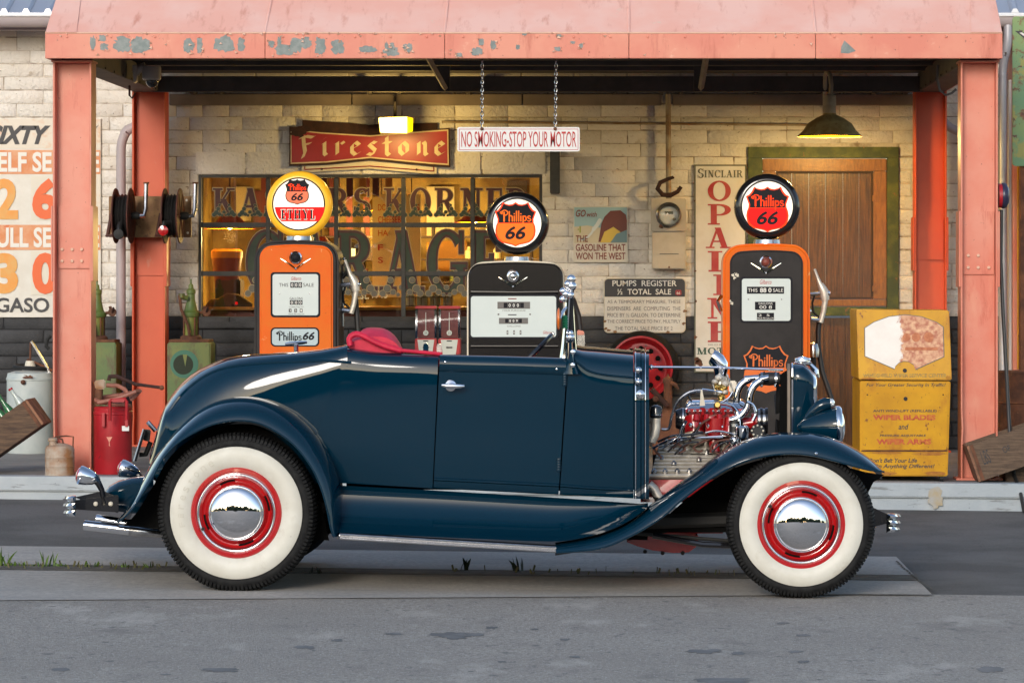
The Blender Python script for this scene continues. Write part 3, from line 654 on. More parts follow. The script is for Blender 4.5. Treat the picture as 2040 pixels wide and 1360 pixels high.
# ================================================================== CANOPY
cp = thing('canopy', 'coral pink steel canopy with peeling fascia over the pumps', 'canopy', (-.65, .3, .2))
cx0, cx1 = X(90, 21.75), X(1997, 21.75); zf0, zf1 = Z(116.5, 21.75), Z(66, 21.75); yf = 21.75-DK; yb = 25.55-DK
seams = [cx0, X(528, 21.75), X(886, 21.75), X(1253, 21.75), X(1625, 21.75), cx1]
ztop, ytop = zf1+.52, yf+.85
inset = .0
for i, (a, b) in enumerate(zip(seams, seams[1:])):
    fp = MB(); g = .0018
    fp.box(a+g, b-g, yf, yf+.03, zf0, zf1-.001); fo = fp.build('fascia_panel', 'pink_paint', cp, bevel=.003)
    sp = MB(); rows = []
    for k in range(6):
        t = k/5; rows.append([Vector((a+g+(b-a-2*g)*j/10, yf+(ytop-yf)*t-.004, zf1+(ztop-zf1)*t+.004*math.sin(j*2.1+k*1.7+i))) for j in range(11)])
    sp.grid(rows); so = sp.build('roof_panel', 'pink_roof', cp)
    if i: MB().tube([Vector((a, yf-.004, zf1+.004)), Vector((a, ytop, ztop+.006))], .008, 6, flat=.5).build('seam_strip', 'pink_roof', cp)
    for k in range(5): 
        px = a+(b-a)*(k+.5)/5
        MB().ball((px, yf-.002, zf1-.026), .008, .005, .008, 8, 5).build('rivet', 'pink_paint', fo)
MB().tube([Vector((cx0, yf+.001, zf1)), Vector((cx1, yf+.001, zf1))], .006, 6).build('fold_strip', 'flake', cp)
for s, xa in ((-1, cx0), (1, cx1)):
    m = MB(); m.prism([Vector((xa, yf+.002, zf0)), Vector((xa, yf+.002, zf1)), Vector((xa, ytop, ztop-.003)), Vector((xa, yb, ztop-.003)), Vector((xa, yb, zf0))], (-s*.02, 0, 0))
    m.build('side_panel', 'pink_paint', cp, smooth=0)
    # corner gusset
    MB().prism([Vector((xa-s*.2, yf-.008, zf1+.002)), Vector((xa-s*.004, yf-.008, zf1+.002)), Vector((xa-s*.03, yf+.42, zf1+.262)), Vector((xa-s*.16, yf+.42, zf1+.262))], (0, -.002, .003)).build('corner_patch', 'pink_roof', cp, smooth=0)
MB().box(cx0+.02, cx1-.02, ytop, yb, ztop-.03, ztop-.005).build('roof_deck', 'pink_roof', cp, smooth=0)
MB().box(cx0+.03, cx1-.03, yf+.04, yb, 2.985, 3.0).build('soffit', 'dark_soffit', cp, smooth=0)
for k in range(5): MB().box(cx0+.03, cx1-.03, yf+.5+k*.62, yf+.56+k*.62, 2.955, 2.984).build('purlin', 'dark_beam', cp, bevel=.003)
MB().box(cx0+.2, cx1-.2, 25.2-DK, 25.28-DK, Z(183, 25.2), Z(152, 25.2)).build('back_beam', 'dark_beam', cp, bevel=.004)
for xa in (-3.64, 2.14):
    MB().box(xa, xa+.2, yf+.36, 25.38-DK, 2.835, 2.975).build('side_beam', 'dark_beam', cp, bevel=.006)
    for k in range(8): MB().lathe([(.008, 0), (.008, .006)], (xa+(.2 if xa < 0 else 0), yf+.5+k*.4, 2.845), (1 if xa < 0 else -1, 0, 0), 8).build('bolt', 'dark_beam', cp)
for px, dx in ((868, 1), (1402, -.3)):
    a = P(px-35*dx, 116, 22.6); b = P(px+20*dx, 178, 24.6)
    MB().tube([a+Vector((0, 0, .12)), b], .022, 4).build('brace', 'header_board', cp)
    MB().box(b.x-.05, b.x+.03, b.y-.05, b.y+.03, b.z-.02, 2.984).build('brace_plate', 'dark_beam', cp)
patches = [(179, 70, 191, 100), (196, 69, 212, 84), (198, 86, 217, 101), (223, 70, 262, 106), (258, 72, 301, 107), (364, 76, 387, 107), (378, 84, 388, 98), (391, 73, 404, 108), (423, 69, 470, 108), (472, 74, 489, 104),
  (534, 80, 548, 96), (545, 88, 590, 111), (552, 72, 561, 98), (576, 75, 603, 108), (598, 72, 622, 98), (625, 73, 650, 111), (658, 77, 687, 112), (714, 91, 753, 105), (761, 92, 798, 113), (766, 83, 774, 100), (776, 84, 786, 100), (802, 87, 812, 100), (809, 86, 822, 106),
  (938, 93, 962, 112), (953, 76, 965, 92), (976, 79, 989, 100), (908, 105, 922, 114), (1027, 88, 1036, 100), (1103, 93, 1118, 103), (1135, 82, 1147, 88), (1153, 86, 1162, 97), (1039, 64, 1051, 72), (1108, 68, 1120, 75)]
for i, (a, b, c, e) in enumerate(patches):
    plate(jag(a, b, c, e, 26, .26, 60+i), 21.7488-.00025*(i % 6), .003, 'paint_patch', 'bare_zinc', cp, smooth=0)
plate([(1675, 106), (1676, 94), (1682, 81), (1690, 88), (1705, 102), (1690, 107)], 21.7485, .003, 'paint_patch', 'bare_zinc', cp, smooth=0)
fl = MB(); rg = random.Random(11)
for k in range(150):
    if k < 90: a = rg.choice(patches); cx, cy = rg.choice([(a[0], rg.uniform(a[1], a[3])), (a[2], rg.uniform(a[1], a[3])), (rg.uniform(a[0], a[2]), a[3])])
    else: cx, cy = rg.uniform(100, 1990), rg.choice([67, 68, 72, rg.uniform(70, 112)])
    r = rg.uniform(1.5, 5); t = rg.uniform(0, 6.28)
    q = [(cx+r*math.cos(t), cy+r*math.sin(t)*.8), (cx+r*math.cos(t+2.2), cy+r*.6*math.sin(t+2.2)), (cx+r*math.cos(t+4.1)*.7, cy+r*.7*math.sin(t+4.1))]
    fl.add([P(q[0][0], q[0][1], 21.73), P(*q[1], 21.747), P(*q[2], 21.747)], [(0, 1, 2)])
fl.build('curled_paint', 'flake', cp, smooth=0, kind='stuff')
# columns: rolled sections with web towards the road
def column(x0, x1, d, ztop, plate_y, bolts, front):
    CM = 'pink_column' if front else 'shaded_column'  # back columns get a deeper red: shade and warm lamplight put into the colour
    zb_ = zs((x0+x1)/2); c = part_empty('column', ((x0+x1)/2, d-DK, zb_), cp); y = d-DK; t = .012; h = .1
    for xa, xb in ((x0, x0+t), (x1-t, x1)):
        rows = []; n = 24
        for k in range(n+1):
            z = zb_+(ztop-zb_)*k/n; w_ = .008*math.exp(-((z-.48)/.05)**2)*(1 if xa == x0 else -.3)
            rows.append([Vector((xa+w_, y-h, z)), Vector((xb+w_, y-h, z)), Vector((xb, y+h, z)), Vector((xa, y+h, z))])
        m = MB(); m.grid(rows, True); m.f.append((3, 2, 1, 0)); m.f.append((n*4, n*4+1, n*4+2, n*4+3)); m.build('flange', CM, c, bevel=.002, seg=1)
    MB().box(x0+t+.0005, x1-t-.0005, y-.006, y+.006, zb_, ztop).build('web', CM, c)
    MB().box(x0-.03, x1+.03, y-h-.02, y+h+.02, zb_, zb_+.014).build('base_plate', CM, c, bevel=.003)
    MB().box(x0-.01, x1+.01, y-h-.01, y+h+.01, ztop, ztop+.014).build('cap_plate', CM, c, bevel=.003)
    if plate_y:
        za, zb2 = Z(plate_y[1], d), Z(plate_y[0], d)
        MB().box(x0+t+.008, x1-t-.004, y-.02, y-.0065, za, zb2).build('splice_plate', CM, c, bevel=.003)
        for xa, xb in ((x0-.012, x0-.0005), (x1+.0005, x1+.012)):
            MB().box(xa, xb, y-h-.006, y+h+.004, za-.08, zb2).build('splice_plate', CM, c, bevel=.003)
        for px, py in bolts: MB().lathe([(.011, 0), (.011, .008), (.008, .011)], (X(px, d), y-.02, Z(py, d)), (0, -1, 0), 8).build('bolt', 'flake', c)
    return c
column(-3.66, -3.415, 22.0, zf0-.016, (411, 535), [(125, 497), (145, 497), (164, 497), (125, 520), (145, 520), (164, 520)], 1)
column(2.123, 2.36, 22.0, zf0-.016, (421, 547), [(1928, 509), (1948, 509), (1928, 533), (1948, 533), (1969, 533)], 1)
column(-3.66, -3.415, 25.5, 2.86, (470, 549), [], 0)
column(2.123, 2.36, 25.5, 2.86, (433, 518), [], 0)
# far trees across the road, seen only mirrored in glass and chrome
rg = random.Random(5); tm = MB()
for k in range(90):
    x = rg.uniform(-120, 120); y = -DK-60+rg.uniform(-12, 8); h = rg.uniform(4, 9); r = rg.uniform(2, 5)
    for j in range(5): tm.ball((x+rg.uniform(-r, r), y+rg.uniform(-2, 2), h*rg.uniform(.2, .75)), r*rg.uniform(.4, .8), r*.6, h*rg.uniform(.25, .45), 8, 6)
tm.build('distant_trees', 'tree_dark', None, kind='stuff', label='dark line of trees across the road, mirrored in the hubcaps', category='trees')
M('ghost_rust', (.36, .1, .04), .7, col2=(.5, .18, .08), ns=30)
# ================================================================== LAMPS (lit in the photo)
def point(name, loc, energy, col, r, parent):
    l = bpy.data.lights.new(name, 'POINT'); l.energy = energy; l.color = col; l.shadow_soft_size = r
    o = bpy.data.objects.new(name, l); COL.objects.link(o); place(o, Vector(loc), parent); return o
fl_ = thing('flood_light', 'glowing square yellow flood light above the red tyre sign', 'flood light', P(787, 265, 25.6))
MB().prism(pxpoly([(754, 235), (811, 233), (811, 265), (758, 264)], 25.5), (0, .03, 0)).build('lamp_glass', 'flood_glass', fl_, bevel=.004)
MB().hexa([P(811, 233, 25.5), P(821, 236, 25.62), P(820, 262, 25.62), P(811, 265, 25.5)], [P(813, 233, 25.53), P(823, 236, 25.65), P(822, 262, 25.65), P(813, 265, 25.53)]).build('lamp_side', 'lamp_inner', fl_)
MB().hexa([P(753, 233, 25.532), P(815, 232, 25.532), P(815, 266, 25.532), P(756, 266, 25.532)], [P(765, 236, 25.68), P(815, 236, 25.68), P(815, 262, 25.68), P(765, 262, 25.68)]).build('housing', 'lamp_shade', fl_, bevel=.004)
MB().tube([P(787, 236, 25.62), P(787, 205, 25.66), P(787, 195, 25.8)], .012, 8).build('bracket', 'dark_beam', fl_)
point('flood_lamp', P(785, 262, 25.30), 14, (1., .66, .2), .06, fl_)
bl = thing('barn_lamp', 'rusty gooseneck barn lamp glowing yellow above the wooden door', 'wall lamp', P(1653, 270, 24.9))
o = P(1653, 226, 24.9); LA = Vector((.015, .12, 1)).normalized()
MB().lathe([(.045, .0), (.047, -.01), (.10, -.035), (.16, -.075), (.195, -.13), (.232, -.165), (.234, -.172)], o, LA, 40, caps=False).build('shade', 'lamp_shade', bl, smooth=60)
MB().lathe([(.228, -.168), (.19, -.128), (.155, -.078), (.09, -.04), (.02, -.03)], o, LA, 40, caps=False).build('shade_lining', 'lamp_inner', bl, smooth=60)
MB().lathe([(.044, 0), (.046, .05), (.044, .055), (.046, .06), (.045, .1), (.042, .13), (.03, .135)], o, LA, 24).build('socket', 'lamp_white', bl)
MB().ball(o+Vector((0, 0, -.1)), .045, .045, .055, 14, 10).build('bulb', 'bulb_warm', bl)
MB().tube([P(1655, 196, 24.9), P(1656, 170, 24.9), P(1654, 150, 24.95), P(1648, 142, 25.05), P(1644, 150, 25.15), P(1643, 220, 25.3), P(1643, 228, 25.86)], .016, 10).build('gooseneck', 'lamp_white', bl)
point('barn_lamp_light', o+Vector((0, 0, -.19)), 34, (1., .66, .22), .07, bl)
# interior of the shop
def pendant(px, py, d, rpx, label):
    t = thing('pendant_lamp', label, 'pendant lamp', P(px, py, d), 'pendant lamps inside the shop'); r = rpx*d/F; o = P(px, py, d)
    MB().lathe([(.03, r*.72), (.05, r*.6), (r*.62, r*.2), (r, 0)], o, (0, 0, 1), 28, caps=False).build('shade', 'room_maroon', t, smooth=60)
    MB().lathe([(r*.97, .002), (r*.6, r*.17), (.03, r*.55)], o, (0, 0, 1), 28, caps=False).build('shade_lining', 'lamp_inner', t, smooth=60)
    MB().tube([o+Vector((0, 0, r*.7)), Vector((o.x, o.y, 2.75))], .008, 6).build('cord', 'room_dark', t)
    MB().ball(o+Vector((0, 0, r*.15)), .035, n=10, m=7).build('bulb', 'bulb_warm', t)
    point('pendant_light', o+Vector((0, 0, -.06)), 34, (1., .64, .22), .05, t)
pendant(458, 456, 26.9, 52, 'red pendant lamp inside the shop at the left end of the window')
pendant(640, 503, 27.6, 44, 'red pendant lamp inside the shop just right of the yellow globe')
pendant(945, 443, 27.8, 40, 'red pendant lamp inside the shop left of the black globe')
pendant(750, 420, 28.2, 34, 'red pendant lamp inside the shop behind the menu board')
mb_ = thing('menu_board', 'cream diner menu board with red lettering seen through the window', 'menu board', P(790, 590, 27.3))
plate(rectpx(742, 387, 838, 592), 27.3, .02, 'board', 'room_cream', mb_)
text('DOU', (753, 407, 777, 420), 27.29, 'red_text', mb_, .01); text('LE', (790, 407, 806, 420), 27.29, 'red_text', mb_, .01); text('S', (828, 407, 836, 420), 27.29, 'red_text', mb_, .01); text('CHEESEBU', (753, 431, 806, 444), 27.29, 'red_text', mb_, .012)
for s, y in (('HA', 458), ('F', 487), ('S', 512)): text(s, (753, y, 753+10*len(s), y+12), 27.29, 'red_text', mb_, .012)
for x in (760, 820): MB().tube([P(x, 388, 27.31), Vector((X(x, 27.31), 27.31-DK, 2.75))], .004, 6).build('hanger', 'room_dark', mb_)
ct = thing('striped_curtain', 'maroon and yellow striped valance behind the top of the window', 'curtain', P(700, 420, 26.4))
MB().tube([P(540, 352, 26.45), P(800, 352, 26.45)], .012, 8).build('rod', 'room_dark', ct)
for k in range(9): MB().box(X(560+k*26, 26.4), X(573+k*26, 26.4), 26.4-DK, 26.43-DK, Z(392, 26.4), Z(348, 26.4)).build('stripe', 'curtain_red' if k % 2 else 'room_amber', ct)
sc2 = thing('wall_posters', 'dark framed posters on the yellow back wall of the shop', 'posters', P(900, 420, 28.85))
for i, (a, b, c, e, mt) in enumerate([(470, 372, 500, 440, 'room_cream'), (505, 380, 525, 450, 'room_maroon'), (850, 372, 905, 470, 'room_cream'), (1010, 360, 1050, 400, 'room_dark'), (690, 470, 735, 520, 'room_dark'), (870, 480, 930, 540, 'room_amber')]):
    plate(rectpx(a, b, c, e), 28.85, .03, 'poster', mt, sc2)
cn = thing('shop_counter', 'maroon shop counter with amber top inside the window', 'counter', (X(700, 27), 27-DK, .2))
MB().box(X(400, 26.6), X(1060, 26.6), 26.6-DK, 27.2-DK, .2, Z(618, 26.6)).build('front', 'room_maroon', cn, bevel=.01)
MB().box(X(395, 26.55), X(1065, 26.55), 26.52-DK, 27.25-DK, Z(617.5, 26.6), Z(611, 26.6)).build('top', 'room_amber', cn, bevel=.008)
jr = thing('snack_tub', 'tapered red and amber snack tub on the shop counter', 'tub', P(452, 611, 26.8))
MB().lathe([(.07, 0), (.12, .38)], P(452, 611, 26.8), (0, 0, 1), 24).build('tub', 'room_maroon', jr); MB().lathe([(.123, .38), (.125, .43), (.1, .45)], P(452, 611, 26.8), (0, 0, 1), 24).build('rim', 'room_amber', jr)
MB().box(X(430, 26.75), X(480, 26.75), 26.7-DK, 27-DK, Z(611, 26.7), Z(556, 26.7)).build('appliance', 'room_dark', jr, bevel=.01)
sh = thing('goods_shelf', 'dark shelf unit crowded with goods at the back of the shop', 'shelf', P(850, 560, 28.5))
for y in (470, 515, 560): MB().box(X(560, 28.4), X(1060, 28.4), 28.35-DK, 28.6-DK, Z(y+4, 28.4), Z(y, 28.4)).build('shelf_board', 'room_dark', sh)
for x in (560, 720, 860, 1056): MB().box(X(x, 28.4), X(x+5, 28.4), 28.36-DK, 28.59-DK, Z(604, 28.4), Z(450, 28.4)).build('upright', 'room_dark', sh)
rgs = random.Random(31)
for y in (515, 560):
    x = 572
    while x < 1045:
        w_ = rgs.uniform(12, 22); h_ = rgs.uniform(16, 36); mt = rgs.choice(('room_maroon', 'room_dark', 'room_cream', 'room_amber', 'dial_blue', 'green_old', 'curtain_red'))
        q = P(x, y, 28.42); m = MB(); seen = globals().setdefault('_seen', set())
        isb = rgs.random() < .5
        if isb: m.box(X(x, 28.42), X(x+w_, 28.42), 28.4-DK, 28.52-DK, q.z, Z(y-h_, 28.42))
        else: rr_ = w_/2*28.42/F; hz = h_*28.42/F; m.lathe([(rr_, 0), (rr_, hz*.6), (rr_*.4, hz*.8), (rr_*.4, hz)], P(x+w_/2, y, 28.46), (0, 0, 1), 12)
        lb_ = (h_ > 26, mt, isb, y)
        if lb_ in seen: x += w_+8; continue
        seen.add(lb_)
        tag(m.build('shelf_goods', mt, None, bevel=0), '%s %s %s on the %s shelf at the back of the shop' % ('large' if h_ > 26 else 'small', {'room_maroon': 'maroon', 'room_dark': 'dark brown', 'room_cream': 'cream', 'room_amber': 'amber', 'dial_blue': 'pale blue', 'green_old': 'green', 'curtain_red': 'dark red'}[mt], 'box' if isb else 'bottle', 'middle' if y < 540 else 'lower'), 'box' if isb else 'bottle', 'goods on the shop shelves'); x += w_+rgs.uniform(14, 40)
rk = thing('jar_rack', 'wire rack of glass jars behind the lower right window panes', 'jar rack', P(850, 612, 26.7))
for k in range(4):
    c = P(815+k*26, 612, 26.75); MB().lathe([(.03, 0), (.04, .005), (.04, .09), (.036, .10)], c, (0, 0, 1), 18).build('jar', 'dial_blue', rk, smooth=60)
for y in (582, 592, 609): MB().tube([P(803, y, 26.62), P(900, y, 26.62)], .004, 6).build('wire', 'room_dark', rk)
for k in range(9): MB().tube([P(803+k*12, 582, 26.62), P(803+k*12, 612, 26.62)], .003, 6).build('wire', 'room_dark', rk)
tc = thing('toy_car', 'small dark toy car with a red lamp on the shop counter', 'toy car', P(460, 611, 26.55))
rows = [[P(u, 611, 26.56+dy) if k in (0, 6) else P(u, 611-(h*math.sin(math.pi*k/6)), 26.56+dy*1) for k, dy in ((0, 0), (1, .01), (2, .03), (3, .07), (4, .11), (5, .13), (6, .14))] for u, h in ((410, 4), (418, 14), (435, 18), (452, 28), (475, 26), (492, 14), (503, 6))]
MB().grid(rows).build('body', 'room_dark', tc); MB().ball(P(471, 604, 26.56), .012, n=8, m=6).build('lamp', 'lit_red', tc)
# ================================================================== SIGNS
fs_ = thing('tyre_sign', 'weathered red bow-tie tyre sign with blackletter script above the window', 'sign', P(737, 335, 25.86))
plate([(576, 252), (602, 254), (640, 262), (737, 267), (850, 258), (896, 255), (897, 333), (860, 331), (737, 319), (650, 328), (576, 331)], 25.84, .02, 'panel', 'rust_dark', fs_, bevel=.002)
plate([(579, 258), (640, 264), (737, 270), (850, 261), (893, 258), (894, 329), (860, 327), (737, 315), (650, 324), (579, 327)], 25.838, .003, 'border', 'cream_text', fs_)
plate([(581, 260), (640, 266.5), (737, 272.5), (850, 263.5), (890.5, 261), (891.5, 326), (860, 324), (737, 312.5), (650, 321.5), (581, 324)], 25.836, .003, 'field', 'sign_red', fs_)
plate(jag(574, 252, 612, 275, 20, .3, 3), 25.833, .002, 'rust_patch', 'rust_dark', fs_, smooth=0)
plate(jag(590, 250, 628, 264, 20, .3, 8), 25.832, .002, 'rust_patch', 'rust_dark', fs_, smooth=0)
plate([(602, 239), (640, 242), (700, 245), (735, 249), (760, 247), (871, 245), (871, 258), (850, 259), (737, 268), (640, 262), (602, 256)], 25.862, .012, 'upper_panel', 'rust_dark', fs_)
plate([(602, 326), (640, 330), (737, 319), (850, 330), (870, 333), (870, 346), (860, 347), (737, 336), (620, 343), (602, 340)], 25.862, .012, 'lower_panel', 'sign_cream', fs_)
for (a, b), (c, e) in (((607, 338), (737, 331)), ((737, 331), (864, 341)), ((607, 332), (607, 338)), ((864, 332), (864, 341))):
    MB().tube([P(a, b, 25.859), P(c, e, 25.859)], .004, 4).build('line', 'sign_red', fs_)
for x, y in ((641, 337), (830, 338)): MB().ball(P(x, y, 25.858), .009, .006, .009, 8, 5).build('screw', 'rust_dark', fs_)
n1 = (.085, .075)
BL = {'F': (.85, nib([(.28, 1.12), (.3, .7), (.36, .2), (.25, -.15)], n1)+nib([(.12, 1.0), (.4, 1.12), (.72, 1.05), (.82, 1.12)], n1)+nib([(.3, .62), (.62, .7)], n1)),
 'i': (.42, nib([(.12, .66), (.22, .76), (.22, .1), (.3, .0)], n1)+nib([(.2, .96), (.24, 1.0)], n1)),
 'r': (.55, nib([(.1, .66), (.2, .76), (.2, .08), (.12, .02)], n1)+nib([(.22, .6), (.42, .78), (.5, .68)], n1)),
 'e': (.6, nib([(.3, .78), (.14, .55), (.14, .2), (.3, .02), (.5, .16)], n1)+nib([(.3, .78), (.48, .6), (.18, .4)], n1)),
 's': (.55, nib([(.46, .72), (.28, .78), (.14, .62), (.42, .3), (.3, .02), (.08, .1)], n1)),
 't': (.5, nib([(.22, 1.08), (.22, .12), (.34, .0), (.4, .05)], n1)+nib([(.06, .74), (.42, .76)], n1)),
 'o': (.62, nib([(.3, .78), (.14, .55), (.14, .22), (.3, .02), (.48, .2), (.48, .56), (.3, .78)], n1)),
 'n': (.68, nib([(.1, .66), (.2, .76), (.2, .08), (.12, .02)], n1)+nib([(.22, .6), (.42, .78), (.5, .66), (.5, .1), (.58, .0)], n1))}
x = 0; pls = []
for c in 'Firestone': pls += shift(BL[c][1], x); x += BL[c][0]+.2
xs_ = [p[0] for q in pls for p in q]; ys_ = [p[1] for q in pls for p in q]; x = 0
mpx = lambda u: 594+(u-min(xs_))/(max(xs_)-min(xs_))*294
mpy = lambda v: 317-(v-min(ys_))/(max(ys_)-min(ys_))*48
for c in 'Firestone':
    m = MB()
    for i, p in enumerate(shift(BL[c][1], x)): m.add([P(mpx(u), mpy(v), 25.8325)-Vector((0, .00025*(1+i % 12), 0)) for u, v in p], [(0, 1, 2, 3)])
    m.build('sign_letter', 'cream_text', fs_, smooth=0); x += BL[c][0]+.2
ns_ = thing('no_smoking_sign', 'white enamel no smoking sign hanging on two chains from the canopy', 'sign', P(1033, 302, 22.0))
plate(rrect(911, 253.5, 1155, 302, 4), 22.0, .006, 'panel', 'white_trim', ns_, bevel=.001)
for q in (rectpx(914.5, 257, 1152, 258), rectpx(914.5, 298, 1152, 299), rectpx(914.5, 258.2, 915.5, 297.8), rectpx(1151, 258.2, 1152, 297.8)): plate(q, 21.999, .0005, 'border', 'red_text', ns_)
text('NO SMOKING-STOP YOUR MOTOR', (919, 262, 1148, 293), 21.998, 'red_text', ns_, .004)
for x0, x1 in ((961, 960), (1108, 1106)):
    chn = part_empty('chain', P(x0, 120, 22.0), ns_); n = 17; a, b = P(x0, 119, 22.0), P(x1, 256, 22.0)
    for k in range(n):
        p, q = a.lerp(b, (k-.15)/n), a.lerp(b, (k+1.15)/n); c = (p+q)/2; h = (q-p).length/2; w_ = .009; sd_ = Vector((1, 0, 0)) if k % 2 else Vector((.25, .95, 0))
        MB().tube([c+sd_*w_*math.sin(t*math.pi/5)+Vector((0, 0, h*.92*math.cos(t*math.pi/5))) for t in range(11)], .0032, 5, caps=False).build('link', 'dull_chrome', chn)
    MB().tube([P(x0, 119, 22.0), Vector((a.x, a.y, 2.985))], .004, 6).build('hook', 'rusty', chn)
    MB().lathe([(.012, 0), (.010, .006), (.001, .009)], P(x1, 257, 21.997), (0, -1, 0), 10).build('screw', 'rusty', chn)
po = thing('cowboy_country_poster', 'enamel gasoline poster with a desert scene and hose nozzle on the wall', 'poster', P(1197, 522, 25.88))
plate(rectpx(1142, 411, 1251, 522.5), 25.872, .01, 'panel', 'poster_white', po)
plate(rectpx(1144, 413, 1249, 484), 25.870, .001, 'sky', 'poster_sky', po); plate([(1144, 452), (1170, 449), (1200, 455), (1249, 452), (1249, 484), (1144, 484)], 25.8685, .001, 'sand', 'poster_sand', po)
plate([(1192, 482), (1198, 446), (1204, 432), (1216, 420), (1236, 419), (1247, 428), (1249, 440), (1249, 482)], 25.867, .001, 'butte', 'poster_brown', po)
plate([(1196, 483), (1204, 462), (1222, 452), (1236, 462), (1242, 483)], 25.8655, .001, 'dune', 'poster_yellow', po); plate([(1216, 483), (1228, 466), (1249, 458), (1249, 483)], 25.864, .001, 'scrub', 'poster_teal', po)
poly_letters(stroke([(1154, 438), (1162, 438), (1172, 443), (1180, 452), (1183, 458)], 4.5)+stroke([(1183, 458), (1190, 466), (1196, 476)], 8), (1152, 435, 1199, 479), 25.8635, 'dial_white', po, name='nozzle')
po_l = lambda s, b, **k: text(s, b, 25.862, 'brown_text', po, **k)
poly_letters(stroke([(1155, 464), (1155, 451)], 2)+stroke([(1152, 459), (1152, 456)], 1.4), (1151, 450, 1157, 464), 25.8632, 'poster_green', po, name='cactus')
po_l('GO', (1147, 418, 1167, 432), bold=.02, shear=.25); po_l('with', (1169, 422, 1189, 432), shear=.25, bold=.01)
po_l('THE', (1147, 469, 1171, 482), bold=.015); plate(rectpx(1144, 485, 1249, 521), 25.8690, .0008, 'caption', 'poster_white', po)
po_l('GASOLINE THAT', (1147, 486, 1246, 500), bold=.015); po_l('WON THE WEST', (1147, 503, 1246, 517), bold=.015)
pg = thing('pumps_register_sign', 'rounded grey and black notice about pump totals on the dark wall base', 'sign', P(1284, 662, 25.88))
plate(rrect(1203, 554, 1366, 663, 9), 25.872, .012, 'panel', 'sign_cream', pg, bevel=.002)
plate(clip_y(rrect(1204.5, 555.5, 1364.5, 661, 8), 591, True), 25.870, .001, 'header', 'dark_text', pg); plate(clip_y(rrect(1204.5, 555.5, 1364.5, 661, 8), 591.5, False), 25.870, .001, 'field', 'sign_white', pg)
tt = lambda s, b, mt, **k: text(s, b, 25.868, mt, pg, **k)
tt('PUMPS  REGISTER', (1220, 558.5, 1348, 570), 'white_text', bold=.012); tt('½  TOTAL  SALE', (1230, 575.5, 1337, 587), 'white_text', bold=.012)
plate(shield(1351.5, 577, 588.5, 6.5), 25.868, .0005, 'badge', 'sign_red', pg)
text('66', (1348, 581, 1355, 586), 25.867, 'white_text', pg)
for k, s in enumerate(('AS A TEMPORARY MEASURE, THESE', 'DISPENSERS  ARE  COMPUTING  THE', 'PRICE BY ½ GALLON. TO DETERMINE', 'THE CORRECT PRICE TO PAY, MULTIPLY')): tt(s, (1210, 597.5+k*13, 1356, 605.5+k*13), 'grey_text')
tt('THE TOTAL SALE PRICE BY 2', (1225, 650, 1340, 657.5), 'grey_text')
for i, (a, b) in enumerate(((1204, 640), (1206, 655), (1225, 661), (1285, 662), (1330, 662), (1362, 645), (1364, 620), (1212, 658))): plate(jag(a-4, b-4, a+5, b+3, 14, .4, i+90), 25.8685, .0005, 'rust_patch', 'rusty_plate', pg, smooth=0)
op = thing('opaline_sign', 'tall narrow white enamel motor oil sign with red stacked letters', 'sign', P(1435, 740, 25.88))
plate(rectpx(1383, 328, 1487, 742), 25.875, .012, 'panel', 'olive_text', op); plate(rectpx(1386, 331, 1484, 739), 25.872, .003, 'field', 'sign_white', op)
poly_letters(serif('S', .05), (1390, 336, 1402, 355), 25.87, 'olive_text', op); poly_letters(serif('INCLAIR', .07), (1403, 339, 1480, 354), 25.87, 'olive_text', op)
for k, c in enumerate('OPALINE'):
    x0, x1 = {'I': (1421, 1446), 'O': (1410, 1456), 'A': (1406, 1456), 'N': (1409, 1458)}.get(c, (1410, 1456))
    poly_letters(serif(c), (x0, 360+k*46.7, x1, 401+k*46.7), 25.87, 'red_shade_text', op)
poly_letters(serif('MOTOR', .05), (1388, 692, 1480, 706), 25.87, 'green_text', op); poly_letters(serif('OIL', .1), (1412, 713, 1458, 730), 25.87, 'green_text', op)
text('REG. U.S. PAT. OFF.', (1411, 685, 1455, 688), 25.87, 'grey_text', op)
for i, (a, b, r) in enumerate(((1392, 722, 9), (1388, 716, 6), (1480, 734, 6), (1485, 500, 3), (1385, 540, 3), (1386, 600, 3), (1384, 400, 2.5), (1428, 645, 3), (1386, 672, 4))): plate(jag(a-r, b-r, a+r, b+r, 14, .45, i+30), 25.8705, .0006, 'rust_patch', 'rusty', op, smooth=0)
# price sign on the left wall
ps = thing('price_sign', 'orange and white rusty gas price board half behind the left column', 'sign', P(60, 632, 25.88))
plate(rectpx(-90, 236, 201, 632), 25.875, .015, 'panel', 'sign_white', ps, bevel=.002)
DS = 25.872
plate(rectpx(-89, 237, 200, 296), DS, .002, 'header_panel', 'sign_rusty', ps)
for y0_, y1_ in ((299, 347), (448, 498)): plate(rectpx(-89, y0_, 200, y1_), DS, .002, 'orange_band', 'sign_orange', ps)
plate(rectpx(165, 348, 200, 446), DS, .002, 'faded_panel', 'sign_rusty', ps)
text('SIXTY', (-22, 250, 101, 288), DS-.003, 'dark_text', ps, bold=.05, shear=.35)
plate([(186, 257), (197, 249), (186, 262)], DS-.003, .001, 'lettering', 'dark_text', ps)
text('SELF SE', (-24, 303, 103, 343), DS-.003, 'white_text', ps, bold=.03); text('FULL SE', (-24, 453, 103, 493), DS-.003, 'white_text', ps, bold=.03)
for y0_ in (303, 453): text('RVE', (109, y0_, 198, y0_+40), DS-.003, 'white_text', ps, bold=.03)
text('LINE', (106, 593, 186, 622), DS-.003, 'dark_text', ps, bold=.02)
for y0_ in (351, 500):
    plate(rrect(61.5, y0_, 125, y0_+88, 1), DS-.001, .004, 'number_card', 'poster_white', ps, bevel=.001)
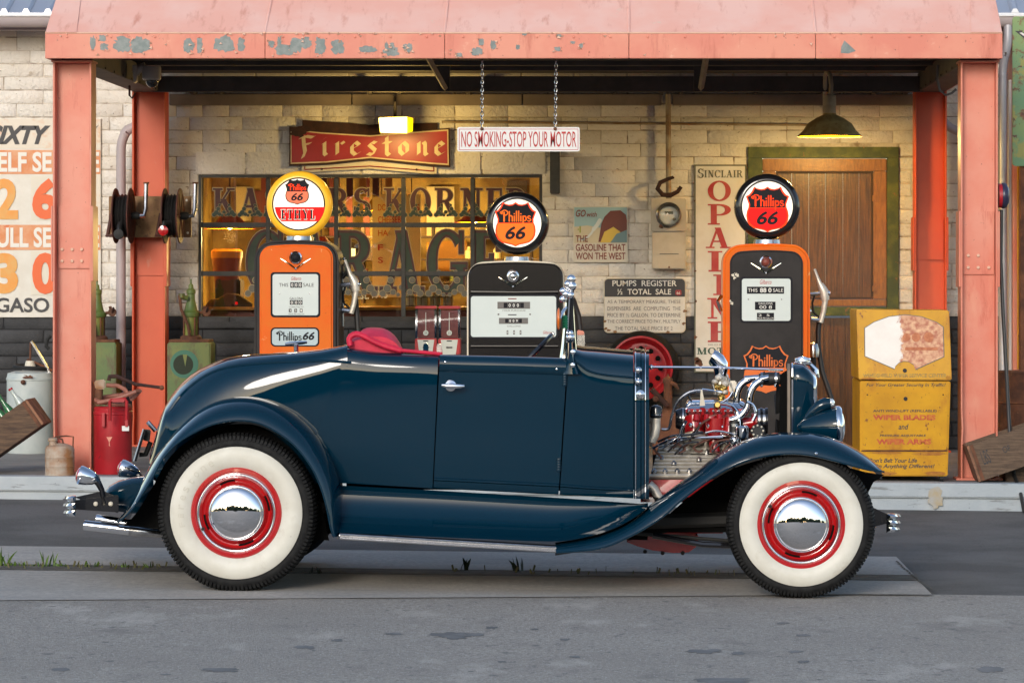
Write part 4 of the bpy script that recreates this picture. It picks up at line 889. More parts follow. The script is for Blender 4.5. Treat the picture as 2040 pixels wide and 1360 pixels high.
text('2', (-12, 356, 36, 437), DS-.003, 'amber_num', ps, bold=.04); text('6', (64, 355, 116, 437), DS-.007, 'orange_num', ps, bold=.045)
text('3', (-12, 504, 36, 585), DS-.003, 'amber_num', ps, bold=.05); text('0', (64, 503, 116, 586), DS-.007, 'orange_num', ps, bold=.045)
text('GASO', (-9, 593, 98, 622), DS-.003, 'dark_text', ps, bold=.02)
rs_ = thing('rusty_green_sign', 'green rust-eaten sign hanging at the right edge of the picture', 'sign', P(2100, 330, 24.6))
plate(rrect(2017, 33, 2190, 331, 7), 24.6, .02, 'panel', 'green_sign', rs_, bevel=.003)
plate([(2022, 62), (2034, 62), (2090, 100), (2090, 118)], 24.598, .001, 'lettering', 'dark_text', rs_); plate([(2031, 66), (2036, 65), (2090, 102), (2090, 108)], 24.596, .001, 'lettering', 'white_text', rs_)
MB().box(X(2032, 24.65), X(2056, 24.65), 24.63-DK, 24.72-DK, zs(3), Z(40, 24.65)).build('post', 'rusty', rs_, bevel=.004)
# ================================================================== WALL FITTINGS
em = thing('electric_meter', 'beige electric meter box with round glass dial on the wall', 'meter', P(1332, 535, 25.85))
MB().prism(pxpoly(rectpx(1297, 395.5, 1367, 461), 25.72), (0, .17, 0)).build('upper_box', 'meter_beige', em, bevel=.006); MB().prism(pxpoly(rectpx(1299, 462, 1366, 535.5), 25.73), (0, .16, 0)).build('lower_box', 'meter_beige', em, bevel=.006)
c = P(1332, 428.5, 25.715)
MB().lathe([(.095, 0), (.095, .025), (.085, .035), (.08, .03)], c, (0, -1, 0), 36, caps=False).build('ring', 'dull_chrome', em); MB().lathe([(.086, .002), (.001, .004)], c, (0, -1, 0), 32).build('dial', 'sign_white', em)
MB().lathe([(.083, .03), (.08, .055), (.06, .07), (.001, .076)], c, (0, -1, 0), 28, caps=False).build('dial_glass', 'clear_glass', em, smooth=60)
plate(rectpx(1324, 421, 1341, 427), 25.708, .002, 'display', 'olive_text', em); MB().ball(P(1343, 437, 25.70), .012, n=8, m=6).build('knob', 'grey_text', em); MB().tube([P(1318, 448, 25.70), P(1316, 454, 25.70)], .015, 8).build('lug', 'rusty', em)
MB().tube([P(1314, 506, 25.728), P(1352, 506, 25.728)], .003, 5).build('scratch', 'grey_text', em); MB().ball(P(1333, 532, 25.725), .007, n=8, m=5).build('screw', 'rusty', em)
MB().tube([P(1331, 188, 25.80), P(1332, 385, 25.80), P(1332, 397, 25.80)], .02, 12).build('conduit', 'conduit', em)
hk = thing('iron_hook', 'dark curved iron hook hung beside the meter conduit', 'hook', P(1333, 390, 25.74))
MB().tube([P(a, b, 25.76) for a, b in ((1342, 353), (1330, 357), (1315, 364), (1310, 376), (1320, 388), (1336, 389), (1350, 382), (1357, 372))], [.012, .014, .017, .018, .018, .018, .016, .014], 10).build('hook', 'rust_dark', hk); MB().tube([P(1342, 354, 25.76), P(1342, 354, 25.89)], .007, 6).build('nail', 'rust_dark', hk)
tag(MB().box(X(1096, 25.8), X(1115, 25.8), 25.74-DK, DW-DK, Z(386, 25.8), Z(300, 25.8)).build('vent_box', 'window_bar', None, bevel=.005), 'narrow black metal box fixed to the wall below the hanging sign', 'box')
sc_c = thing('security_camera', 'white dome security camera under the left end of the canopy', 'camera', P(292, 172, 23.6))
MB().prism([P(263, 130, 23.6), P(273, 130, 23.6), P(272, 162, 23.6), P(266, 166, 23.6)], (0, .08, 0)).build('wall_plate', 'dome_camera', sc_c, bevel=.004); MB().tube([P(270, 148, 23.64), P(276, 138, 23.64), P(290, 134, 23.64)], [.03, .03, .035], 10).build('arm', 'dome_camera', sc_c)
MB().lathe([(.055, 0), (.065, .01), (.066, .085), (.06, .095)], P(302, 160, 23.64), (0, 0, 1), 24).build('housing', 'dome_camera', sc_c); MB().ball(P(303, 161, 23.64), .045, .045, .05, 16, 10).build('dome', 'black_gloss', sc_c)
MB().tube([P(258, 172, 24.2), P(258, 190, 24.3), P(263, 196, 24.3), P(270, 186, 24.3)], .008, 6).build('cable', 'rust_dark', sc_c)
cw = MB().tube([P(a, b, 23.2) for a, b in ((1868, 130), (1867, 160), (1872, 180), (1884, 190), (1896, 186), (1905, 178))], .008, 8).build('loose_cable', 'grey_text', None); tag(cw, 'grey cable looping under the right end of the canopy', 'cable')
bz = thing('alarm_bell', 'dark round alarm bell with red backing on the right column', 'bell', P(2000, 390, 22.0))
c = Vector((2.372, 22.0-DK, Z(390, 22.0)))
MB().lathe([(.078, 0), (.078, .022)], c, (1, 0, 0), 28).build('backing', 'can_red', bz); MB().lathe([(.08, .022), (.084, .03), (.08, .05), (.05, .066), (.001, .07)], c, (1, 0, 0), 28, caps=False).build('gong', 'purple_plastic', bz, smooth=60)
tag(MB().tube([P(1995, 418, 22.0), P(1994, 520, 22.0), P(1998, 620, 21.95), P(2006, 760, 21.9), P(2012, 870, 21.85), P(2020, 945, 21.75), P(2034, 985, 21.48), P(2040, 1018, 21.3), P(2060, 1022, 21.2)], .012, 10).build('black_hose', 'rubber', None), 'black air hose trailing down the right column past the crate', 'hose')
# hose reels on the back left column
rp = tag(MB().box(X(217, 25.36), X(381, 25.36), 25.35-DK, 25.385-DK, Z(473, 25.36), Z(391, 25.36)).build('reel_plate', 'rusty_plate', None, bevel=.004), 'rust-stained steel plate bolted across the left column for the reels', 'plate')
for x, y in ((225, 399), (372, 399), (225, 465), (374, 464)): MB().lathe([(.009, 0), (.009, .006)], P(x, y, 25.35), (0, -1, 0), 8).build('bolt', 'ivory', rp)
def reel(x, nz, label, col):
    t = thing('hose_reel', label, 'hose reel', P(x, 470, 25.1), 'hose reels on the column plate'); yaw = 1
    c = P(x+12, 430, 25.12); ax = Vector((math.cos(R(yaw)), -math.sin(R(yaw)), 0)); r = .2
    for s_ in (-.055, .055):
        MB().lathe([(r*.86, s_-.003), (r, s_-.005), (r+.003, s_), (r, s_+.005), (r*.86, s_+.003)], c, ax, 36).build('side_ring', 'rusty_reel', t)
        for k in range(6):
            a = k*math.pi/3; e1 = ax.cross(Vector((0, 0, 1))).normalized()
            MB().tube([c+ax*s_, c+ax*s_+(e1*math.cos(a)+Vector((0, 0, 1))*math.sin(a))*r*.9], .01, 5).build('spoke', 'rusty_reel', t)
    for k in range(4): MB().lathe([(r*.72, -.045+k*.024), (r*.8, -.033+k*.024), (r*.72, -.021+k*.024)], c, ax, 32).build('hose_coil', 'rubber', t)
    MB().lathe([(.03, -.06), (.03, .10), (.02, .12)], c, ax, 14).build('hub', 'black_matt', t)
    MB().tube([c+ax*.1, c+ax*.15, c+ax*.16+Vector((0, .02, .05)), c+ax*.16+Vector((0, .05, .24))], .016, 8).build('feed_pipe', 'dull_chrome', t); MB().lathe([(.02, 0), (.022, .012)], c+ax*.16+Vector((0, .05, .235)), (0, 0, 1), 8).build('pipe_cap', 'rusty', t)
    e = P(nz[0], nz[1], 24.93); MB().tube([c+Vector((0, -.13, -.05)), e+Vector((0, .02, .06)), e], [.02, .02, .022], 8).build('nozzle_hose', 'rubber', t)
    MB().lathe([(.03, 0), (.038, .01), (.036, .03), (.01, .036)], e, (0, -1, .1), 18).build('stopper', col, t)
    MB().tube([P(x-20, 468, 25.34), P(x-12, 425, 25.34)], .012, 6).build('stay', 'rusty_reel', t); MB().tube([P(x-22, 470, 25.3), P(x-4, 468, 25.1)], .010, 6).build('guide_arm', 'rusty_reel', t)
reel(234, (237, 467), 'left rusty hose reel of the pair, with a black stopper', 'black_matt'); reel(332, (326, 460), 'right rusty hose reel of the pair, with a shiny red stopper', 'red_paint')
# ================================================================== PETROL PUMPS
def phillips(box, d, mat, parent, wd=.12): poly_letters(scr_word('Phillips', wd), box, d, mat, parent)
def badge(cx, y0, y1, hw, d, m_top, m_bot, m_edge, m_word, m_num, parent, numbox=None, split=.47):
    plate(shield(cx, y0, y1, hw), d, .001, 'badge_edge', m_edge, parent); e = hw*.06
    sh = shield(cx, y0+e, y1-e, hw-e*1.2); ym = y0+(y1-y0)*split
    plate(clip_y(sh, ym-.6, True), d-.0012, .001, 'badge_top', m_top, parent); plate(clip_y(sh, ym+.6, False), d-.0012, .001, 'badge_field', m_bot, parent)
    h = y1-y0; phillips((cx-hw*.76, y0+h*.17, cx+hw*.76, y0+h*.52), d-.0015, m_word, parent, .125)
    text('66', (cx-hw*.5, y0+h*.54, cx+hw*.5, y0+h*.84), d-.0015, m_num, parent, bold=.03, shear=.25)
def vemblem(cx, cy, d, parent, mid='dull_chrome', s=1.):
    e = part_empty('emblem', P(cx, cy, d), parent)
    MB().lathe([(.044*s, 0), (.042*s, .012), (.034*s, .016), (.028*s, .01)], P(cx, cy, d), (0, -1, 0), 28).build('ring', 'chrome', e); MB().ball(P(cx, cy, d-.008), .026*s, .014, .026*s, 16, 8).build('boss', mid, e)
    for sg in (-1, 1):
        MB().tube([P(cx+sg*30*s, cy+2, d-.002), P(cx+sg*14*s, cy+12*s, d-.005), P(cx+sg*2, cy+21*s, d-.006)], [.003, .007, .007], 6).build('vee_wing', 'chrome', e)
    MB().ball(P(cx, cy+22*s, d-.006), .008, n=8, m=6).build('vee_tip', 'chrome', e)
def digits(s, x0, y0, x1, y1, d, parent, cells=True, mat='print_black', tm='white_text'):
    n = len(s); w_ = (x1-x0)/n
    for k, c in enumerate(s):
        plate(rectpx(x0+k*w_+.4, y0, x0+(k+1)*w_-.4, y1), d, .001, 'counter_cell', mat, parent)
        if c != ' ': text(c, (x0+k*w_+w_*.25, y0+(y1-y0)*.16, x0+(k+1)*w_-w_*.25, y1-(y1-y0)*.16), d-.001, tm, parent, bold=.02)
def pump(label, cx, hw, ytop, d, case_m, face_m, fhw, ftop, dial, globe, gr, grim, rad=34):
    b = thing('petrol_pump', label, 'petrol pump', (X(cx, d+.22), d+.22-DK, zs(X(cx, d))), 'vintage petrol pumps on the island'); zb_ = zs(X(cx, d))
    ybot = VY+(CH-zb_)*F/d
    MB().prism(pxpoly(rrect(cx-hw, ytop+6, cx+hw, ybot, rad, 8, 6), d), (0, .46, 0)).build('casing', case_m, b, bevel=.018, seg=3)
    MB().prism(pxpoly(rrect(cx-fhw, ftop+5, cx+fhw, ybot-25, 22, 6, 5), d-.022), (0, .03, 0)).build('face_panel', face_m, b, bevel=.012, seg=3)
    df = d-.0225; x0, y0, x1, y1 = dial
    plate(rrect(x0-4, y0-4, x1+4, y1+4, 7), df-.003, .004, 'dial_frame', 'print_black', b, bevel=.001); plate(rrect(x0, y0, x1, y1, 5), df-.005, .003, 'dial', 'dial_white', b)
    gx, gy = globe; dg = d+.16
    MB().lathe([(gr*.42*dg/F*1.02, 0), (gr*.42*dg/F, .012), (gr*.40*dg/F, .045)], (X(gx, dg), dg-DK, Z(ytop+3, dg)-.01), (0, 0, 1), 28).build('globe_collar', 'dull_chrome', b)
    g = part_empty('globe', P(gx, gy, dg), b); r = gr*dg/F; c = P(gx, gy, dg)
    MB().lathe([(r*.80, -.075), (r*.9, -.072), (r*.98, -.04), (r, 0), (r*.98, .04), (r*.9, .072), (r*.80, .075)], c, (0, -1, 0), 64, caps=True).build('globe_body', grim, g, smooth=60)
    MB().lathe([(r*.80, .0752), (r*.77, .0785), (r*.76, .077)], c, (0, -1, 0), 56, caps=False).build('lens_ring', 'globe_black' if grim == 'globe_black' else 'print_black', g)
    MB().lathe([(r*.775, .0758), (.0001, .0766)], c, (0, -1, 0), 56, caps=False).build('lens', 'lit_white', g)
    return b, g, df, dg-.0785
# orange pump with yellow globe
b, g, df, dl = pump('orange petrol pump with black casing and glowing yellow-rimmed globe', 590, 84, 478, 22.9, 'pump_black', 'pump_orange', 73, 487, (543, 546, 634, 628), (597, 407), 66, 'globe_yellow')
badge(592, 357, 408, 24, dl, 'print_black', 'lit_dull_orange', 'print_black', 'lit_redorange', 'print_black', g)
bandp = [(x, y) for x, y in circ(597, 407, 50, 50, 72)]
plate(clip_y(clip_y(bandp, 412.5, False), 441, True), dl-.001, .001, 'band', 'lit_red', g)
poly_letters(serif('ETHYL', .14, .03), (559, 417, 628, 437.5), dl-.0018, 'lit_white', g); poly_letters(serif('ETHYL', .14, .01), (560, 418, 627, 436.5), dl-.0045, 'print_black', g)
vemblem(589, 513, df, b, 'print_black')
T = lambda s, bx, mt='dark_text', **k: text(s, bx, df-.0065, mt, b, **k)
T('Gilbarco', (580, 551, 600, 558), 'red_text', shear=.3); T('THIS', (556, 564, 574, 571)); T('SALE', (604, 564, 625, 571)); digits('000', 578, 562, 602, 573, df-.0062, b)
T('GALLONS', (577, 592, 603, 597)); digits('000', 577, 598, 603, 607, df-.0062, b); T('COMPUTED AT', (576, 610, 605, 613), 'grey_text')
for k, c in enumerate('331'): digits(c, 575+k*11, 615, 581+k*11, 622, df-.0062, b)
T('PRICE PER GALLON', (575, 624, 606, 627), 'grey_text')
for x in (557, 617): MB().ball(P(x, 585, df-.006), .005, n=6, m=5).build('screw', 'dull_chrome', b)
plate(rrect(539, 652, 636, 690, 9), df-.003, .004, 'badge_frame', 'print_black', b); plate(rrect(542, 655, 633, 687.5, 7), df-.005, .003, 'badge_panel', 'dial_blue', b)
phillips((550, 659, 601, 684), df-.006, 'print_black', b, .13); text('66', (603, 661, 627, 677), df-.006, 'print_black', b, bold=.03, shear=.3)
def hose_set(cx, hw, d, parent, pts, noz, yb_):
    MB().tube([P(a, c, e) for a, c, e in pts], .018, 10).build('hose', 'rubber', parent)
    n_ = part_empty('nozzle', P(noz[0], noz[1], noz[2]), parent); x, y, e = noz
    MB().tube([P(x-16, y-42, e), P(x-10, y-26, e), P(x-4, y-10, e)], [.011, .012, .018], 10).build('spout', 'alu', n_)
    MB().tube([P(x-4, y-12, e), P(x+4, y+4, e), P(x+6, y+20, e)], [.022, .034, .028], 12).build('valve_body', 'alu', n_); MB().ball(P(x+10, y+6, e), .024, n=10, m=7).build('valve_cap', 'chrome', n_)
    MB().tube([P(x+6, y+18, e), P(x+2, y+44, e), P(x-4, y+64, e)], [.02, .018, .02], 10).build('grip', 'alu', n_); MB().tube([P(x-14, y+6, e), P(x-20, y+26, e), P(x-18, y+44, e), P(x-6, y+54, e)], .007, 8).build('guard', 'black_matt', n_)
    MB().tube([P(x-24, y+8, e), P(x-2, y+6, e)], .016, 8).build('holster', 'dull_chrome', n_); MB().tube([P(x-22, y+58, e), P(x-2, y+60, e)], .016, 8).build('holster', 'dull_chrome', n_)
hose_set(590, 84, 22.9, b, [(674, 560, 23.2), (692, 542, 23.2), (702, 560, 23.2), (709, 600, 23.2), (713, 660, 23.2), (714, 740, 23.2), (700, 840, 23.2), (680, 880, 23.25)], (703, 560, 23.15), 0)
MB().tube([P(683, 528, 23.2), P(683, 650, 23.2)], .010, 8).build('hang_rail', 'dull_chrome', b)
for y in (515, 528): MB().ball(P(685, y, 23.2), .012, n=8, m=6).build('rail_bolt', 'dull_chrome', b)
# black pump with cream edge
b, g, df, dl = pump('wide black petrol pump with cream edging behind the car door', 1027, 97, 519, 22.9, 'ivory', 'pump_black_gloss', 94, 522, (938, 590, 1108, 671), (1031, 445), 63, 'globe_black', 30)
badge(1027, 403, 491, 41, dl, 'print_black', 'lit_orange', 'lit_redorange', 'lit_orange', 'print_black', g)
vemblem(1022, 550, df, b, 'dull_chrome', .95)
MB().tube([P(938, 582, df-.004), P(1027, 583, df-.006), P(1112, 582, df-.004)], .012, 8, flat=.5).build('cross_bead', 'pump_black_gloss', b); MB().tube([P(938, 690, df-.004), P(1112, 690, df-.004)], .01, 8, flat=.5).build('cross_bead', 'pump_black_gloss', b)
for x0, x1, y0_, y1_ in ((991, 1056, 601, 615), (994, 1052, 633, 645)):
    plate(rectpx(x0, y0_, x1, y1_), df-.0062, .001, 'counter_window', 'grey_text', b); digits(' 000 ' if y0_ < 620 else ' 009 ', x0+12, y0_+2, x1-12, y1_-2, df-.0075, b)
T('YOUR PURCHASE', (1000, 617, 1047, 620), 'grey_text'); T('GALLONS', (1010, 648, 1037, 651), 'grey_text'); T('Gilbarco', (1082, 659, 1098, 665), 'red_text', shear=.3)
plate(rectpx(1012, 594, 1029, 596), df-.0062, .001, 'print_bar', 'brown_text', b); plate(rectpx(1012, 626, 1029, 628), df-.0062, .001, 'print_bar', 'dark_text', b)
for k in range(3): digits('0', 1009+k*13, 658, 1013+k*13, 666, df-.0062, b)
for x in (993, 1056): MB().ball(P(x, 626, df-.006), .006, n=6, m=5).build('screw', 'grey_text', b)
MB().tube([P(1128, 575, 23.1), P(1142, 600, 23.15), P(1152, 630, 23.15), P(1158, 680, 23.15), P(1160, 760, 23.15), P(1150, 880, 23.2)], .022, 10).build('hose', 'rubber', b)
MB().hexa([P(1149, 658, 23.1), P(1164, 660, 23.1), P(1166, 688, 23.1), P(1150, 690, 23.1)], [P(1149, 658, 23.2), P(1164, 660, 23.2), P(1166, 688, 23.2), P(1150, 690, 23.2)]).build('hose_holder', 'dull_chrome', b, bevel=.006)
MB().hexa([P(1150, 657, 23.09), P(1163, 659, 23.09), P(1164, 667, 23.09), P(1150, 667, 23.09)], [P(1150, 657, 23.21), P(1163, 659, 23.21), P(1164, 667, 23.21), P(1150, 667, 23.21)]).build('holder_cap', 'pink_paint', b, bevel=.004)
# black-faced pump with orange casing
b, g, df, dl = pump('black-faced petrol pump with orange casing in front of the wooden door', 1527, 87, 485, 22.9, 'pump_orange', 'pump_black', 73, 498, (1478, 555, 1575, 639), (1528, 412), 66, 'globe_black')
badge(1529, 372, 462, 43, dl, 'print_black', 'lit_red', 'lit_redorange', 'lit_redorange', 'print_black', g)
vemblem(1526, 522, df, b, 'brown_text')
T('Gilbarco', (1514, 557, 1537, 566), 'red_text', shear=.3)
plate(rectpx(1488, 571, 1562, 585), df-.0062, .001, 'counter_window', 'print_black', b); T('THIS', (1490, 574.5, 1509, 581.5), 'white_text'); T('SALE', (1540, 574.5, 1560, 581.5), 'white_text'); T('88 0', (1514, 573.5, 1537, 582.5), 'white_text', bold=.02)
plate(rectpx(1504, 601, 1545, 617), df-.0062, .001, 'counter_window', 'print_black', b); T('GALLONS', (1511, 602.5, 1539, 606.5), 'white_text'); T('00 8', (1513, 608.5, 1538, 615), 'white_text')
plate(rectpx(1508, 623, 1542, 637), df-.0062, .001, 'counter_window', 'print_black', b); T('2  5', (1511, 625.5, 1533, 630), 'white_text'); T('PRICE PER GALLON', (1509, 632, 1541, 635.5), 'white_text')
for x in (1491, 1557): MB().ball(P(x, 596, df-.006), .005, n=6, m=5).build('screw', 'dull_chrome', b)
badge(1526, 688, 783, 45, df-.001, 'print_black', 'print_orange', 'print_orange', 'print_orange', 'print_black', b)
for i, (a, c) in enumerate(((1460, 548), (1466, 546), (1469, 549), (1463, 553), (1458, 604), (1456, 601))): plate(jag(a-4, c-4, a+4, c+4, 12, .5, i), df-.001, .0008, 'paint_chip', 'ivory', b, smooth=0)
hose_set(1527, 87, 22.9, b, [(1632, 640, 23.2), (1630, 660, 23.2), (1630, 690, 23.2), (1638, 740, 23.2), (1655, 790, 23.2), (1668, 840, 23.2), (1660, 890, 23.25)], (1638, 578, 23.15), 0)
MB().lathe([(.04, 0), (.042, .05), (.03, .09), (.01, .1)], P(1620, 711, 23.15), (0, 0, 1), 18).build('hose_bell', 'dull_chrome', b); MB().tube([P(1620, 711, 23.15), P(1622, 760, 23.15)], .02, 10).build('hose_pipe', 'black_matt', b)
MB().ball(P(1610, 620, 22.95), .024, n=12, m=8).build('side_knob', 'chrome', b); MB().tube([P(1437, 590, 22.95), P(1430, 600, 22.9), P(1436, 618, 22.95)], .012, 8).build('side_crank', 'chrome', b)
# ================================================================== WIPER CABINET
cb_ = thing('wiper_cabinet', 'yellow rusty windshield wiper service cabinet on casters beside the right column', 'cabinet', (X(1800, 21.75), .3, zs(1.8)))
dF = 21.72; D1 = .75
def cabq(pts, dd): return [P(x, y, dd) for x, y in pts]
TT = {'top': 617, 'mid': 757}
# upper leaning panel, lower front, sides
f0 = [(1706, 617, dF+.10), (1891, 618, dF+.10), (1896, 757, dF), (1711, 756, dF)]
MB().hexa([P(*q) for q in f0], [P(x*1+(VX-x)*.0, y, dF+D1) if 0 else Vector((P(x, y, d_).x, dF+D1-DK, P(x, y, d_).z)) for x, y, d_ in f0]).build('upper_housing', 'cab_yellow', cb_, bevel=.006)
f1 = [(1713, 758.5, dF+.012), (1894, 759.5, dF+.012), (1888, 948, dF+.012), (1713, 948, dF+.012)]
MB().hexa([P(*q) for q in f1], [Vector((P(*q).x, dF+D1-DK, P(*q).z)) for q in f1]).build('lower_housing', 'cab_yellow', cb_, bevel=.006)
MB().hexa([P(1719, 780, dF+.003), P(1889, 780, dF+.003), P(1886, 896, dF+.003), P(1719, 896, dF+.003)], [P(1719, 780, dF+.0115), P(1889, 780, dF+.0115), P(1886, 896, dF+.0115), P(1719, 896, dF+.0115)]).build('drawer_front', 'cab_yellow', cb_, bevel=.003)
MB().tube([P(1716, 897.5, dF+.005), P(1887, 897.5, dF+.005)], .004, 6).build('piano_hinge', 'rusty', cb_)
def lean(x, y): return P(x, y, dF+.10*(757-y)/140)
wpan = [(1721.5, 653), (1740, 641), (1770, 630), (1803, 626), (1836, 630), (1866, 641), (1880, 651), (1881.5, 711), (1824, 737), (1820, 727), (1810, 721), (1800, 720), (1790, 724), (1783, 731), (1782, 736), (1722, 710)]
nrm_ = Vector((0, -1, .25)).normalized()
MB().prism([lean(x, y)+nrm_*.0015 for x, y in wpan], tuple(nrm_*.001)).build('panel_edge', 'olive_text', cb_, smooth=0)
cxp, cyp = 1801, 680; wp2 = [(cxp+(x-cxp)*.978, cyp+(y-cyp)*.972) for x, y in wpan]
MB().prism([lean(x, y)+nrm_*.003 for x, y in wp2], tuple(nrm_*.001)).build('picture_panel', 'cab_white', cb_, smooth=0)
def worn(mat, x0, x1):
    nt = MATS[mat].node_tree; N = nt.nodes; L = nt.links; bs = N['Principled BSDF']; old = bs.inputs['Base Color'].links[0].from_socket
    ge = N.new('ShaderNodeNewGeometry'); sx_ = N.new('ShaderNodeSeparateXYZ'); L.new(ge.outputs['Position'], sx_.inputs[0])
    mr = N.new('ShaderNodeMapRange'); mr.inputs['From Min'].default_value = x0; mr.inputs['From Max'].default_value = x1; L.new(sx_.outputs[0], mr.inputs['Value'])
    n1_ = N.new('ShaderNodeTexNoise'); n1_.inputs['Scale'].default_value = 16; n1_.inputs['Detail'].default_value = 7; n1_.inputs['Roughness'].default_value = .7; L.new(ge.outputs['Position'], n1_.inputs['Vector'])
    ad = N.new('ShaderNodeMath'); ad.operation = 'ADD'; L.new(mr.outputs[0], ad.inputs[0]); L.new(n1_.outputs['Fac'], ad.inputs[1])
    rp = N.new('ShaderNodeMapRange'); rp.inputs['From Min'].default_value = .88; rp.inputs['From Max'].default_value = .99; L.new(ad.outputs[0], rp.inputs['Value'])
    n2_ = N.new('ShaderNodeTexNoise'); n2_.inputs['Scale'].default_value = 34; n2_.inputs['Detail'].default_value = 5; L.new(ge.outputs['Position'], n2_.inputs['Vector'])
    cr = N.new('ShaderNodeValToRGB'); cr.color_ramp.elements[0].position = .35; cr.color_ramp.elements[0].color = (.36, .09, .035, 1); cr.color_ramp.elements[1].position = .68; cr.color_ramp.elements[1].color = (.66, .38, .2, 1); L.new(n2_.outputs['Fac'], cr.inputs[0])
    mx = N.new('ShaderNodeMix'); mx.data_type = 'RGBA'; L.new(rp.outputs[0], mx.inputs['Factor']); L.new(old, [k for k in mx.inputs if k.name == 'A' and k.type == 'RGBA'][0]); L.new(cr.outputs[0], [k for k in mx.inputs if k.name == 'B' and k.type == 'RGBA'][0])
    L.new([k for k in mx.outputs if k.type == 'RGBA'][0], bs.inputs['Base Color'])
worn('cab_white', X(1775, 21.75), X(1822, 21.75))
for cx_, r_ in ((1806, 8), (1825, 9), (1850, 10)): MB().prism([lean(x, y)+nrm_*.0056 for x, y in circ(cx_, 672, r_, r_, 18)], tuple(nrm_*.0006)).build('ghost_print', 'ghost_rust', cb_, smooth=0)
MB().prism([lean(x, y)+nrm_*.0056 for x, y in rectpx(1803, 692, 1868, 698)], tuple(nrm_*.0006)).build('ghost_print', 'ghost_rust', cb_, smooth=0)
MB().lathe([(.013, 0), (.013, .006)], lean(1802.5, 738), (0, -1, .2), 14).build('lock', 'black_matt', cb_); MB().lathe([(.013, 0), (.013, .004)], P(1804, 794, dF+.003), (0, -1, 0), 14).build('lock', 'black_matt', cb_)
ct_ = lambda s, bx, mt='dark_text', dd=.002, **k: text(s, bx, dF+dd, mt, cb_, **k)
text('WINDSHIELD WIPER SERVICE CENTER', (1719, 744, 1886, 751.5), 0, 'faded_text', cb_, bold=.03, fn=lambda x, y: lean(x, y)+nrm_*.0015)
ct_('For Your Greater Security In Traffic!', (1726, 763, 1884, 771.5), dd=.011, bold=.012, shear=.25)
ct_('"Quick Pick!"', (1731, 793, 1789, 803), 'faded_text', bold=.01, shear=.25); ct_('"Quick Fit!"', (1822, 793, 1876, 803), 'dark_text', bold=.015, shear=.25)
ct_('ANTI WIND-LIFT (REFILLABLE)', (1739, 815.5, 1866, 822), 'dark_text', bold=.02, shear=.1); ct_('WIPER BLADES', (1739, 826, 1864, 836.5), 'cab_red', bold=.05)
ct_('and', (1790, 844, 1810, 855), 'dark_text', bold=.015, shear=.25); ct_('PRESSURE ADJUSTABLE', (1753, 865, 1845, 870.5), 'dark_text', bold=.02, shear=.1); ct_('WIPER ARMS', (1746, 874, 1855, 885), 'cab_red', bold=.05)
ct_("Don't Bet Your Life", (1729, 912, 1827, 921), 'dark_text', dd=.011, bold=.02, shear=.25); ct_('On Anything Different!', (1740, 924, 1862, 934), 'dark_text', dd=.011, bold=.02, shear=.25)
for i, bx in enumerate(((1730, 899, 1800, 904), (1815, 899, 1886, 907), (1725, 939, 1790, 947), (1840, 938, 1885, 947), (1884, 748, 1895, 756), (1715, 752, 1745, 756))): plate(jag(*bx, 34, .22, 210+i), dF+.0105 if i < 4 else dF-.001, .0008, 'rust_patch', 'cab_rust', cb_, smooth=0)
for x, y in ((1728, 786), (1879, 786)): MB().ball(P(x, y, dF+.002), .005, n=6, m=5).build('screw', 'rust_dark', cb_)
for x in (1725, 1875):
    for dd in (.06, .40):
        p = P(x, 948, dF+dd); zz_ = zs(p.x); MB().tube([p, Vector((p.x, p.y, zz_+.02))], .012, 8).build('caster_stem', 'rust_dark', cb_); MB().lathe([(.02, -.01), (.02, .01)], Vector((p.x, p.y-.01, zz_+.0205)), (1, 0, 0), 14).build('caster', 'black_matt', cb_)
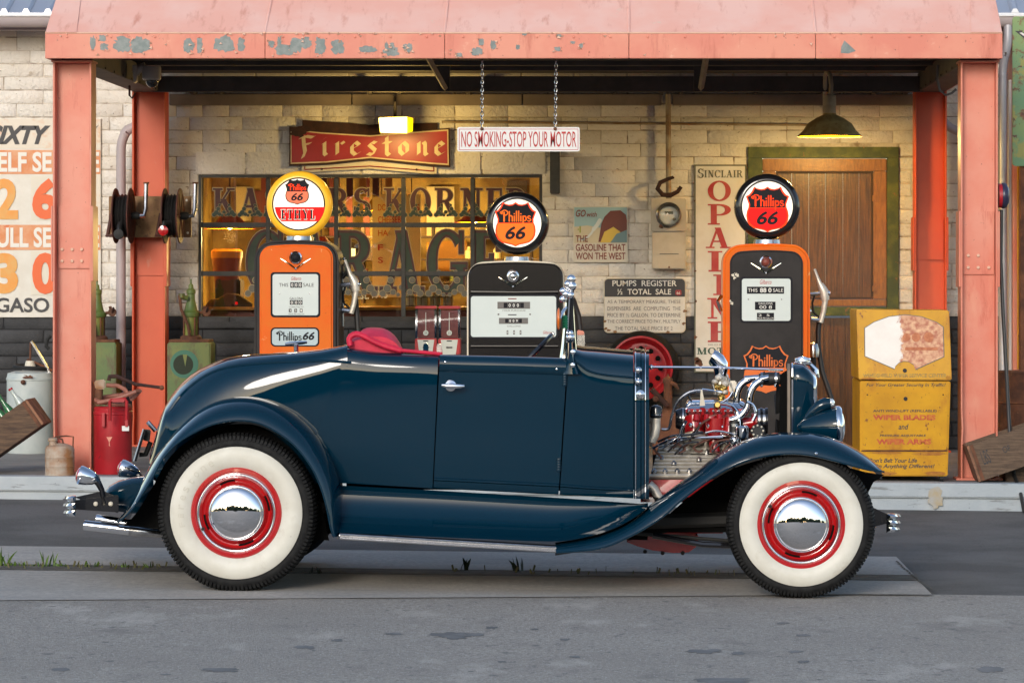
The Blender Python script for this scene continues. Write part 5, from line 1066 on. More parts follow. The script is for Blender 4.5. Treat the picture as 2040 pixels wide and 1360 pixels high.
# ================================================================== THINGS ON THE SLAB
def green_pump(px, d, label, roundel):
    t = thing('oil_dispenser', label, 'oil dispenser', (X(px, d), d-DK, zs(X(px, d))), 'green hand-pump oil dispensers'); zb_ = zs(X(px, d)); s_ = d/F
    w_ = 43*s_; zt = Z(682, d); x = X(px, d); y = d-DK
    MB().box(x-w_, x+w_, y, y+.3, zb_, zt).build('tank', 'green_old', t, bevel=.008); MB().box(x-w_*.93, x+w_*.93, y+.01, y+.29, zt+.0005, zt+.02).build('tank_lid', 'rusty', t, bevel=.004)
    if roundel:
        plate(circ(px-9, 725, 28, 28, 32), d-.002, .001, 'roundel', 'teal_roundel', t); plate(circ(px-11, 726, 20, 20, 24), d-.0032, .001, 'roundel_core', 'leaf_dark', t)
        plate([(px-12, 706), (px-3, 706), (px-7, 730)], d-.0042, .0008, 'roundel_mark', 'green_old', t)
    c = Vector((x, y+.13, zt+.02)); k = s_
    MB().lathe([(.078, 0), (.078, .018), (.06, .03)], c, (0, 0, 1), 20).build('pump_foot', 'rusty', t)
    MB().lathe([(.05, .03), (.05, .165)], c, (0, 0, 1), 20).build('sight_glass', 'glass_green', t)
    for k in range(4): a_ = k*math.pi/2+.6; MB().tube([c+Vector((.058*math.cos(a_), .058*math.sin(a_), .025)), c+Vector((.058*math.cos(a_), .058*math.sin(a_), .175))], .006, 6).build('tie_rod', 'rusty', t)
    MB().lathe([(.066, .165), (.07, .175), (.07, .195), (.06, .2), (.048, .215), (.04, .25), (.03, .29), (.028, .33), (.034, .335), (.034, .36), (.02, .37), (.016, .40), (.007, .405), (.006, .44)], c, (0, 0, 1), 22).build('pump_head', 'green_old', t)
    MB().lathe([(.03, -.008), (.032, 0), (.03, .008)], c+Vector((.115, -.02, .2)), (0, -1, 0), 14).build('crank_wheel', 'rusty', t); MB().tube([c+Vector((.115, -.03, .2)), c+Vector((.13, -.06, .235))], .007, 6).build('crank_grip', 'rust_dark', t)
    MB().tube([c+Vector((-.02, -.05, .30)), c+Vector((-.06, -.07, .31))], .018, 10).build('outlet', 'green_old', t); MB().lathe([(.024, 0), (.024, .03)], c+Vector((-.06, -.07, .305)), (0, 0, 1), 10).build('outlet_cap', 'green_old', t)
    MB().tube([c+Vector((0, -.08, .03)), c+Vector((-.01, -.09, .1)), c+Vector((-.06, -.09, .22)), c+Vector((-.075, -.08, .32))], .011, 8).build('dip_pipe', 'rusty', t); MB().tube([c+Vector((.05, 0, .19)), c+Vector((.1, 0, .2)), c+Vector((.1, -.02, .24))], .012, 8).build('handle', 'rusty', t)
green_pump(376, 24.95, 'green oil dispenser with a dark teal roundel beside the back left column', True); green_pump(188, 25.2, 'green oil dispenser half hidden behind the front left column', False)
wd_ = thing('grease_drum', 'white grease drum with lever pump behind the bottle crate', 'drum', (X(58, 24.4), 24.4-DK, zs(-4.2)))
o = Vector((X(60, 24.4), 24.4-DK, zs(-4.2))); hdr = Z(738, 24.4)-o.z; r = 46*24.4/F
MB().lathe([(r*.97, 0), (r, .01), (r, hdr*.88), (r*1.02, hdr*.885), (r*1.03, hdr*.9), (r*1.02, hdr*.915), (r, hdr*.92), (r*.96, hdr*.97), (r*.6, hdr)], o, (0, 0, 1), 36).build('drum', 'drum_white', wd_)
MB().lathe([(.06, 0), (.04, .03), (.03, .07)], o+Vector((0, 0, hdr)), (0, 0, 1), 16).build('pump_head', 'ivory', wd_)
MB().tube([o+Vector((.11*math.cos(a*.35)*1.0, -.11*math.sin(a*.35), hdr+.012+.002*a)) for a in range(16)], .014, 8).build('coiled_hose', 'black_matt', wd_)
MB().tube([P(62, 680, 24.4), P(75, 700, 24.4), P(90, 725, 24.4), P(104, 752, 24.4)], .012, 6).build('lever', 'dull_chrome', wd_); MB().tube([P(61, 682, 24.4), P(60, 720, 24.4), P(58, 742, 24.4)], .008, 6).build('plunger', 'rusty', wd_); MB().tube([P(54, 716, 24.4), P(75, 724, 24.4), P(104, 738, 24.4)], .009, 6).build('lever_link', 'rusty', wd_)
MB().ball(P(46, 761, 24.22), .018, n=8, m=6).build('latch', 'rusty', wd_); plate(jag(42, 745, 70, 755, 16, .5, 4), 24.215, .0008, 'rust_patch', 'rusty', wd_, smooth=0)
tag(MB().tube([P(101, 668, 25.5), P(94, 676, 25.5), P(92, 690, 25.5), P(98, 695, 25.5)], .014, 8).build('wall_tap', 'black_matt', None), 'black pipe tap on the dark wall behind the left column', 'tap')
# leaning bottle crate
def crate(label, name, org, ang, L, Hh, W, mat, y):
    t = thing(name, label, 'crate', org); T = Matrix.Translation(org) @ Matrix.Rotation(ang, 4, 'Y'); n = 0
    MB().box(0, L, 0, .014, 0, Hh, T).build('side_board', mat, t, bevel=.002); MB().box(0, L, W-.014, W, 0, Hh, T).build('side_board', mat, t, bevel=.002)
    MB().box(-.016, -.0005, -.004, W+.004, 0, Hh, T).build('end_board', 'wood_edge', t, bevel=.002); MB().box(L+.0005, L+.016, -.004, W+.004, 0, Hh, T).build('end_board', 'wood_edge', t, bevel=.002)
    for k in range(3): MB().box(0, L, .016+k*(W-.03)/3, .012+(k+1)*(W-.03)/3, -.0005, .012, T).build('bottom_slat', mat, t, bevel=.001)
    for xa in (.004, L-.024): MB().box(xa, xa+.02, -.0045, -.0005, .0, Hh, T).build('corner_strap', 'rusty', t)
    return t, T
o = P(0, 941, 21.75); o.x -= .17; ang1 = -R(35)
o.z = zs(o.x)+.006
ck, T1 = crate('dark wooden bottle crate tipped up against the left column', 'bottle_crate', o, ang1, .53, .19, .3, 'wood_crate', 0)
bt = None
def bottle(loc, T, mat, label):
    t = thing('bottle', label, 'bottle', T @ Vector(loc), 'bottles standing in the tipped crate'); q = T @ Vector(loc); axv = (T.to_3x3() @ Vector((0, 0, 1)))
    MB().lathe([(.028, 0), (.03, .01), (.03, .13), (.022, .17), (.012, .20), (.012, .245)], q, axv, 14).build('glass_body', mat, t, smooth=60); MB().lathe([(.0145, .245), (.0145, .258)], q, axv, 12).build('bottle_cap', 'red_paint' if mat == 'bottle_clear' else 'bottle_green', t)
for k, (lx, ly, mt, lb) in enumerate(((.40, .08, 'bottle_green', 'green glass bottle at the high end of the tipped crate'), (.33, .16, 'bottle_green', 'green glass bottle second from the high end of the tipped crate'), (.25, .07, 'bottle_clear', 'clear glass bottle in the middle of the tipped crate'), (.20, .18, 'bottle_green', 'green glass bottle near the left edge in the tipped crate'), (.47, .17, 'bottle_clear', 'clear glass bottle topmost in the tipped crate'))):
    bottle((lx, ly, .06), T1, mt, lb)
o2 = P(1955, 968, 21.6); o2.z = zs(o2.x)+.012
ck2, T2 = crate('weathered wooden crate tilted on the slab at the right edge', 'wooden_crate', o2, -R(19), .55, .235, .32, 'wood_crate2', 0)
text('LBS', (0, 0, 1, 1), 0, 'dark_text', ck2, fn=lambda x, y: T2 @ Vector((.05+.05*x, -.003, .09+.09*(1-y)))); text('OF', (0, 0, 1, 1), 0, 'dark_text', ck2, fn=lambda x, y: T2 @ Vector((.19+.05*x, -.003, .12+.04*(1-y))))
prop = tag(MB().box(X(2000, 21.9), X(2060, 21.9), 21.8-DK, 22.2-DK, zs(2.5), zs(2.5)+.13).build('timber_block', 'wood_crate2', None, bevel=.006), 'short timber block propping up the tilted crate at the right', 'timber')
# rusty small can
rc = thing('rusty_fuel_can', 'small rusty fuel can with wire handles in front of the left column', 'fuel can', (X(117, 21.62), 21.62-DK, zs(-3.6)))
o = Vector((X(117, 21.62), 21.66-DK, zs(X(117, 21.62)))); r = 29.5*21.62/F
MB().lathe([(r*.98, 0), (r, .006), (r*.985, .02), (r*.985, .055), (r*1.01, .06), (r*.985, .066), (r*.985, .11), (r*1.01, .116), (r*.985, .122), (r*.985, .165), (r*.9, .185), (r*.5, .2), (r*.3, .205)], o, (0, 0, 1), 32).build('body', 'can_rust', rc)
MB().lathe([(.026, .19), (.024, .215), (.03, .22), (.03, .235), (.02, .24)], o+Vector((-.04, -.02, 0)), (0, 0, 1), 16).build('spout_cap', 'can_rust', rc)
MB().tube([o+Vector((.082, 0, .15)), o+Vector((.085, 0, .245)), o+Vector((.04, 0, .25)), o+Vector((-.02, 0, .245)), o+Vector((-.04, -.02, .235))], .005, 6).build('handle', 'rusty', rc)
MB().tube([o+Vector((-.01, -.02, .2)), o+Vector((-.02, -.02, .23)), o+Vector((.0, -.02, .238)), o+Vector((.02, -.02, .228)), o+Vector((.025, -.02, .2))], .005, 6).build('lever', 'rusty', rc)
# red grease bucket with hose and pump
rc = thing('red_grease_can', 'tall red grease can with coiled hose and lever beside the left column', 'grease can', (X(221, 21.8), 21.9-DK, zs(-3.2)))
o = Vector((X(221, 21.85), 21.93-DK, zs(X(221, 21.85)))); r = 38*21.8/F
MB().lathe([(r*.97, 0), (r, .008), (r, .375), (r*1.03, .38), (r*1.03, .395), (r*.99, .40), (r*1.0, .42), (r*.9, .43)], o, (0, 0, 1), 36).build('can', 'can_red', rc)
MB().tube([P(219, 838, 21.72), P(219, 800, 21.7), P(221, 797, 21.7), P(250, 795, 21.7), P(252, 799, 21.7), P(252, 836, 21.72)], .011, 6).build('bail_handle', 'can_red', rc); MB().box(X(223, 21.7), X(249, 21.7), 21.685-DK, 21.72-DK, Z(801, 21.7), Z(794, 21.7)).build('bail_grip', 'can_red', rc, bevel=.004)
for px in (206, 252): MB().hexa([P(px-3, 822, 21.78), P(px+3, 822, 21.78), P(px+3, 850, 21.78), P(px-3, 850, 21.78)], [P(px-3, 822, 21.82), P(px+3, 822, 21.82), P(px+3, 850, 21.82), P(px-3, 850, 21.82)]).build('lid_clip', 'can_red', rc, bevel=.003)
plate(rectpx(243, 848, 257, 858), 21.79, .002, 'tag', 'paper_white', rc); plate([(212, 870), (224, 870), (218, 880), (219, 888), (217, 888), (217, 880)], 21.805, .001, 'stamped_mark', 'pink_paint', rc)
MB().tube([o+Vector((r*.9*math.cos(a*.45), -r*.9*math.sin(a*.45), .43+.006*a)) for a in range(15)]+[P(262, 795, 21.85), P(279, 778, 21.85), P(270, 780, 21.8), P(230, 795, 21.78), P(195, 802, 21.8)], .014, 8).build('grease_hose', 'hose_pink', rc)
MB().tube([P(196, 806, 21.95), P(197, 775, 21.95)], [.03, .026], 12).build('pump_post', 'rusty', rc); MB().hexa([P(187, 758, 21.92), P(210, 755, 21.92), P(210, 775, 21.92), P(190, 776, 21.92)], [P(187, 758, 21.98), P(210, 755, 21.98), P(210, 775, 21.98), P(190, 776, 21.98)]).build('pump_block', 'can_rust', rc, bevel=.008)
MB().tube([P(212, 767, 21.93), P(235, 768, 21.93), P(248, 775, 21.93), P(255, 785, 21.93)], .014, 8).build('grease_hose', 'hose_pink', rc)
MB().tube([P(217, 758, 21.9), P(218, 750, 21.9), P(232, 749, 21.9), P(270, 765, 21.9), P(300, 769, 21.9), P(322, 772, 21.9)], [.014, .014, .014, .011, .010, .010], 8).build('pump_lever', 'rust_dark', rc); MB().ball(P(322, 772, 21.9), .016, n=10, m=7).build('lever_knob', 'rusty', rc)
# gumball machines
def gum(x0, x1, label):
    d = 24.4; t = thing('gumball_machine', label, 'vending machine', (X((x0+x1)/2, d), d+.07-DK, zs(-.5)), 'gumball vending machines'); y = d-DK; dep = .16; zb_ = zs(X(x0, d))
    b_ = lambda a, b, c, e, ya, yb, nm, mt, bv=.003: MB().box(X(a, d), X(b, d), y+ya, y+yb, Z(e, d), Z(c, d)).build(nm, mt, t, bevel=bv)
    b_(x0, x1, 609.5, 615, 0, dep, 'lid', 'gum_red', .006); b_(x0, x1, 674, 706, .0, dep, 'coin_base', 'gum_red', .006)
    for a in (x0+1, x1-4.5):
        for ya in (.002, dep-.016): b_(a, a+3.5, 615.2, 673.8, ya, ya+.014, 'corner_post', 'chrome', .002)
    b_(x0+4, x1-4, 615.2, 673.8, .012, .014, 'glass_front', 'clear_glass', 0); b_(x0+5, x1-5, 618 if x0 > 850 else 616, 673.6, .02, dep-.02, 'gumballs', 'gum_fill', .004)
    cx_ = (x0+x1)/2; MB().tube([P(cx_, 622, d+.008), P(cx_, 660, d+.008)], .0022, 6).build('key_rod', 'white_text', t); plate(circ(cx_, 663, 5.2, 5.2, 20), d+.006, .002, 'price_disc', 'gum_face', t); text('25', (cx_-3, 660.5, cx_+3, 665.5), d+.005, 'dark_text', t)
    plate([(x0+5, 676.5), (x1-5, 676.5), (x1-9, 706), (x0+9, 706)], d-.002, .001, 'coin_plate', 'gum_face', t); plate(rectpx(cx_-5, 678, cx_+5, 680), d-.003, .001, 'coin_slot', 'print_black', t); MB().tube([P(cx_-6, 692, d-.006), P(cx_+6, 692, d-.006)], .006, 8).build('turn_handle', 'dull_chrome', t)
    MB().tube([Vector((X(cx_, d), y+.08, zb_+.01)), Vector((X(cx_, d), y+.08, Z(706, d)))], .025, 12).build('stand_pipe', 'black_matt', t); MB().lathe([(.12, 0), (.12, .01), (.04, .03)], Vector((X(cx_, d), y+.08, zb_)), (0, 0, 1), 24).build('stand_base', 'black_matt', t)
gum(826.5, 870, 'left red gumball machine of the pair below the window'); gum(873, 917, 'right red gumball machine of the pair below the window')
# red wheel leaning on the wall
sw_ = thing('spare_wheel', 'red steel spare wheel with bare tyre hung on the dark wall', 'wheel', P(1275, 735, 25.8))
c = P(1277, 733, 25.66); s_ = 25.66/F; ax = Vector((-.12, -1, .04)).normalized()
MB().lathe([(62*s_, .0), (64*s_, .02), (60*s_, .025), (56*s_, .0), (50*s_, -.03), (44*s_, -.03), (30*s_, .01), (14*s_, .015), (13*s_, -.02)], c, ax, 56, caps=False).build('rim', 'can_red', sw_, smooth=50)
MB().lathe([(60*s_, .0), (65*s_, .008), (71*s_, -.01), (75*s_, -.06), (72*s_, -.12), (60*s_, -.13)], c, ax, 56, caps=False).build('tyre', 'tyre', sw_, smooth=60)
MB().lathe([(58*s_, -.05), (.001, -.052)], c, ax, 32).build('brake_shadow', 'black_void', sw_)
e1 = ax.cross(Vector((0, 0, 1))).normalized(); e2 = e1.cross(ax)
for k in range(12):
    a = k*math.pi/6; q = c+ax*-.004+(e1*math.cos(a)+e2*math.sin(a))*39*s_; MB().ball(q+ax*.006, .02, .006, .02, 10, 6).build('vent_hole', 'black_void', sw_)
# rusty hand pump behind the engine
hp_ = thing('rusty_hand_pump', 'brown rusty hand pump standing behind the engine', 'hand pump', (X(1330, 24.6), 24.6-DK, zs(.3)))
o = Vector((X(1325, 24.6), 24.6-DK, zs(.3))); kz = lambda y: Z(y, 24.6)-o.z
MB().box(o.x-.09, o.x+.1, o.y-.08, o.y+.1, o.z, o.z+kz(822)).build('tank', 'rusty', hp_, bevel=.01)
MB().lathe([(.045, kz(822)), (.04, kz(815)), (.032, kz(812)), (.03, kz(765)), (.036, kz(762)), (.036, kz(755)), (.02, kz(751)), (.006, kz(749)), (.006, kz(745))], o+Vector((.02, 0, 0)), (0, 0, 1), 20).build('barrel', 'rusty', hp_)
MB().tube([P(1336, 762, 24.55), P(1346, 766, 24.55), P(1352, 775, 24.55)], [.014, .014, .006], 8).build('spout', 'rusty', hp_); MB().tube([P(1298, 775, 24.5), P(1312, 790, 24.5), P(1330, 808, 24.5)], .02, 8).build('crank', 'rust_dark', hp_); MB().ball(P(1307, 794, 24.5), .026, n=10, m=7).build('crank_hub', 'rusty', hp_)
rd = thing('rusty_drum', 'brown rusty oil drum at the right edge behind the crate', 'drum', (X(2040, 24.2), 24.2-DK, zs(2.8)))
o = Vector((X(2045, 24.2), 24.2-DK, zs(2.8))); h = Z(738, 24.2)-o.z; MB().lathe([(.2, 0), (.205, .01), (.2, .02), (.2, h*.32), (.207, h*.33), (.2, h*.34), (.2, h*.64), (.207, h*.65), (.2, h*.66), (.2, h-.02), (.206, h-.01), (.204, h), (.19, h), (.19, h-.06)], o, (0, 0, 1), 40, caps=False).build('drum', 'rusty', rd)
# weeds in the gutter joint
rg = random.Random(21)
def weed(px, d, h, n, spread, mat, label, wide=.008):
    x = X(px, d); z0 = zg(x, d)+.008; t = MB()
    for k in range(n):
        a = rg.uniform(-1, 1); hh = h*rg.uniform(.5, 1); bx = x+rg.uniform(-spread, spread); by = d-DK+rg.uniform(-.02, .02); dx = a*hh*.5; dyy = rg.uniform(-.3, .3)*hh; w_ = wide*rg.uniform(.6, 1.3); tw = rg.uniform(0, 3)
        prev = None; rows = []
        for j in range(5):
            f = j/4; c = Vector((bx+dx*f**1.5, by+dyy*f, z0-.004+hh*(f-.25*f*f*abs(a)))); ww = w_*(1-f)**.6*(.5+f if f < .5 else 1)+.0006; off = Vector((math.cos(tw), math.sin(tw), 0))*ww; rows.append([c-off, c+off])
        t.grid(rows)
    o = t.build('weed', mat, None); return tag(o, label, 'weed', 'weeds in the gutter joint')
places = ['far left edge', 'left of the big weeds', 'just right of the left edge', 'third from the left edge', 'fourth from the left edge', 'left of the rear wheel', 'next to the rear bumper shadow', 'close to the rear tyre']
for i, (px, h, n, sp) in enumerate(((8, .11, 9, .03), (30, .035, 9, .05), (62, .035, 9, .05), (98, .10, 8, .03), (128, .03, 8, .04), (182, .045, 7, .03), (245, .03, 6, .04), (295, .05, 5, .02))): weed(px, 17.2, h, n, sp, 'leaf', 'small green weed tuft in the gutter joint, '+places[i])
weed(925, 17.25, .09, 5, .02, 'leaf_dark', 'broad-leaved dark weed under the car, left of its neighbour', .014); weed(1030, 17.25, .1, 7, .03, 'leaf_dark', 'broad-leaved dark weed under the car, right of its neighbour', .014)
weed(625, 17.0, .05, 9, .05, 'leaf_dark', 'dark straggly weed just behind the rear wheel under the running board', .006)

gc = MB(); rgw = random.Random(77)
for k in range(110):
    px = rgw.uniform(-10, 335) if k < 70 else rgw.uniform(900, 1480); d = 17.05+rgw.random()*.24; x = X(px, d); z0 = zg(x, d)+.009; h = rgw.uniform(.008, .03); a_ = rgw.uniform(0, 6.28); l = rgw.uniform(.006, .016)
    e_ = Vector((math.cos(a_)*l, math.sin(a_)*l, 0)); p = Vector((x, d-DK, z0)); gc.add([p-e_*.4, p+e_*.4, p+e_+Vector((0, 0, h)), p+e_*.3+Vector((0, 0, h*1.2))], [(0, 1, 2, 3)])
gc.build('ground_cover', 'dry_moss', None, smooth=0, kind='stuff', label='low mossy ground cover along the gutter joint', category='weeds')
# ================================================================== THE ROADSTER
DC = 16.0
def C(u, v, dy=0.): return P(u, v, DC+dy)
car = thing('vintage_roadster', 'dark blue vintage hot rod roadster with wide whitewall tyres and bare engine', 'car', C(1030, 1185, .8))
def interp(tab, u):
    if u <= tab[0][0]: return tab[0][1]
    for (a, p), (b, q) in zip(tab, tab[1:]):
        if u <= b:
            t = (u-a)/(b-a); return p+(q-p)*t
    return tab[-1][1]
def smooth_tab(tab, u):                                        # Catmull-Rom through a table
    n = len(tab)
    if u <= tab[0][0]: return tab[0][1]
    if u >= tab[-1][0]: return tab[-1][1]
    i = max(k for k in range(n-1) if tab[k][0] <= u); (a, p1), (b, p2) = tab[i], tab[i+1]
    p0 = tab[i-1] if i else (2*a-b, 2*p1-p2); p3 = tab[i+2] if i+2 < n else (2*b-a, 2*p2-p1)
    m1 = (p2-p0[1])/(b-p0[0])*(b-a); m2 = (p3[1]-p1)/(p3[0]-a)*(b-a); t = (u-a)/(b-a)
    return (2*t**3-3*t*t+1)*p1+(t**3-2*t*t+t)*m1+(-2*t**3+3*t*t)*p2+(t**3-t*t)*m2
def crv(pts, n=40):                                            # smooth resample of a pixel path
    L = [0]
    for a, b in zip(pts, pts[1:]): L.append(L[-1]+math.hypot(b[0]-a[0], b[1]-a[1]))
    tx = [(l, p[0]) for l, p in zip(L, pts)]; ty = [(l, p[1]) for l, p in zip(L, pts)]
    return [(smooth_tab(tx, L[-1]*k/n), smooth_tab(ty, L[-1]*k/n)) for k in range(n+1)]
CEN = .8                                                       # centre line of the car behind the near wheel faces
top_t = [(297, 918), (300, 900), (306, 880), (320, 829), (343, 785), (379, 748), (416, 726), (453, 712), (504, 705), (578, 701), (640, 696), (692, 686)]
hw_t = [(297, .36), (306, .43), (320, .475), (343, .505), (379, .535), (416, .555), (453, .565), (504, .575), (578, .585), (640, .592), (700, .598), (900, .605), (1120, .6), (1200, .575), (1295, .535)]
bot_t = [(297, 930), (306, 955), (330, 975), (400, 965), (690, 962), (1275, 993)]
# rear deck and quarters, one shell
rows = []
us = [297, 299, 302, 306, 312, 320, 330, 343, 360, 379, 398, 416, 435, 453, 478, 504, 540, 578, 610, 640, 670, 692]
for u in us:
    vt = smooth_tab(top_t, u); w_ = smooth_tab(hw_t, u); vb_ = interp(bot_t, u); n = 3.2+((u-297)/395)**2*10.8
    base = max(vt+20, 880 if u > 330 else vt+45); base = min(base, vb_-4)
    sec = []
    for k in range(6):
        t = k/5; v = vb_+(base-vb_)*t; sec.append((CEN-w_+.035*(1-t)**2, v))
    for k in range(1, 19):
        a = math.pi/2*k/18; c, s_ = max(0, math.cos(a))**(2/n), max(0, math.sin(a))**(2/n)
        sec.append((CEN-w_*c, base+(vt-base)*s_))
    sec += [(2*CEN-dy, v) for dy, v in sec[-2::-1]]
    rows.append([C(u, v, dy) for dy, v in sec])
m = MB(); m.grid(rows); n_ = len(rows[0]); m.f.append(tuple(range(n_)))
bodyo = m.build('body', 'paint_navy', car, smooth=50)
deckline = [(326, 840), (350, 800), (384, 765), (423, 741), (460, 730), (510, 724), (580, 720), (650, 719), (700, 722)]
def side_dy(u, v):                                             # outer skin depth of the body side
    return CEN-smooth_tab(hw_t, u)+(.030*((v-880)/150)**2 if v > 880 else -.010*((880-v)/150)**1.3)
pp = [(u, v) for u, v in crv(deckline, 30)]
def deck_dy(u, v):
    vt = smooth_tab(top_t, u); w_ = smooth_tab(hw_t, u); n = 3.2+((u-297)/395)**2*10.8; base = max(vt+20, 880); h = (base-v)/(base-vt)
    return CEN-w_*max(0, 1-min(.999, h)**n)**(1/n)
MB().tube([C(u, v, deck_dy(u, v)-.001) for u, v in pp], .007, 6).build('belt_molding', 'paint_navy', bodyo)
# panels of the side
vtop = [(680, 690), (700, 692), (760, 700), (875, 706), (1000, 709), (1131, 713), (1160, 716), (1295, 745)]
def side_panel(name, ul, ur, top, bot, n=16, parent=None, roll=True, bead=True, ease=0):
    rows = []
    for i in range(n+1):
        t = i/n; u_top = ul[0]+(ur[0]-ul[0])*t; u_bot = ul[1]+(ur[1]-ul[1])*t
        vt, vb_ = top(u_top), bot(u_bot); H = vb_-vt; col = []
        prof = [(1.0, .02), (.997, .004), (.985, 0), (.945, 0), (.938, -.008), (.925, -.008), (.918, 0)] if bead else [(1.0, .012), (.99, 0), (.92, 0)]
        prof += [(k/24, 0) for k in range(20, 3, -1)]
        prof += [(.128, 0), (.118, -.006), (.10, -.012), (.06, -.012), (.035, -.006), (.015, .01), (.0, .035), (.004, .06)] if roll else [(.1, 0), (.05, 0), (.0, .004)]
        for f, o in prof:
            if ease and f < .2: o = o*t**2 if o < 0 else o
            if ease and f > .9 and o < 0: o = o*min(1, t/ease)
            u = u_top+(u_bot-u_top)*f; v = vt+H*f; dd_ = side_dy(u, v)+o
            if ease:
                bl = 1-t; bl = bl*bl*(3-2*bl); hh_ = min(.985, max(0, (880-v)/(880-vt+4))); dd_ = dd_*(1-bl)+bl*(CEN-.597*max(0, 1-hh_**8.2)**(1/8.2)+(.035*((v-880)/90)**2 if v > 880 else 0))
            col.append(C(u, v, dd_))
        rows.append(col)
    return MB().grid(rows).build(name, 'paint_navy', parent or car, smooth=40)
sill = lambda u: interp([(600, 958), (690, 962), (862, 972), (1113, 985), (1280, 993)], u)
tp = lambda u: smooth_tab(vtop, u)
rows = []
for i in range(31):
    t = i/30; u_top = 691+(873.5-691)*t; u_bot = 600+(861.5-600)*t; vt, vb_ = tp(u_top), sill(u_bot); col = []
    w_ = smooth_tab(hw_t, u_top)
    ang_end = R(82); bc = .035-.023*t
    for k in range(13): f = k/12; v = vb_+(880-vb_)*f; u = u_bot+(u_top-u_bot)*(vb_-v)/(vb_-vt); col.append(C(u, v, CEN-w_+bc*(1-f)**2))
    for k in range(1, 31):
        a_ = ang_end*k/30; c_, s_ = math.cos(a_)**(2/14), math.sin(a_)**(2/14); v = 880+(vt-880)*s_; u = u_bot+(u_top-u_bot)*(vb_-v)/(vb_-vt)
        col.append(C(u, v, CEN-w_+min(.11, w_*(1-c_))))
    col.append(C(u_top, vt+1.5, CEN-w_+.13))
    rows.append(col)
MB().grid(rows).build('quarter_panel', 'paint_navy', car, smooth=60)
door = side_panel('door', (876.5, 863.5), (1130, 1112.5), tp, sill, 16)
cowl = side_panel('cowl_panel', (1133, 1115), (1262, 1262), lambda u: interp([(1130, 713), (1150, 722), (1172, 738), (1203, 746), (1265, 752)], u), sill, 12, roll=False)
# dark gaps behind the panel joints, far side skin, floor
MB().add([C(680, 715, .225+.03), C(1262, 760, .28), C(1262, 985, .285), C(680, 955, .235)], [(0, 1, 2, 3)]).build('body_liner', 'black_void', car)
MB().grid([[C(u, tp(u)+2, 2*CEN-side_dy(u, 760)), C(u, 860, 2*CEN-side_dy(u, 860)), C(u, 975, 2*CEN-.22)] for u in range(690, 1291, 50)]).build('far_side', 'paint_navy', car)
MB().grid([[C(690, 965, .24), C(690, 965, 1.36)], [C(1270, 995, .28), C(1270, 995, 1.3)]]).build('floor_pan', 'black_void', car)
# cowl top: curved scuttle between windscreen and firewall
rows = []
for i in range(13):
    u = 1140+(1262-1140)*i/12; w_ = smooth_tab(hw_t, u); vt = interp([(1140, 683), (1154, 688), (1258, 697.5), (1265, 698)], u); vs_ = interp([(1130, 713), (1150, 722), (1172, 738), (1203, 746), (1265, 752)], u)
    row = []
    for k in range(21):
        a = math.pi*k/20; c = math.copysign(abs(math.cos(a))**.75, math.cos(a)); s_ = abs(math.sin(a))**.6
        row.append(C(u, vs_+(vt-vs_)*s_, CEN-(CEN-side_dy(u, vs_))*c))
    rows.append(row)
sc_o = MB().grid(rows).build('cowl_top', 'paint_navy', car, smooth=60)
MB().tube([C(u, v, side_dy(u, v)-.002) for u, v in crv([(1133, 716), (1150, 722), (1172, 738), (1203, 746), (1262, 752)], 20)], .005, 6).build('belt_molding', 'paint_navy', sc_o)
# firewall edge: bright ribbed band wrapping the cowl end
def band(name, u0, u1, mat, grow, parent):
    rows = []
    for f in range(31):
        t = f/30; q = []
        for u in (u0, u0, u1, u1):
            pass
        a = math.pi*t
        for u, g in ((u0, 0), (u0+1, grow), (u1-1, grow), (u1, 0)):
            w_ = smooth_tab(hw_t, min(u, 1295))+g
            if t < .3: v = 993+(752-993)*(t/.3); dy = CEN-w_+(.03*((v-880)/150)**2 if v > 880 else -.010*((880-v)/150)**1.3)
            elif t > .7: v = 752+(993-752)*((t-.7)/.3); dy = CEN+w_-.03*((v-880)/150)**2
            else:
                b = math.pi*(t-.3)/.4; v = 752-(752-697)*abs(math.sin(b))**.6-g*400*math.sin(b); dy = CEN-(w_-.02)*math.copysign(abs(math.cos(b))**.75, math.cos(b))
            q.append(C(u, v, dy))
        rows.append(q)
    return MB().grid(rows).build(name, mat, parent, smooth=50)
fw = band('firewall_band', 1263, 1277, 'paint_navy', .008, car)
band('trim_rib', 1264.5, 1268, 'chrome', .013, fw); band('trim_rib', 1277, 1284, 'paint_navy', .004, fw); band('trim_rib', 1284, 1287.5, 'chrome', .009, fw); band('trim_rib', 1287.5, 1293, 'paint_navy', .0, fw)
pts = [C(1290, 990, .27), C(1291, 752, .28), C(1291, 720, .4), C(1291, 700, .7), C(1291, 700, .95), C(1291, 720, 1.2), C(1291, 752, 1.32), C(1290, 990, 1.33)]
MB().prism(pts, (-.02, 0, 0)).build('firewall', 'paint_navy', car, smooth=0)
for v, s_ in ((737, 1), (760, 1), (785, 1.3)): MB().lathe([(.016*s_, 0), (.016*s_, .008), (.008, .016), (.001, .018)], C(1272 if v < 780 else 1276, v, side_dy(1272, v)-.008), (0, -1, 0), 12).build('latch', 'chrome', fw)
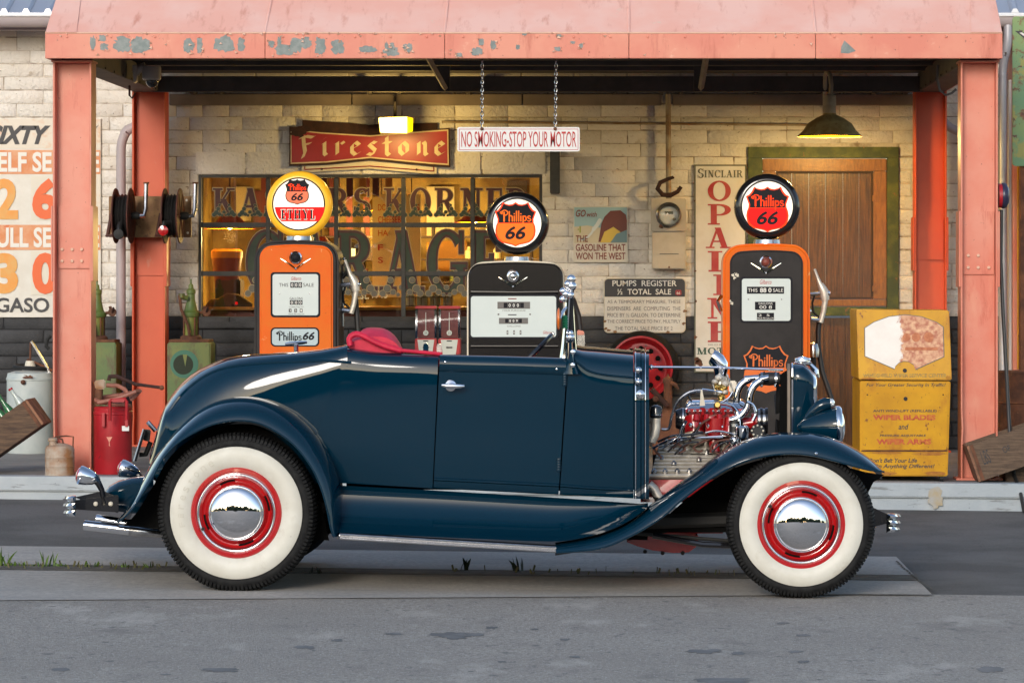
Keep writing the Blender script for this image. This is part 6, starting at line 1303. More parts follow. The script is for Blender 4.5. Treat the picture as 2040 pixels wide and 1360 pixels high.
# door furniture
hd = MB(); hd.lathe([(.028, 0), (.026, .008), (.012, .014), (.009, .045)], C(898, 768, side_dy(898, 768)), (0, -1, 0), 16)
hd.tube([C(880, 767, .13), C(890, 768.5, .125), C(902, 769, .125), C(917, 769, .128), C(925, 768.5, .132)], [.006, .011, .012, .010, .005], 10, flat=.7)
hd.build('door_handle', 'chrome', door)
for v in (756, 926):
    h_ = MB(); dy = side_dy(1122, v)-.01
    for k in range(5): h_.lathe([(.009, -.006), (.010, 0), (.009, .006)], C(1125-(v-756)*.07, v-10+k*5, dy), (0, 0, 1), 10)
    h_.build('hinge', 'paint_navy', door)
for u, v in ((887, 721), (1109, 735)): MB().ball(C(u, v, side_dy(u, v)-.012), .006, .004, .006, 8, 5).build('screw', 'chrome', door)
# splash apron and running board
aptop = [(668, 966), (862, 976), (1113, 991), (1279, 1003), (1300, 1000)]
apbot = crv([(668, 1060), (800, 1066), (960, 1073), (1105, 1078), (1155, 1072), (1210, 1057), (1258, 1034), (1291, 1010)], 40)
rows = []
for k, (u, v) in enumerate(apbot):
    ut = 668+(1291-668)*k/40; vt = interp(aptop, ut); row = []
    for j in range(11):
        s_ = j/10; row.append(C(ut+(u-ut)*s_, vt+(v-vt)*s_, .215-.20*s_**2.6+(-.02*math.exp(-(s_/.07)**2))))
    rows.append(row)
MB().grid(rows).build('splash_apron', 'paint_navy', car, smooth=50)
rb = MB(); q = []
for u, v in ((676, 1061), (1108, 1087)):
    q.append([C(u, v-2, .10), C(u, v+1, -.02), C(u, v+3, -.024), C(u, v+10, -.024), C(u, v+13.5, -.018), C(u, v+13.5, .16)])
rb.grid(q, True); rb.f += [(0, 1, 2, 3, 4, 5), (11, 10, 9, 8, 7, 6)]; rbo = rb.build('running_board', 'dull_chrome', car, bevel=.002)
for k in range(3): MB().tube([C(677, 1065.5+k*3.2, -.024), C(1107, 1091.5+k*3.2, -.024)], .0032, 6).build('trim_strip', 'chrome', rbo)
mt = MB()
for k in range(5): mt.add([C(680, 1059.5+k*.55, .14-k*.03), C(1106, 1085.5+k*.55, .14-k*.03), C(1106, 1085.9+k*.55, .118-k*.03), C(680, 1059.9+k*.55, .118-k*.03)], [(0, 1, 2, 3)])
mt.build('tread_mat', 'rubber', rbo, smooth=0, kind='stuff')
# fenders
def fender(name, U, L, n, din, dout, inner=None, lip=.02):
    U, L = crv(U, n), crv(L, n); rows = []
    for i in range(n+1):
        (a, b), (c, e) = U[i], L[i]; row = []
        if inner: q_ = min(1, (n-i)/14); row.append(C(a+inner[0], b+inner[1]*q_+(e-b)*.5*(1-q_), din+(inner[2]-din)*q_)); row.append(C(a+inner[0]*.3, b+inner[1]*.25*q_, din+(inner[2]-din)*.45*q_))
        for k in range(10):
            t = math.pi/2*k/9; s_ = 1-math.cos(t); o = math.sin(t); row.append(C(a+(c-a)*s_, b+(e-b)*s_, din+(dout-din)*o))
        row += [C(c, e, dout+.004), C(c+(a-c)*.12, e+(b-e)*.12, dout+.02), C(c+(a-c)*.2, e+(b-e)*.2, dout+.06)]
        rows.append(row)
    return MB().grid(rows).build(name, 'paint_navy', car, smooth=60)
RU = [(232, 1038), (254, 1010), (287, 950), (306, 915), (335, 876), (365, 843), (401, 814), (438, 797), (482, 790), (526, 794), (574, 814), (615, 847), (644, 884), (666, 925), (678, 965), (682, 1015), (680, 1066)]
RL = [(236, 1041), (260, 1020), (285, 983), (306, 948), (322, 918), (350, 887), (383, 865), (423, 847), (468, 839), (512, 843), (552, 862), (589, 891), (622, 935), (640, 975), (652, 1018), (658, 1050), (664, 1070)]
rf_ = fender('rear_fender', RU, RL, 60, .23, -.045)
FU = [(1106, 1080), (1155, 1072), (1210, 1057), (1258, 1034), (1295, 1005), (1349, 964), (1383, 941), (1417, 914), (1451, 893), (1484, 876), (1518, 866), (1552, 861), (1586, 860), (1620, 862), (1654, 870), (1683, 882), (1715, 900), (1742, 920), (1757, 936)]
FL = [(1108, 1102), (1180, 1096), (1214, 1088), (1248, 1073), (1281, 1056), (1325, 1027), (1349, 1005), (1383, 978), (1417, 954), (1451, 934), (1484, 920), (1518, 911), (1552, 906), (1586, 905), (1620, 909), (1654, 917), (1692, 927), (1730, 937), (1762, 941)]
ff = fender('front_fender', FU, FL, 70, .16, -.045, inner=(0, 26, .42))
MB().tube([C(u, v-1.5, -.043) for u, v in crv(FL, 50)], .0045, 6).build('fender_bead', 'paint_navy', ff)
MB().tube([C(u, v-1.5, -.043) for u, v in crv(RL, 50)], .0045, 6).build('fender_bead', 'paint_navy', rf_)
MB().lathe([(.007, 0), (.007, .005), (.001, .009)], C(1626, 903, -.05), (0, -1, 0), 8).build('badge', 'chrome', ff)
# far-side fenders, dark arch liners, chassis
MB().grid([[C(u, v+6, 1.42), C(u, v+20, 1.62)] for u, v in crv(FU[4:], 30)]).build('far_front_fender', 'paint_navy', car)
MB().grid([[C(u, v+10, 1.38), C(u, v+30, 1.62)] for u, v in crv(RU, 30)]).build('far_rear_fender', 'paint_navy', car)
def fan(pts, dy, name, mat='black_void'): return MB().add([C(u, v, dy) for u, v in pts], [tuple(range(len(pts)))]).build(name, mat, car, smooth=0)
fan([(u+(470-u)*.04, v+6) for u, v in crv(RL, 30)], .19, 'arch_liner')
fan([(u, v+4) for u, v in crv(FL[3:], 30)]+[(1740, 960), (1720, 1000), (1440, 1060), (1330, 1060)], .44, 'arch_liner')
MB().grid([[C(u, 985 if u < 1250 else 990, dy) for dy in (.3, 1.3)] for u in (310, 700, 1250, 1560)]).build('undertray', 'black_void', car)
for dy in (.42, 1.18): MB().tube([C(300, 1000, dy), C(420, 985, dy), C(680, 1010, dy), (C(1250, 1040, dy)), C(1560, 1030, dy), C(1740, 1025, dy)], .035, 6).build('frame_rail', 'black_matt', car)
MB().hexa([C(650, 1015, .4), C(1290, 1035, .4), C(1290, 1075, .4), C(650, 1062, .4)], [C(650, 1015, 1.2), C(1290, 1035, 1.2), C(1290, 1075, 1.2), C(650, 1062, 1.2)]).build('chassis', 'black_void', car)
# wheels
def wheel(u, v, rt, name, fi):
    o = C(u, v, 0); w_ = part_empty(name, o, car); ax = (0, -1, 0); W = .165
    prof = [(rt*.66, -.155), (rt*.8, -.168), (rt*.93, -.158), (rt*.975, -.14), (rt*.985, -.10), (rt*.987, -.06), (rt*.975, -.022), (rt*.945, -.002), (rt*.90, .008), (rt*.84, .010), (rt*.835, .0085)]
    MB().lathe(prof, o, ax, 96, caps=False).build('tyre', 'tyre', w_, smooth=50)
    # tread blocks
    tr = MB(); n = 118
    for k in range(n):
        a = 2*math.pi*k/n; da = 2*math.pi/n*.30
        for r0, r1, y0_, y1_ in ((rt*.93, rt*.992, -.128, .0055), ):
            A = []
            for aa, r in ((a-da, rt*.915), (a+da, rt*.915), (a+da, rt*.965), (a-da, rt*.965)): A.append(o+Vector((r*math.cos(aa), -.0115 if r < rt*.95 else -.004, r*math.sin(aa))))
            B = []
            for aa, r in ((a-da, rt*.955), (a+da, rt*.955), (a+da, rt), (a-da, rt)): B.append(o+Vector((r*math.cos(aa+.012), .030, r*math.sin(aa+.012))))
            tr.hexa([A[0], A[1], A[2], A[3]], [B[0]+Vector((0, 0, 0)), B[1], B[2], B[3]])
            tr.hexa([B[0], B[1], B[2], B[3]], [p+Vector((0, .10, 0)) for p in B])
    tr.build('tread', 'tyre', w_, smooth=0, kind='stuff')
    MB().lathe([(rt*.836, .0095), (rt*.82, .0145), (rt*.74, .023), (rt*.66, .0215), (rt*.59, .011), (rt*.555, .001)], o, ax, 96, caps=False).build('whitewall', 'whitewall', w_, smooth=60)
    MB().lathe([(rt*.842, .010), (rt*.836, .0125), (rt*.828, .0112)], o, ax, 96, caps=False).build('sidewall_rib', 'tyre', w_)
    rr = .2095
    MB().lathe([(rr, -.004), (rr+.002, .006), (rr-.004, .011), (rr-.018, .012), (rr-.026, .006)], o, ax, 72, caps=False).build('rim', 'red_paint', w_)
    MB().lathe([(rr-.024, .004), (rr-.027, .012), (rr-.031, .0145), (rr-.036, .012), (rr-.040, .004), (rr-.046, -.006)], o, ax, 72, caps=False).build('trim_ring', 'chrome', w_, smooth=60)
    MB().lathe([(rr-.044, -.005), (rr-.054, -.016), (rr-.062, -.018), (rr-.072, -.006), (rr-.076, .004), (.10, .006)], o, ax, 72, caps=False).build('wheel_disc', 'red_paint', w_, smooth=60)
    for k in range(4):
        aa = k*math.pi/2+.3+fi; pts = [o+Vector(((rr-.058)*math.cos(aa+j*.08), .0155, (rr-.058)*math.sin(aa+j*.08))) for j in range(-3, 4)]
        MB().tube(pts, .005, 6, flat=.3).build('reflection_arc', 'black_void', w_)  # dark reflections on the wheel disc, painted as thin black arcs
    hc = [(.124, .0), (.129, .008), (.128, .014), (.122, .018), (.119, .017)]
    MB().lathe(hc, o, ax, 64, caps=False).build('hubcap_rim', 'chrome', w_, smooth=70)
    MB().lathe([(.120*math.sin(t*math.pi/2/10)+.0001, .0165+.032*math.cos(t*math.pi/2/10)) for t in range(10, -1, -1)], o, ax, 64, caps=False).build('hubcap', 'chrome', w_, smooth=80)
    va = R(205) if fi == 0 else R(150)
    p = o+Vector((.172*math.cos(va), -.012, -.172*math.sin(va)*-1)); MB().lathe([(.008, 0), (.008, .02), (.006, .026)], p, (.3*-math.cos(va), -1, 0), 8).build('valve_stem', 'rubber', w_)
    # moulded maker's name on the white wall
    if fi == 0:
        word = 'Firestone'; r0 = rt*.69
        for k, ch in enumerate(word):
            a = R(192-k*9.4); vs, fs = text_tris(ch); q = fit(vs, (-.011, -.013, .011, .013)); mm = MB()
            er, et = Vector((math.cos(a), 0, math.sin(a))), Vector((math.sin(a), 0, -math.cos(a)))
            mm.add([o+er*(r0-yq)+et*xq+Vector((0, -.0238, 0)) for xq, yq in q], fs); mm.build('lettering', 'whitewall_emboss', w_, smooth=0)
    return w_
w1 = wheel(471, 1021, .371, 'rear_wheel', 0); w2 = wheel(1596, 1044, .347, 'front_wheel', 1)
for (u, v, r) in ((471, 1021, .371), (1596, 1044, .347)):
    d2 = 1.46; o = C(u, v, 0)+Vector((0, d2, 0)); fw_ = part_empty('far_wheel', o, car)
    MB().lathe([(r*.6, -.01), (r*.93, -.002), (r*.98, .03), (r*.99, .1), (r*.93, .165), (r*.6, .16)], o-Vector((0, 0, 0)), (0, 1, 0), 64).build('tyre', 'tyre', fw_)
    MB().tube([C(u, v, .1), C(u, v, .1)+Vector((0, 1.4, 0))], .045, 10).build('axle', 'black_matt', fw_)
# chassis bits below the running board front
m = MB(); m.prism([C(u, v, .62) for u, v in ((1262, 1060), (1390, 1062), (1392, 1085), (1372, 1100), (1340, 1101), (1300, 1096), (1270, 1088), (1245, 1078))], (0, .34, 0)); m.build('oil_pan', 'red_engine', car, bevel=.01)
for q in ((1285, 1098), (1320, 1101), (1360, 1101)): MB().ball(C(q[0], q[1], .62), .01, n=8, m=5).build('bolt', 'black_matt', car)
MB().hexa([C(1290, 1030, .5), C(1440, 1030, .5), C(1440, 1062, .5), C(1290, 1062, .5)], [C(1290, 1030, 1.1), C(1440, 1030, 1.1), C(1440, 1062, 1.1), C(1290, 1062, 1.1)]).build('front_pan', 'red_engine', car)
MB().tube([C(1300, 1066, .3), C(1400, 1084, .3), C(1500, 1088, .3)], .014, 8).build('radius_rod', 'black_gloss', car)
MB().tube([C(1240, 1060, .36), C(1470, 1078, .36)], .009, 8).build('radius_rod', 'black_matt', car)
# tail: tank panel, bumpers, lamps, plate, exhausts
tl = MB(); rows = []
for i, (u, va, vb_) in enumerate([(205, 985, 990), (218, 968, 1010), (236, 958, 1018), (262, 951, 1022), (285, 948, 1022), (306, 945, 1015)]):
    rows.append([C(u, vb_, .34), C(u, (va+vb_)/2+5, .30), C(u, va+12, .30), C(u, va+3, .33), C(u, va, .40), C(u, va-1, .8), C(u, va, 1.2), C(u, va+10, 1.3), C(u, vb_, 1.28)])
tl.grid(rows); tl.f.append(tuple(range(9))); tl.build('tail_panel', 'paint_navy', car, smooth=50)
def bumper(us, vs, d0, d1, name, sgn):
    b = part_empty(name, C(sum(us)/2, sum(vs)/2, .1), car); v0, v1 = vs; n = 3; h = (v1-v0)/n
    for k in range(n):
        a = v0+h*k; rows = []
        for j in range(15):
            t = (0, .006, .02, .06, .12, .2, .3, .4, .5, .6, .7, .8, .98, .994, 1)[j]; dy = d0+(d1-d0)*t; bow = (16*(1-(2*t-1)**2)-6*abs(2*t-1)**8)*sgn; pr = []
            for f, o in ((0.0, 2), (.15, 9), (.5, 12), (.85, 9), (1.0, 2)):
                uu = (us[0] if sgn < 0 else us[1])-sgn*(12-o)-sgn*4+bow*.4; pr.append(C(uu, a+h*f, dy))
            uu = (us[1] if sgn < 0 else us[0]); pr += [C(uu+bow*.4, a+h*.995, dy), C(uu+bow*.4, a+h*.005, dy)]
            e_ = min(j, 14-j); sc_ = (.25, .8, 1)[min(2, int(round(e_)))]; cc = sum(pr, Vector())/len(pr); pr = [cc+(p-cc)*sc_ for p in pr]
            rows.append(pr)
        m = MB(); m.grid(rows, True); m.f.append((0, 1, 2, 3, 4, 5, 6)); q = 14*7; m.f.append(tuple(q+i for i in range(6, -1, -1)))
        m.build('bumper_bar', 'chrome', b, smooth=30)
    return b
rbp = bumper((127, 150), (986, 1029), .05, 1.55, 'rear_bumper', -1)
for dy in (.22, 1.38): 
    MB().hexa([C(148, 990, dy), C(206, 977, dy), C(236, 990, dy), C(236, 1022, dy)], [C(148, 990, dy+.05), C(206, 977, dy+.05), C(236, 990, dy+.05), C(236, 1022, dy+.05)]).build('bumper_bracket', 'black_gloss', rbp, bevel=.004)
    MB().hexa([C(148, 996, dy-.01), C(236, 985, dy-.01), C(236, 1020, dy-.01), C(148, 1014, dy-.01)], [C(148, 996, dy+.03), C(236, 985, dy+.03), C(236, 1020, dy+.03), C(148, 1014, dy+.03)]).build('bumper_bracket', 'black_gloss', rbp, bevel=.003)
for u in (191, 221): MB().lathe([(.011, 0), (.011, .008), (.006, .013)], C(u, 1003, .205), (0, -1, 0), 10).build('bolt', 'ivory', rbp)
fb_ = bumper((1767, 1793), (1022, 1061), .1, 1.5, 'front_bumper', 1)
for dy in (.3, 1.3): MB().hexa([C(1735, 1008, dy), C(1768, 1024, dy), C(1768, 1042, dy), C(1735, 1050, dy)], [C(1735, 1008, dy+.05), C(1768, 1024, dy+.05), C(1768, 1042, dy+.05), C(1735, 1050, dy+.05)]).build('bumper_bracket', 'black_gloss', fb_, bevel=.003)
def taillight(u, v, dy, stalk):
    t = part_empty('tail_light', C(u, v, dy), car); ax = Vector((-1, 0, .28)).normalized(); o = C(u+22, v+4, dy)
    MB().lathe([(.006, -.03), (.016, -.022), (.03, 0), (.04, .03), (.045, .055), (.046, .066), (.043, .072)], o, ax, 28).build('bucket', 'chrome', t)
    MB().lathe([(.042, .068), (.03, .08), (.012, .086), (.001, .087)], o, ax, 24).build('lens', 'red_paint', t)
    MB().tube([C(a, b, dy) for a, b in stalk], [.018, .016, .013, .013, .016][:len(stalk)], 10).build('stalk', 'black_gloss', t)
taillight(165, 949, .22, [(184, 950), (196, 962), (203, 976), (206, 992), (208, 1005)])
taillight(246, 935, 1.25, [(262, 938), (276, 945), (283, 955), (286, 968), (288, 980)])
lp = part_empty('licence_plate', C(282, 890, .9), car)
MB().hexa([C(267, 918, .7), C(272, 919, .7), C(291, 856, .7), C(286, 854, .7)], [C(267, 918, .95), C(272, 919, .95), C(291, 856, .95), C(286, 854, .95)]).build('plate', 'black_gloss', lp, bevel=.002)
MB().tube([C(267, 918, .69), C(286, 854, .69)], .004, 6).build('plate_edge', 'chrome', lp)
MB().tube([C(278, 905, .8), C(290, 905, .8), C(300, 880, .8)], .012, 6).build('plate_bracket', 'black_matt', lp)
MB().hexa([C(288, 854, .75), C(301, 856, .75), C(298, 880, .75), C(284, 876, .75)], [C(288, 854, .9), C(301, 856, .9), C(298, 880, .9), C(284, 876, .9)]).build('plate_lamp', 'black_matt', lp, bevel=.004)
MB().tube([C(294, 840, .86), C(310, 858, .86)], .011, 8).build('trunk_handle', 'dull_chrome', car)
for dy, a in ((.26, 0), (1.2, -12)):
    ex = MB(); o0, o1 = C(167+a*-2, 1045+a, dy), C(262, 1056+a, dy); ax = (o1-o0)
    ex.lathe([(.020, .01), (.022, 0), (.024, .002), (.024, ax.length)], o0, ax, 24); e_ = ex.build('exhaust_tip', 'chrome', car)
    MB().lathe([(.0215, .004), (.02, .1)], o0, ax, 20, caps=True).build('bore', 'black_void', e_)
    MB().tube([C(258, 1055.5+a, dy), C(275, 1057.5+a, dy), C(300, 1060+a, dy), C(420, 1070+a, dy+.2), C(640, 1060, dy+.3)], [.026, .025, .02, .02, .02], 14).build('exhaust_pipe', 'dull_chrome', car)
# cockpit: red seat, red trim, screen, wheel
st = MB(); rows = []
for i in range(15):
    t = i/14; dy = .3+1.0*t; e = 1-(2*t-1)**8*.35; row = []
    for u, v in crv([(696, 700), (694, 682), (700, 668), (716, 662), (726, 654), (748, 652), (770, 656), (788, 670), (800, 690), (806, 704)], 20):
        row.append(C(748+(u-748)*(.92+.08*e), 704+(v-704)*e, dy))
    rows.append(row)
st.grid(rows); n_ = 21; st.f += [tuple(range(n_)), tuple(14*n_+k for k in range(n_-1, -1, -1))]
seat = st.build('seat_back', 'red_leather', car, smooth=60)
MB().tube([C(u, v, .27) for u, v in crv([(698, 688), (696, 673), (708, 665), (722, 668), (745, 680), (770, 690), (800, 698)], 20)], .014, 10).build('seat_bolster', 'red_leather', car)
MB().tube([C(790, 697, .27), C(830, 700.5, .27), C(880, 705, .27)], .009, 8).build('door_trim', 'red_leather', car)
MB().hexa([C(800, 715, .28), C(1100, 722, .28), C(1100, 960, .3), C(800, 955, .3)], [C(800, 715, 1.32), C(1100, 722, 1.32), C(1100, 960, 1.3), C(800, 955, 1.3)]).build('interior', 'red_leather', car)
for u in (848, 875): plate(rrect(u-5, 684, u+5, 705, 4.5), DC+(.27 if u < 860 else 1.34), .015, 'top_socket', 'paint_navy' if u < 860 else 'dull_chrome', car)
# windscreen
ws = part_empty('windscreen', C(1131, 712, .3), car)
for dy in (.25, 1.35):
    MB().tube([C(1123, 716, dy), C(1125, 690, dy), C(1128, 650, dy), C(1131, 600, dy), C(1134, 556, dy)], [.02, .016, .014, .013, .011], 10).build('post', 'chrome', ws)
    MB().tube([C(1134, 690, dy+.015), C(1137, 640, dy+.015), C(1139, 560, dy+.015)], .012, 8).build('frame_side', 'black_gloss', ws)
    MB().tube([C(1146, 705, dy+.03), C(1143, 670, dy+.03), C(1140, 620, dy+.03), C(1138, 570, dy+.03)], .008, 8).build('frame_side', 'chrome', ws)
MB().add([C(1134, 705, .27), C(1140, 560, .27), C(1140, 560, 1.34), C(1134, 705, 1.34)], [(0, 1, 2, 3)]).build('screen_glass', 'clear_glass', ws)
MB().tube([C(1140, 556, .26), C(1140, 556, 1.36)], .011, 8).build('header_rail', 'chrome', ws)
for u, v, r in ((1138, 556, .022), (1132, 566, .020), (1139, 570, .024), (1122, 580, .018), (1128, 586, .022), (1136, 588, .02), (1121, 596, .017), (1136, 672, .022), (1136, 664, .016)): MB().ball(C(u, v, .24), r, r*.8, r, 10, 7).build('clamp', 'chrome', ws, smooth=60)
ba = MB(); rows = []
for k in range(9):
    t = k/8; v = 745-(745-682)*t; hw = 5+16*(1-t)**2.2; uc = 1138-2*t
    rows.append([C(uc-hw*.8, v, side_dy(1138, 735)-.012), C(uc-hw*.3, v, side_dy(1138, 735)-.03), C(uc+hw*.5, v, side_dy(1138, 735)-.03), C(uc+hw, v, side_dy(1138, 735)-.005), C(uc+hw, v, .32), C(uc-hw*.8, v, .32)])
ba.grid(rows, True); ba.f.append(tuple(8*6+k for k in range(6))); so = ba.build('stanchion', 'paint_navy', ws, smooth=50)
for u, v in ((1141, 701), (1141, 727)): MB().lathe([(.013, 0), (.011, .007), (.001, .011)], C(u, v, side_dy(1138, 735)-.028), (0, -1, 0), 10).build('screw', 'chrome', so)
mi = MB(); mi.ball(C(1113, 635, .2), .010, .05, .052, 14, 10); mi.build('side_mirror', 'orange_reflection', ws)  # orange reflection put into the colour of the mirror
MB().tube([C(1115, 635, .2), C(1122, 620, .22), C(1128, 612, .24)], .007, 8).build('mirror_arm', 'chrome', ws)
ch = MB()
for k in range(5): ch.tube([C(1121, 632+k*5, .23), C(1126, 630+k*5, .225), C(1130, 634+k*5, .23)], .007, 6)
ch.build('hanging_charm', 'jade', ws)
sw = part_empty('steering_wheel', C(1077, 690, 1.15), car); ax = (C(1098, 668, 1.15)-C(1055, 712, 1.15)); cen = C(1077, 690, 1.15)
nrm = Vector((ax.z, 0, -ax.x)).normalized(); e1 = ax.normalized(); e2 = Vector((0, 1, 0)); rad = .185
MB().tube([cen-e1*.10+(e1*math.cos(k*math.pi/18)+e2*math.sin(k*math.pi/18))*rad for k in range(37)], .012, 8, caps=False).build('wheel_rim', 'black_gloss', sw)
for k in range(4): a = k*math.pi/2+.4; MB().tube([cen-e1*.10, cen-e1*.10+(e1*math.cos(a)+e2*math.sin(a))*rad], .008, 6).build('spoke', 'chrome', sw)
MB().tube([cen-e1*.10, cen-e1*.10+nrm*(-.7 if nrm.x < 0 else .7)+Vector((0, 0, -.1))], .02, 8).build('column', 'black_gloss', sw)
tb = part_empty('deck_handle', C(590, 702, .55), car)
MB().tube([C(590, 703, .55), C(590, 686, .55)], .011, 10).build('stem', 'chrome', tb)
MB().tube([C(568, 685.5, .55), C(578, 684, .55), C(602, 682.5, .55), C(612, 681.5, .55)], [.006, .009, .009, .006], 10).build('grip', 'chrome', tb)
# radiator shell, headlamps
rs = part_empty('radiator', C(1600, 860, .8), car)
def shell_ring(u, hw, vt, vb_, flare=0):
    row = []
    for k in range(25):
        t = k/24
        if t < .34: f = t/.34; row.append(C(u, vb_+(vt+26-vb_)*f, CEN-hw*(.86+.14*f)))
        elif t > .66: f = (t-.66)/.34; row.append(C(u, vt+26+(vb_-vt-26)*f, CEN+hw*(1-.14*f)))
        else: a = math.pi*(t-.34)/.32; row.append(C(u, vt+26-26*math.sin(a)**.7, CEN-hw*math.copysign(abs(math.cos(a))**.6, math.cos(a))))
    return row
MB().grid([shell_ring(1579, .285, 724, 905), shell_ring(1583, .292, 721, 905), shell_ring(1600, .292, 723, 905), shell_ring(1612, .285, 731, 905), shell_ring(1621, .265, 742, 905)]).build('shell', 'paint_navy', rs, smooth=50)
MB().grid([shell_ring(1576, .285, 724, 905), shell_ring(1577, .295, 719, 905), shell_ring(1580, .295, 719, 905), shell_ring(1581, .285, 724, 905)]).build('shell_trim', 'chrome', rs)
MB().grid([shell_ring(1568, .27, 730, 905), shell_ring(1569, .285, 724, 905), shell_ring(1574, .285, 724, 905), shell_ring(1575, .27, 730, 905)]).build('lacing', 'header_board', rs)
MB().grid([shell_ring(1619, .265, 740, 905), shell_ring(1625, .262, 745, 905), shell_ring(1628, .245, 752, 905), shell_ring(1625, .235, 758, 905)]).build('grille_surround', 'chrome', rs, smooth=60)
gr = MB()
for k in range(15): gr.tube([C(1624, 760, CEN-.21+.03*k), C(1624, 905, CEN-.21+.03*k)], .005, 5)
gr.build('grille', 'dull_chrome', rs, kind='stuff')
MB().hexa([C(1555, 745, .56), C(1574, 733, .56), C(1574, 905, .56), C(1550, 905, .56)], [C(1555, 745, 1.04), C(1574, 733, 1.04), C(1574, 905, 1.04), C(1550, 905, 1.04)]).build('radiator_core', 'black_void', rs, bevel=.004)
cpn = MB(); cpn.lathe([(.04, 0), (.046, .006), (.046, .014), (.036, .02), (.04, .026), (.038, .034), (.012, .042), (.001, .044)], C(1599, 727, CEN), (0, 0, 1), 28); cpn.build('filler_cap', 'chrome', rs)
MB().tube([C(1602, 722, CEN), C(1614, 726, CEN), C(1626, 738, CEN), C(1631, 752, CEN)], [.006, .010, .012, .004], 8).build('mascot_bar', 'chrome', rs)
def headlamp(dy):
    h = part_empty('headlamp', C(1640, 840, dy), car); ax = (1, 0, .03); o = C(1587, 851, dy)
    prof = [(.001, 0), (.014, .006), (.034, .03), (.056, .07), (.074, .115), (.086, .16), (.092, .19)]
    MB().lathe(prof, o, ax, 32, caps=False).build('bucket', 'paint_navy', h, smooth=70)
    MB().lathe([(.092, .186), (.098, .190), (.099, .202), (.094, .212), (.088, .216)], o, ax, 32, caps=False).build('lamp_rim', 'chrome', h, smooth=60)
    MB().lathe([(.09, .205), (.06, .222), (.03, .230), (.001, .232)], o, ax, 28, caps=False).build('lens', 'lens_glass', h, smooth=60)
    MB().tube([C(1600, 838, dy), C(1616, 822, dy), C(1632, 810, dy), C(1645, 804, dy), C(1654, 803, dy)], [.004, .02, .03, .031, .026], 16).build('cowling', 'paint_navy', h, smooth=60)
    MB().lathe([(.02, 0), (.022, .008), (.018, .02), (.001, .028)], C(1652, 803, dy), (1, 0, .25), 18).build('marker_lens', 'lens_glass', h)
    MB().tube([C(1630, 868, dy), C(1620, 900, dy+.05)], .016, 8).build('bracket', 'paint_navy', h)
headlamp(.42); headlamp(1.18)
M('head_base', (.2, .17, .13), .6, .3)
# ================================================================== ENGINE (parts of the car)
EN = part_empty('engine', C(1420, 960, .8), car)
def eb(name, mat, m, **kw): return m.build(name, mat, EN, **kw)
# finned aluminium head, near side, tilted
q0 = [(1294, 951), (1425, 951), (1475, 888), (1312, 888)]
def hp(s, t, o=0):   # s along, t up
    a = Vector(C(*q0[0], .50)); b = Vector(C(*q0[1], .50)); c = Vector(C(*q0[2], .70)); e = Vector(C(*q0[3], .70))
    n = (b-a).cross(e-a).normalized(); n = n if n.y < 0 else -n
    return (a*(1-s)+b*s)*(1-t)+(e*(1-s)+c*s)*t+n*o
hd_ = MB(); hd_.hexa([hp(0, 0), hp(1, 0), hp(1, 1), hp(0, 1)], [hp(0, 0, -.08), hp(1, 0, -.08), hp(1, 1, -.08), hp(0, 1, -.08)]); eb('cylinder_head', 'head_base', hd_)
for k in range(8):
    t = .10+.115*k
    MB().hexa([hp(.02, t, .001), hp(.98, t, .001), hp(.98, t+.055, .001), hp(.02, t+.055, .001)], [hp(.02, t+.003, .02), hp(.98, t+.003, .02), hp(.98, t+.05, .02), hp(.02, t+.05, .02)]).build('fin', 'alu', EN)
MB().hexa([hp(0, -.03, .0), hp(1, -.03, .0), hp(1, .05, .0), hp(0, .05, .0)], [hp(0, -.03, .016), hp(1, -.03, .016), hp(1, .05, .016), hp(0, .05, .016)]).build('head_flange', 'alu', EN, bevel=.003)
nn = (hp(0, 0, 1)-hp(0, 0)).normalized()
for s, t in ((.06, .09), (.22, .09), (.40, .09), (.58, .09), (.3, .33), (.62, .45), (.32, .68), (.66, .7), (.9, .6), (.8, .3), (.1, .5)):
    MB().lathe([(.013, 0), (.013, .02), (.008, .02), (.008, .03)], hp(s, t, .005), nn, 8).build('head_bolt', 'dull_chrome', EN)
for s in (.12, .38, .62, .86):
    MB().lathe([(.022, 0), (.02, .02), (.012, .025), (.010, .05), (.008, .07)], hp(s, .82, .004), nn, 10).build('spark_plug', 'alu', EN)
MB().hexa([hp(.44, .55, .014), hp(.78, .55, .014), hp(.74, .68, .014), hp(.46, .68, .014)], [hp(.44, .55, .018), hp(.78, .55, .018), hp(.74, .68, .018), hp(.46, .68, .018)]).build('name_plate', 'dull_chrome', EN, bevel=.002)
MB().hexa([C(1278, 952, .5), C(1440, 952, .5), C(1400, 1000, .5), C(1278, 1000, .5)], [C(1278, 952, 1.1), C(1440, 952, 1.1), C(1440, 1000, 1.1), C(1278, 1000, 1.1)]).build('block', 'red_engine', EN, bevel=.008)
MB().hexa([C(1300, 905, .72), C(1545, 905, .72), C(1545, 960, .72), C(1300, 960, .72)], [C(1300, 905, 1.1), C(1545, 905, 1.1), C(1545, 960, 1.1), C(1300, 960, 1.1)]).build('block', 'black_matt', EN)
MB().tube([C(1292, 965, .45), C(1303, 974, .45), C(1312, 990, .45), C(1318, 1002, .45)], .024, 12).build('exhaust_stub', 'alu', EN)
MB().hexa([C(1276, 960, .42), C(1283, 960, .42), C(1283, 1000, .42), C(1276, 1000, .42)], [C(1276, 960, .6), C(1283, 960, .6), C(1283, 1000, .6), C(1276, 1000, .6)]).build('flange', 'red_engine', EN)
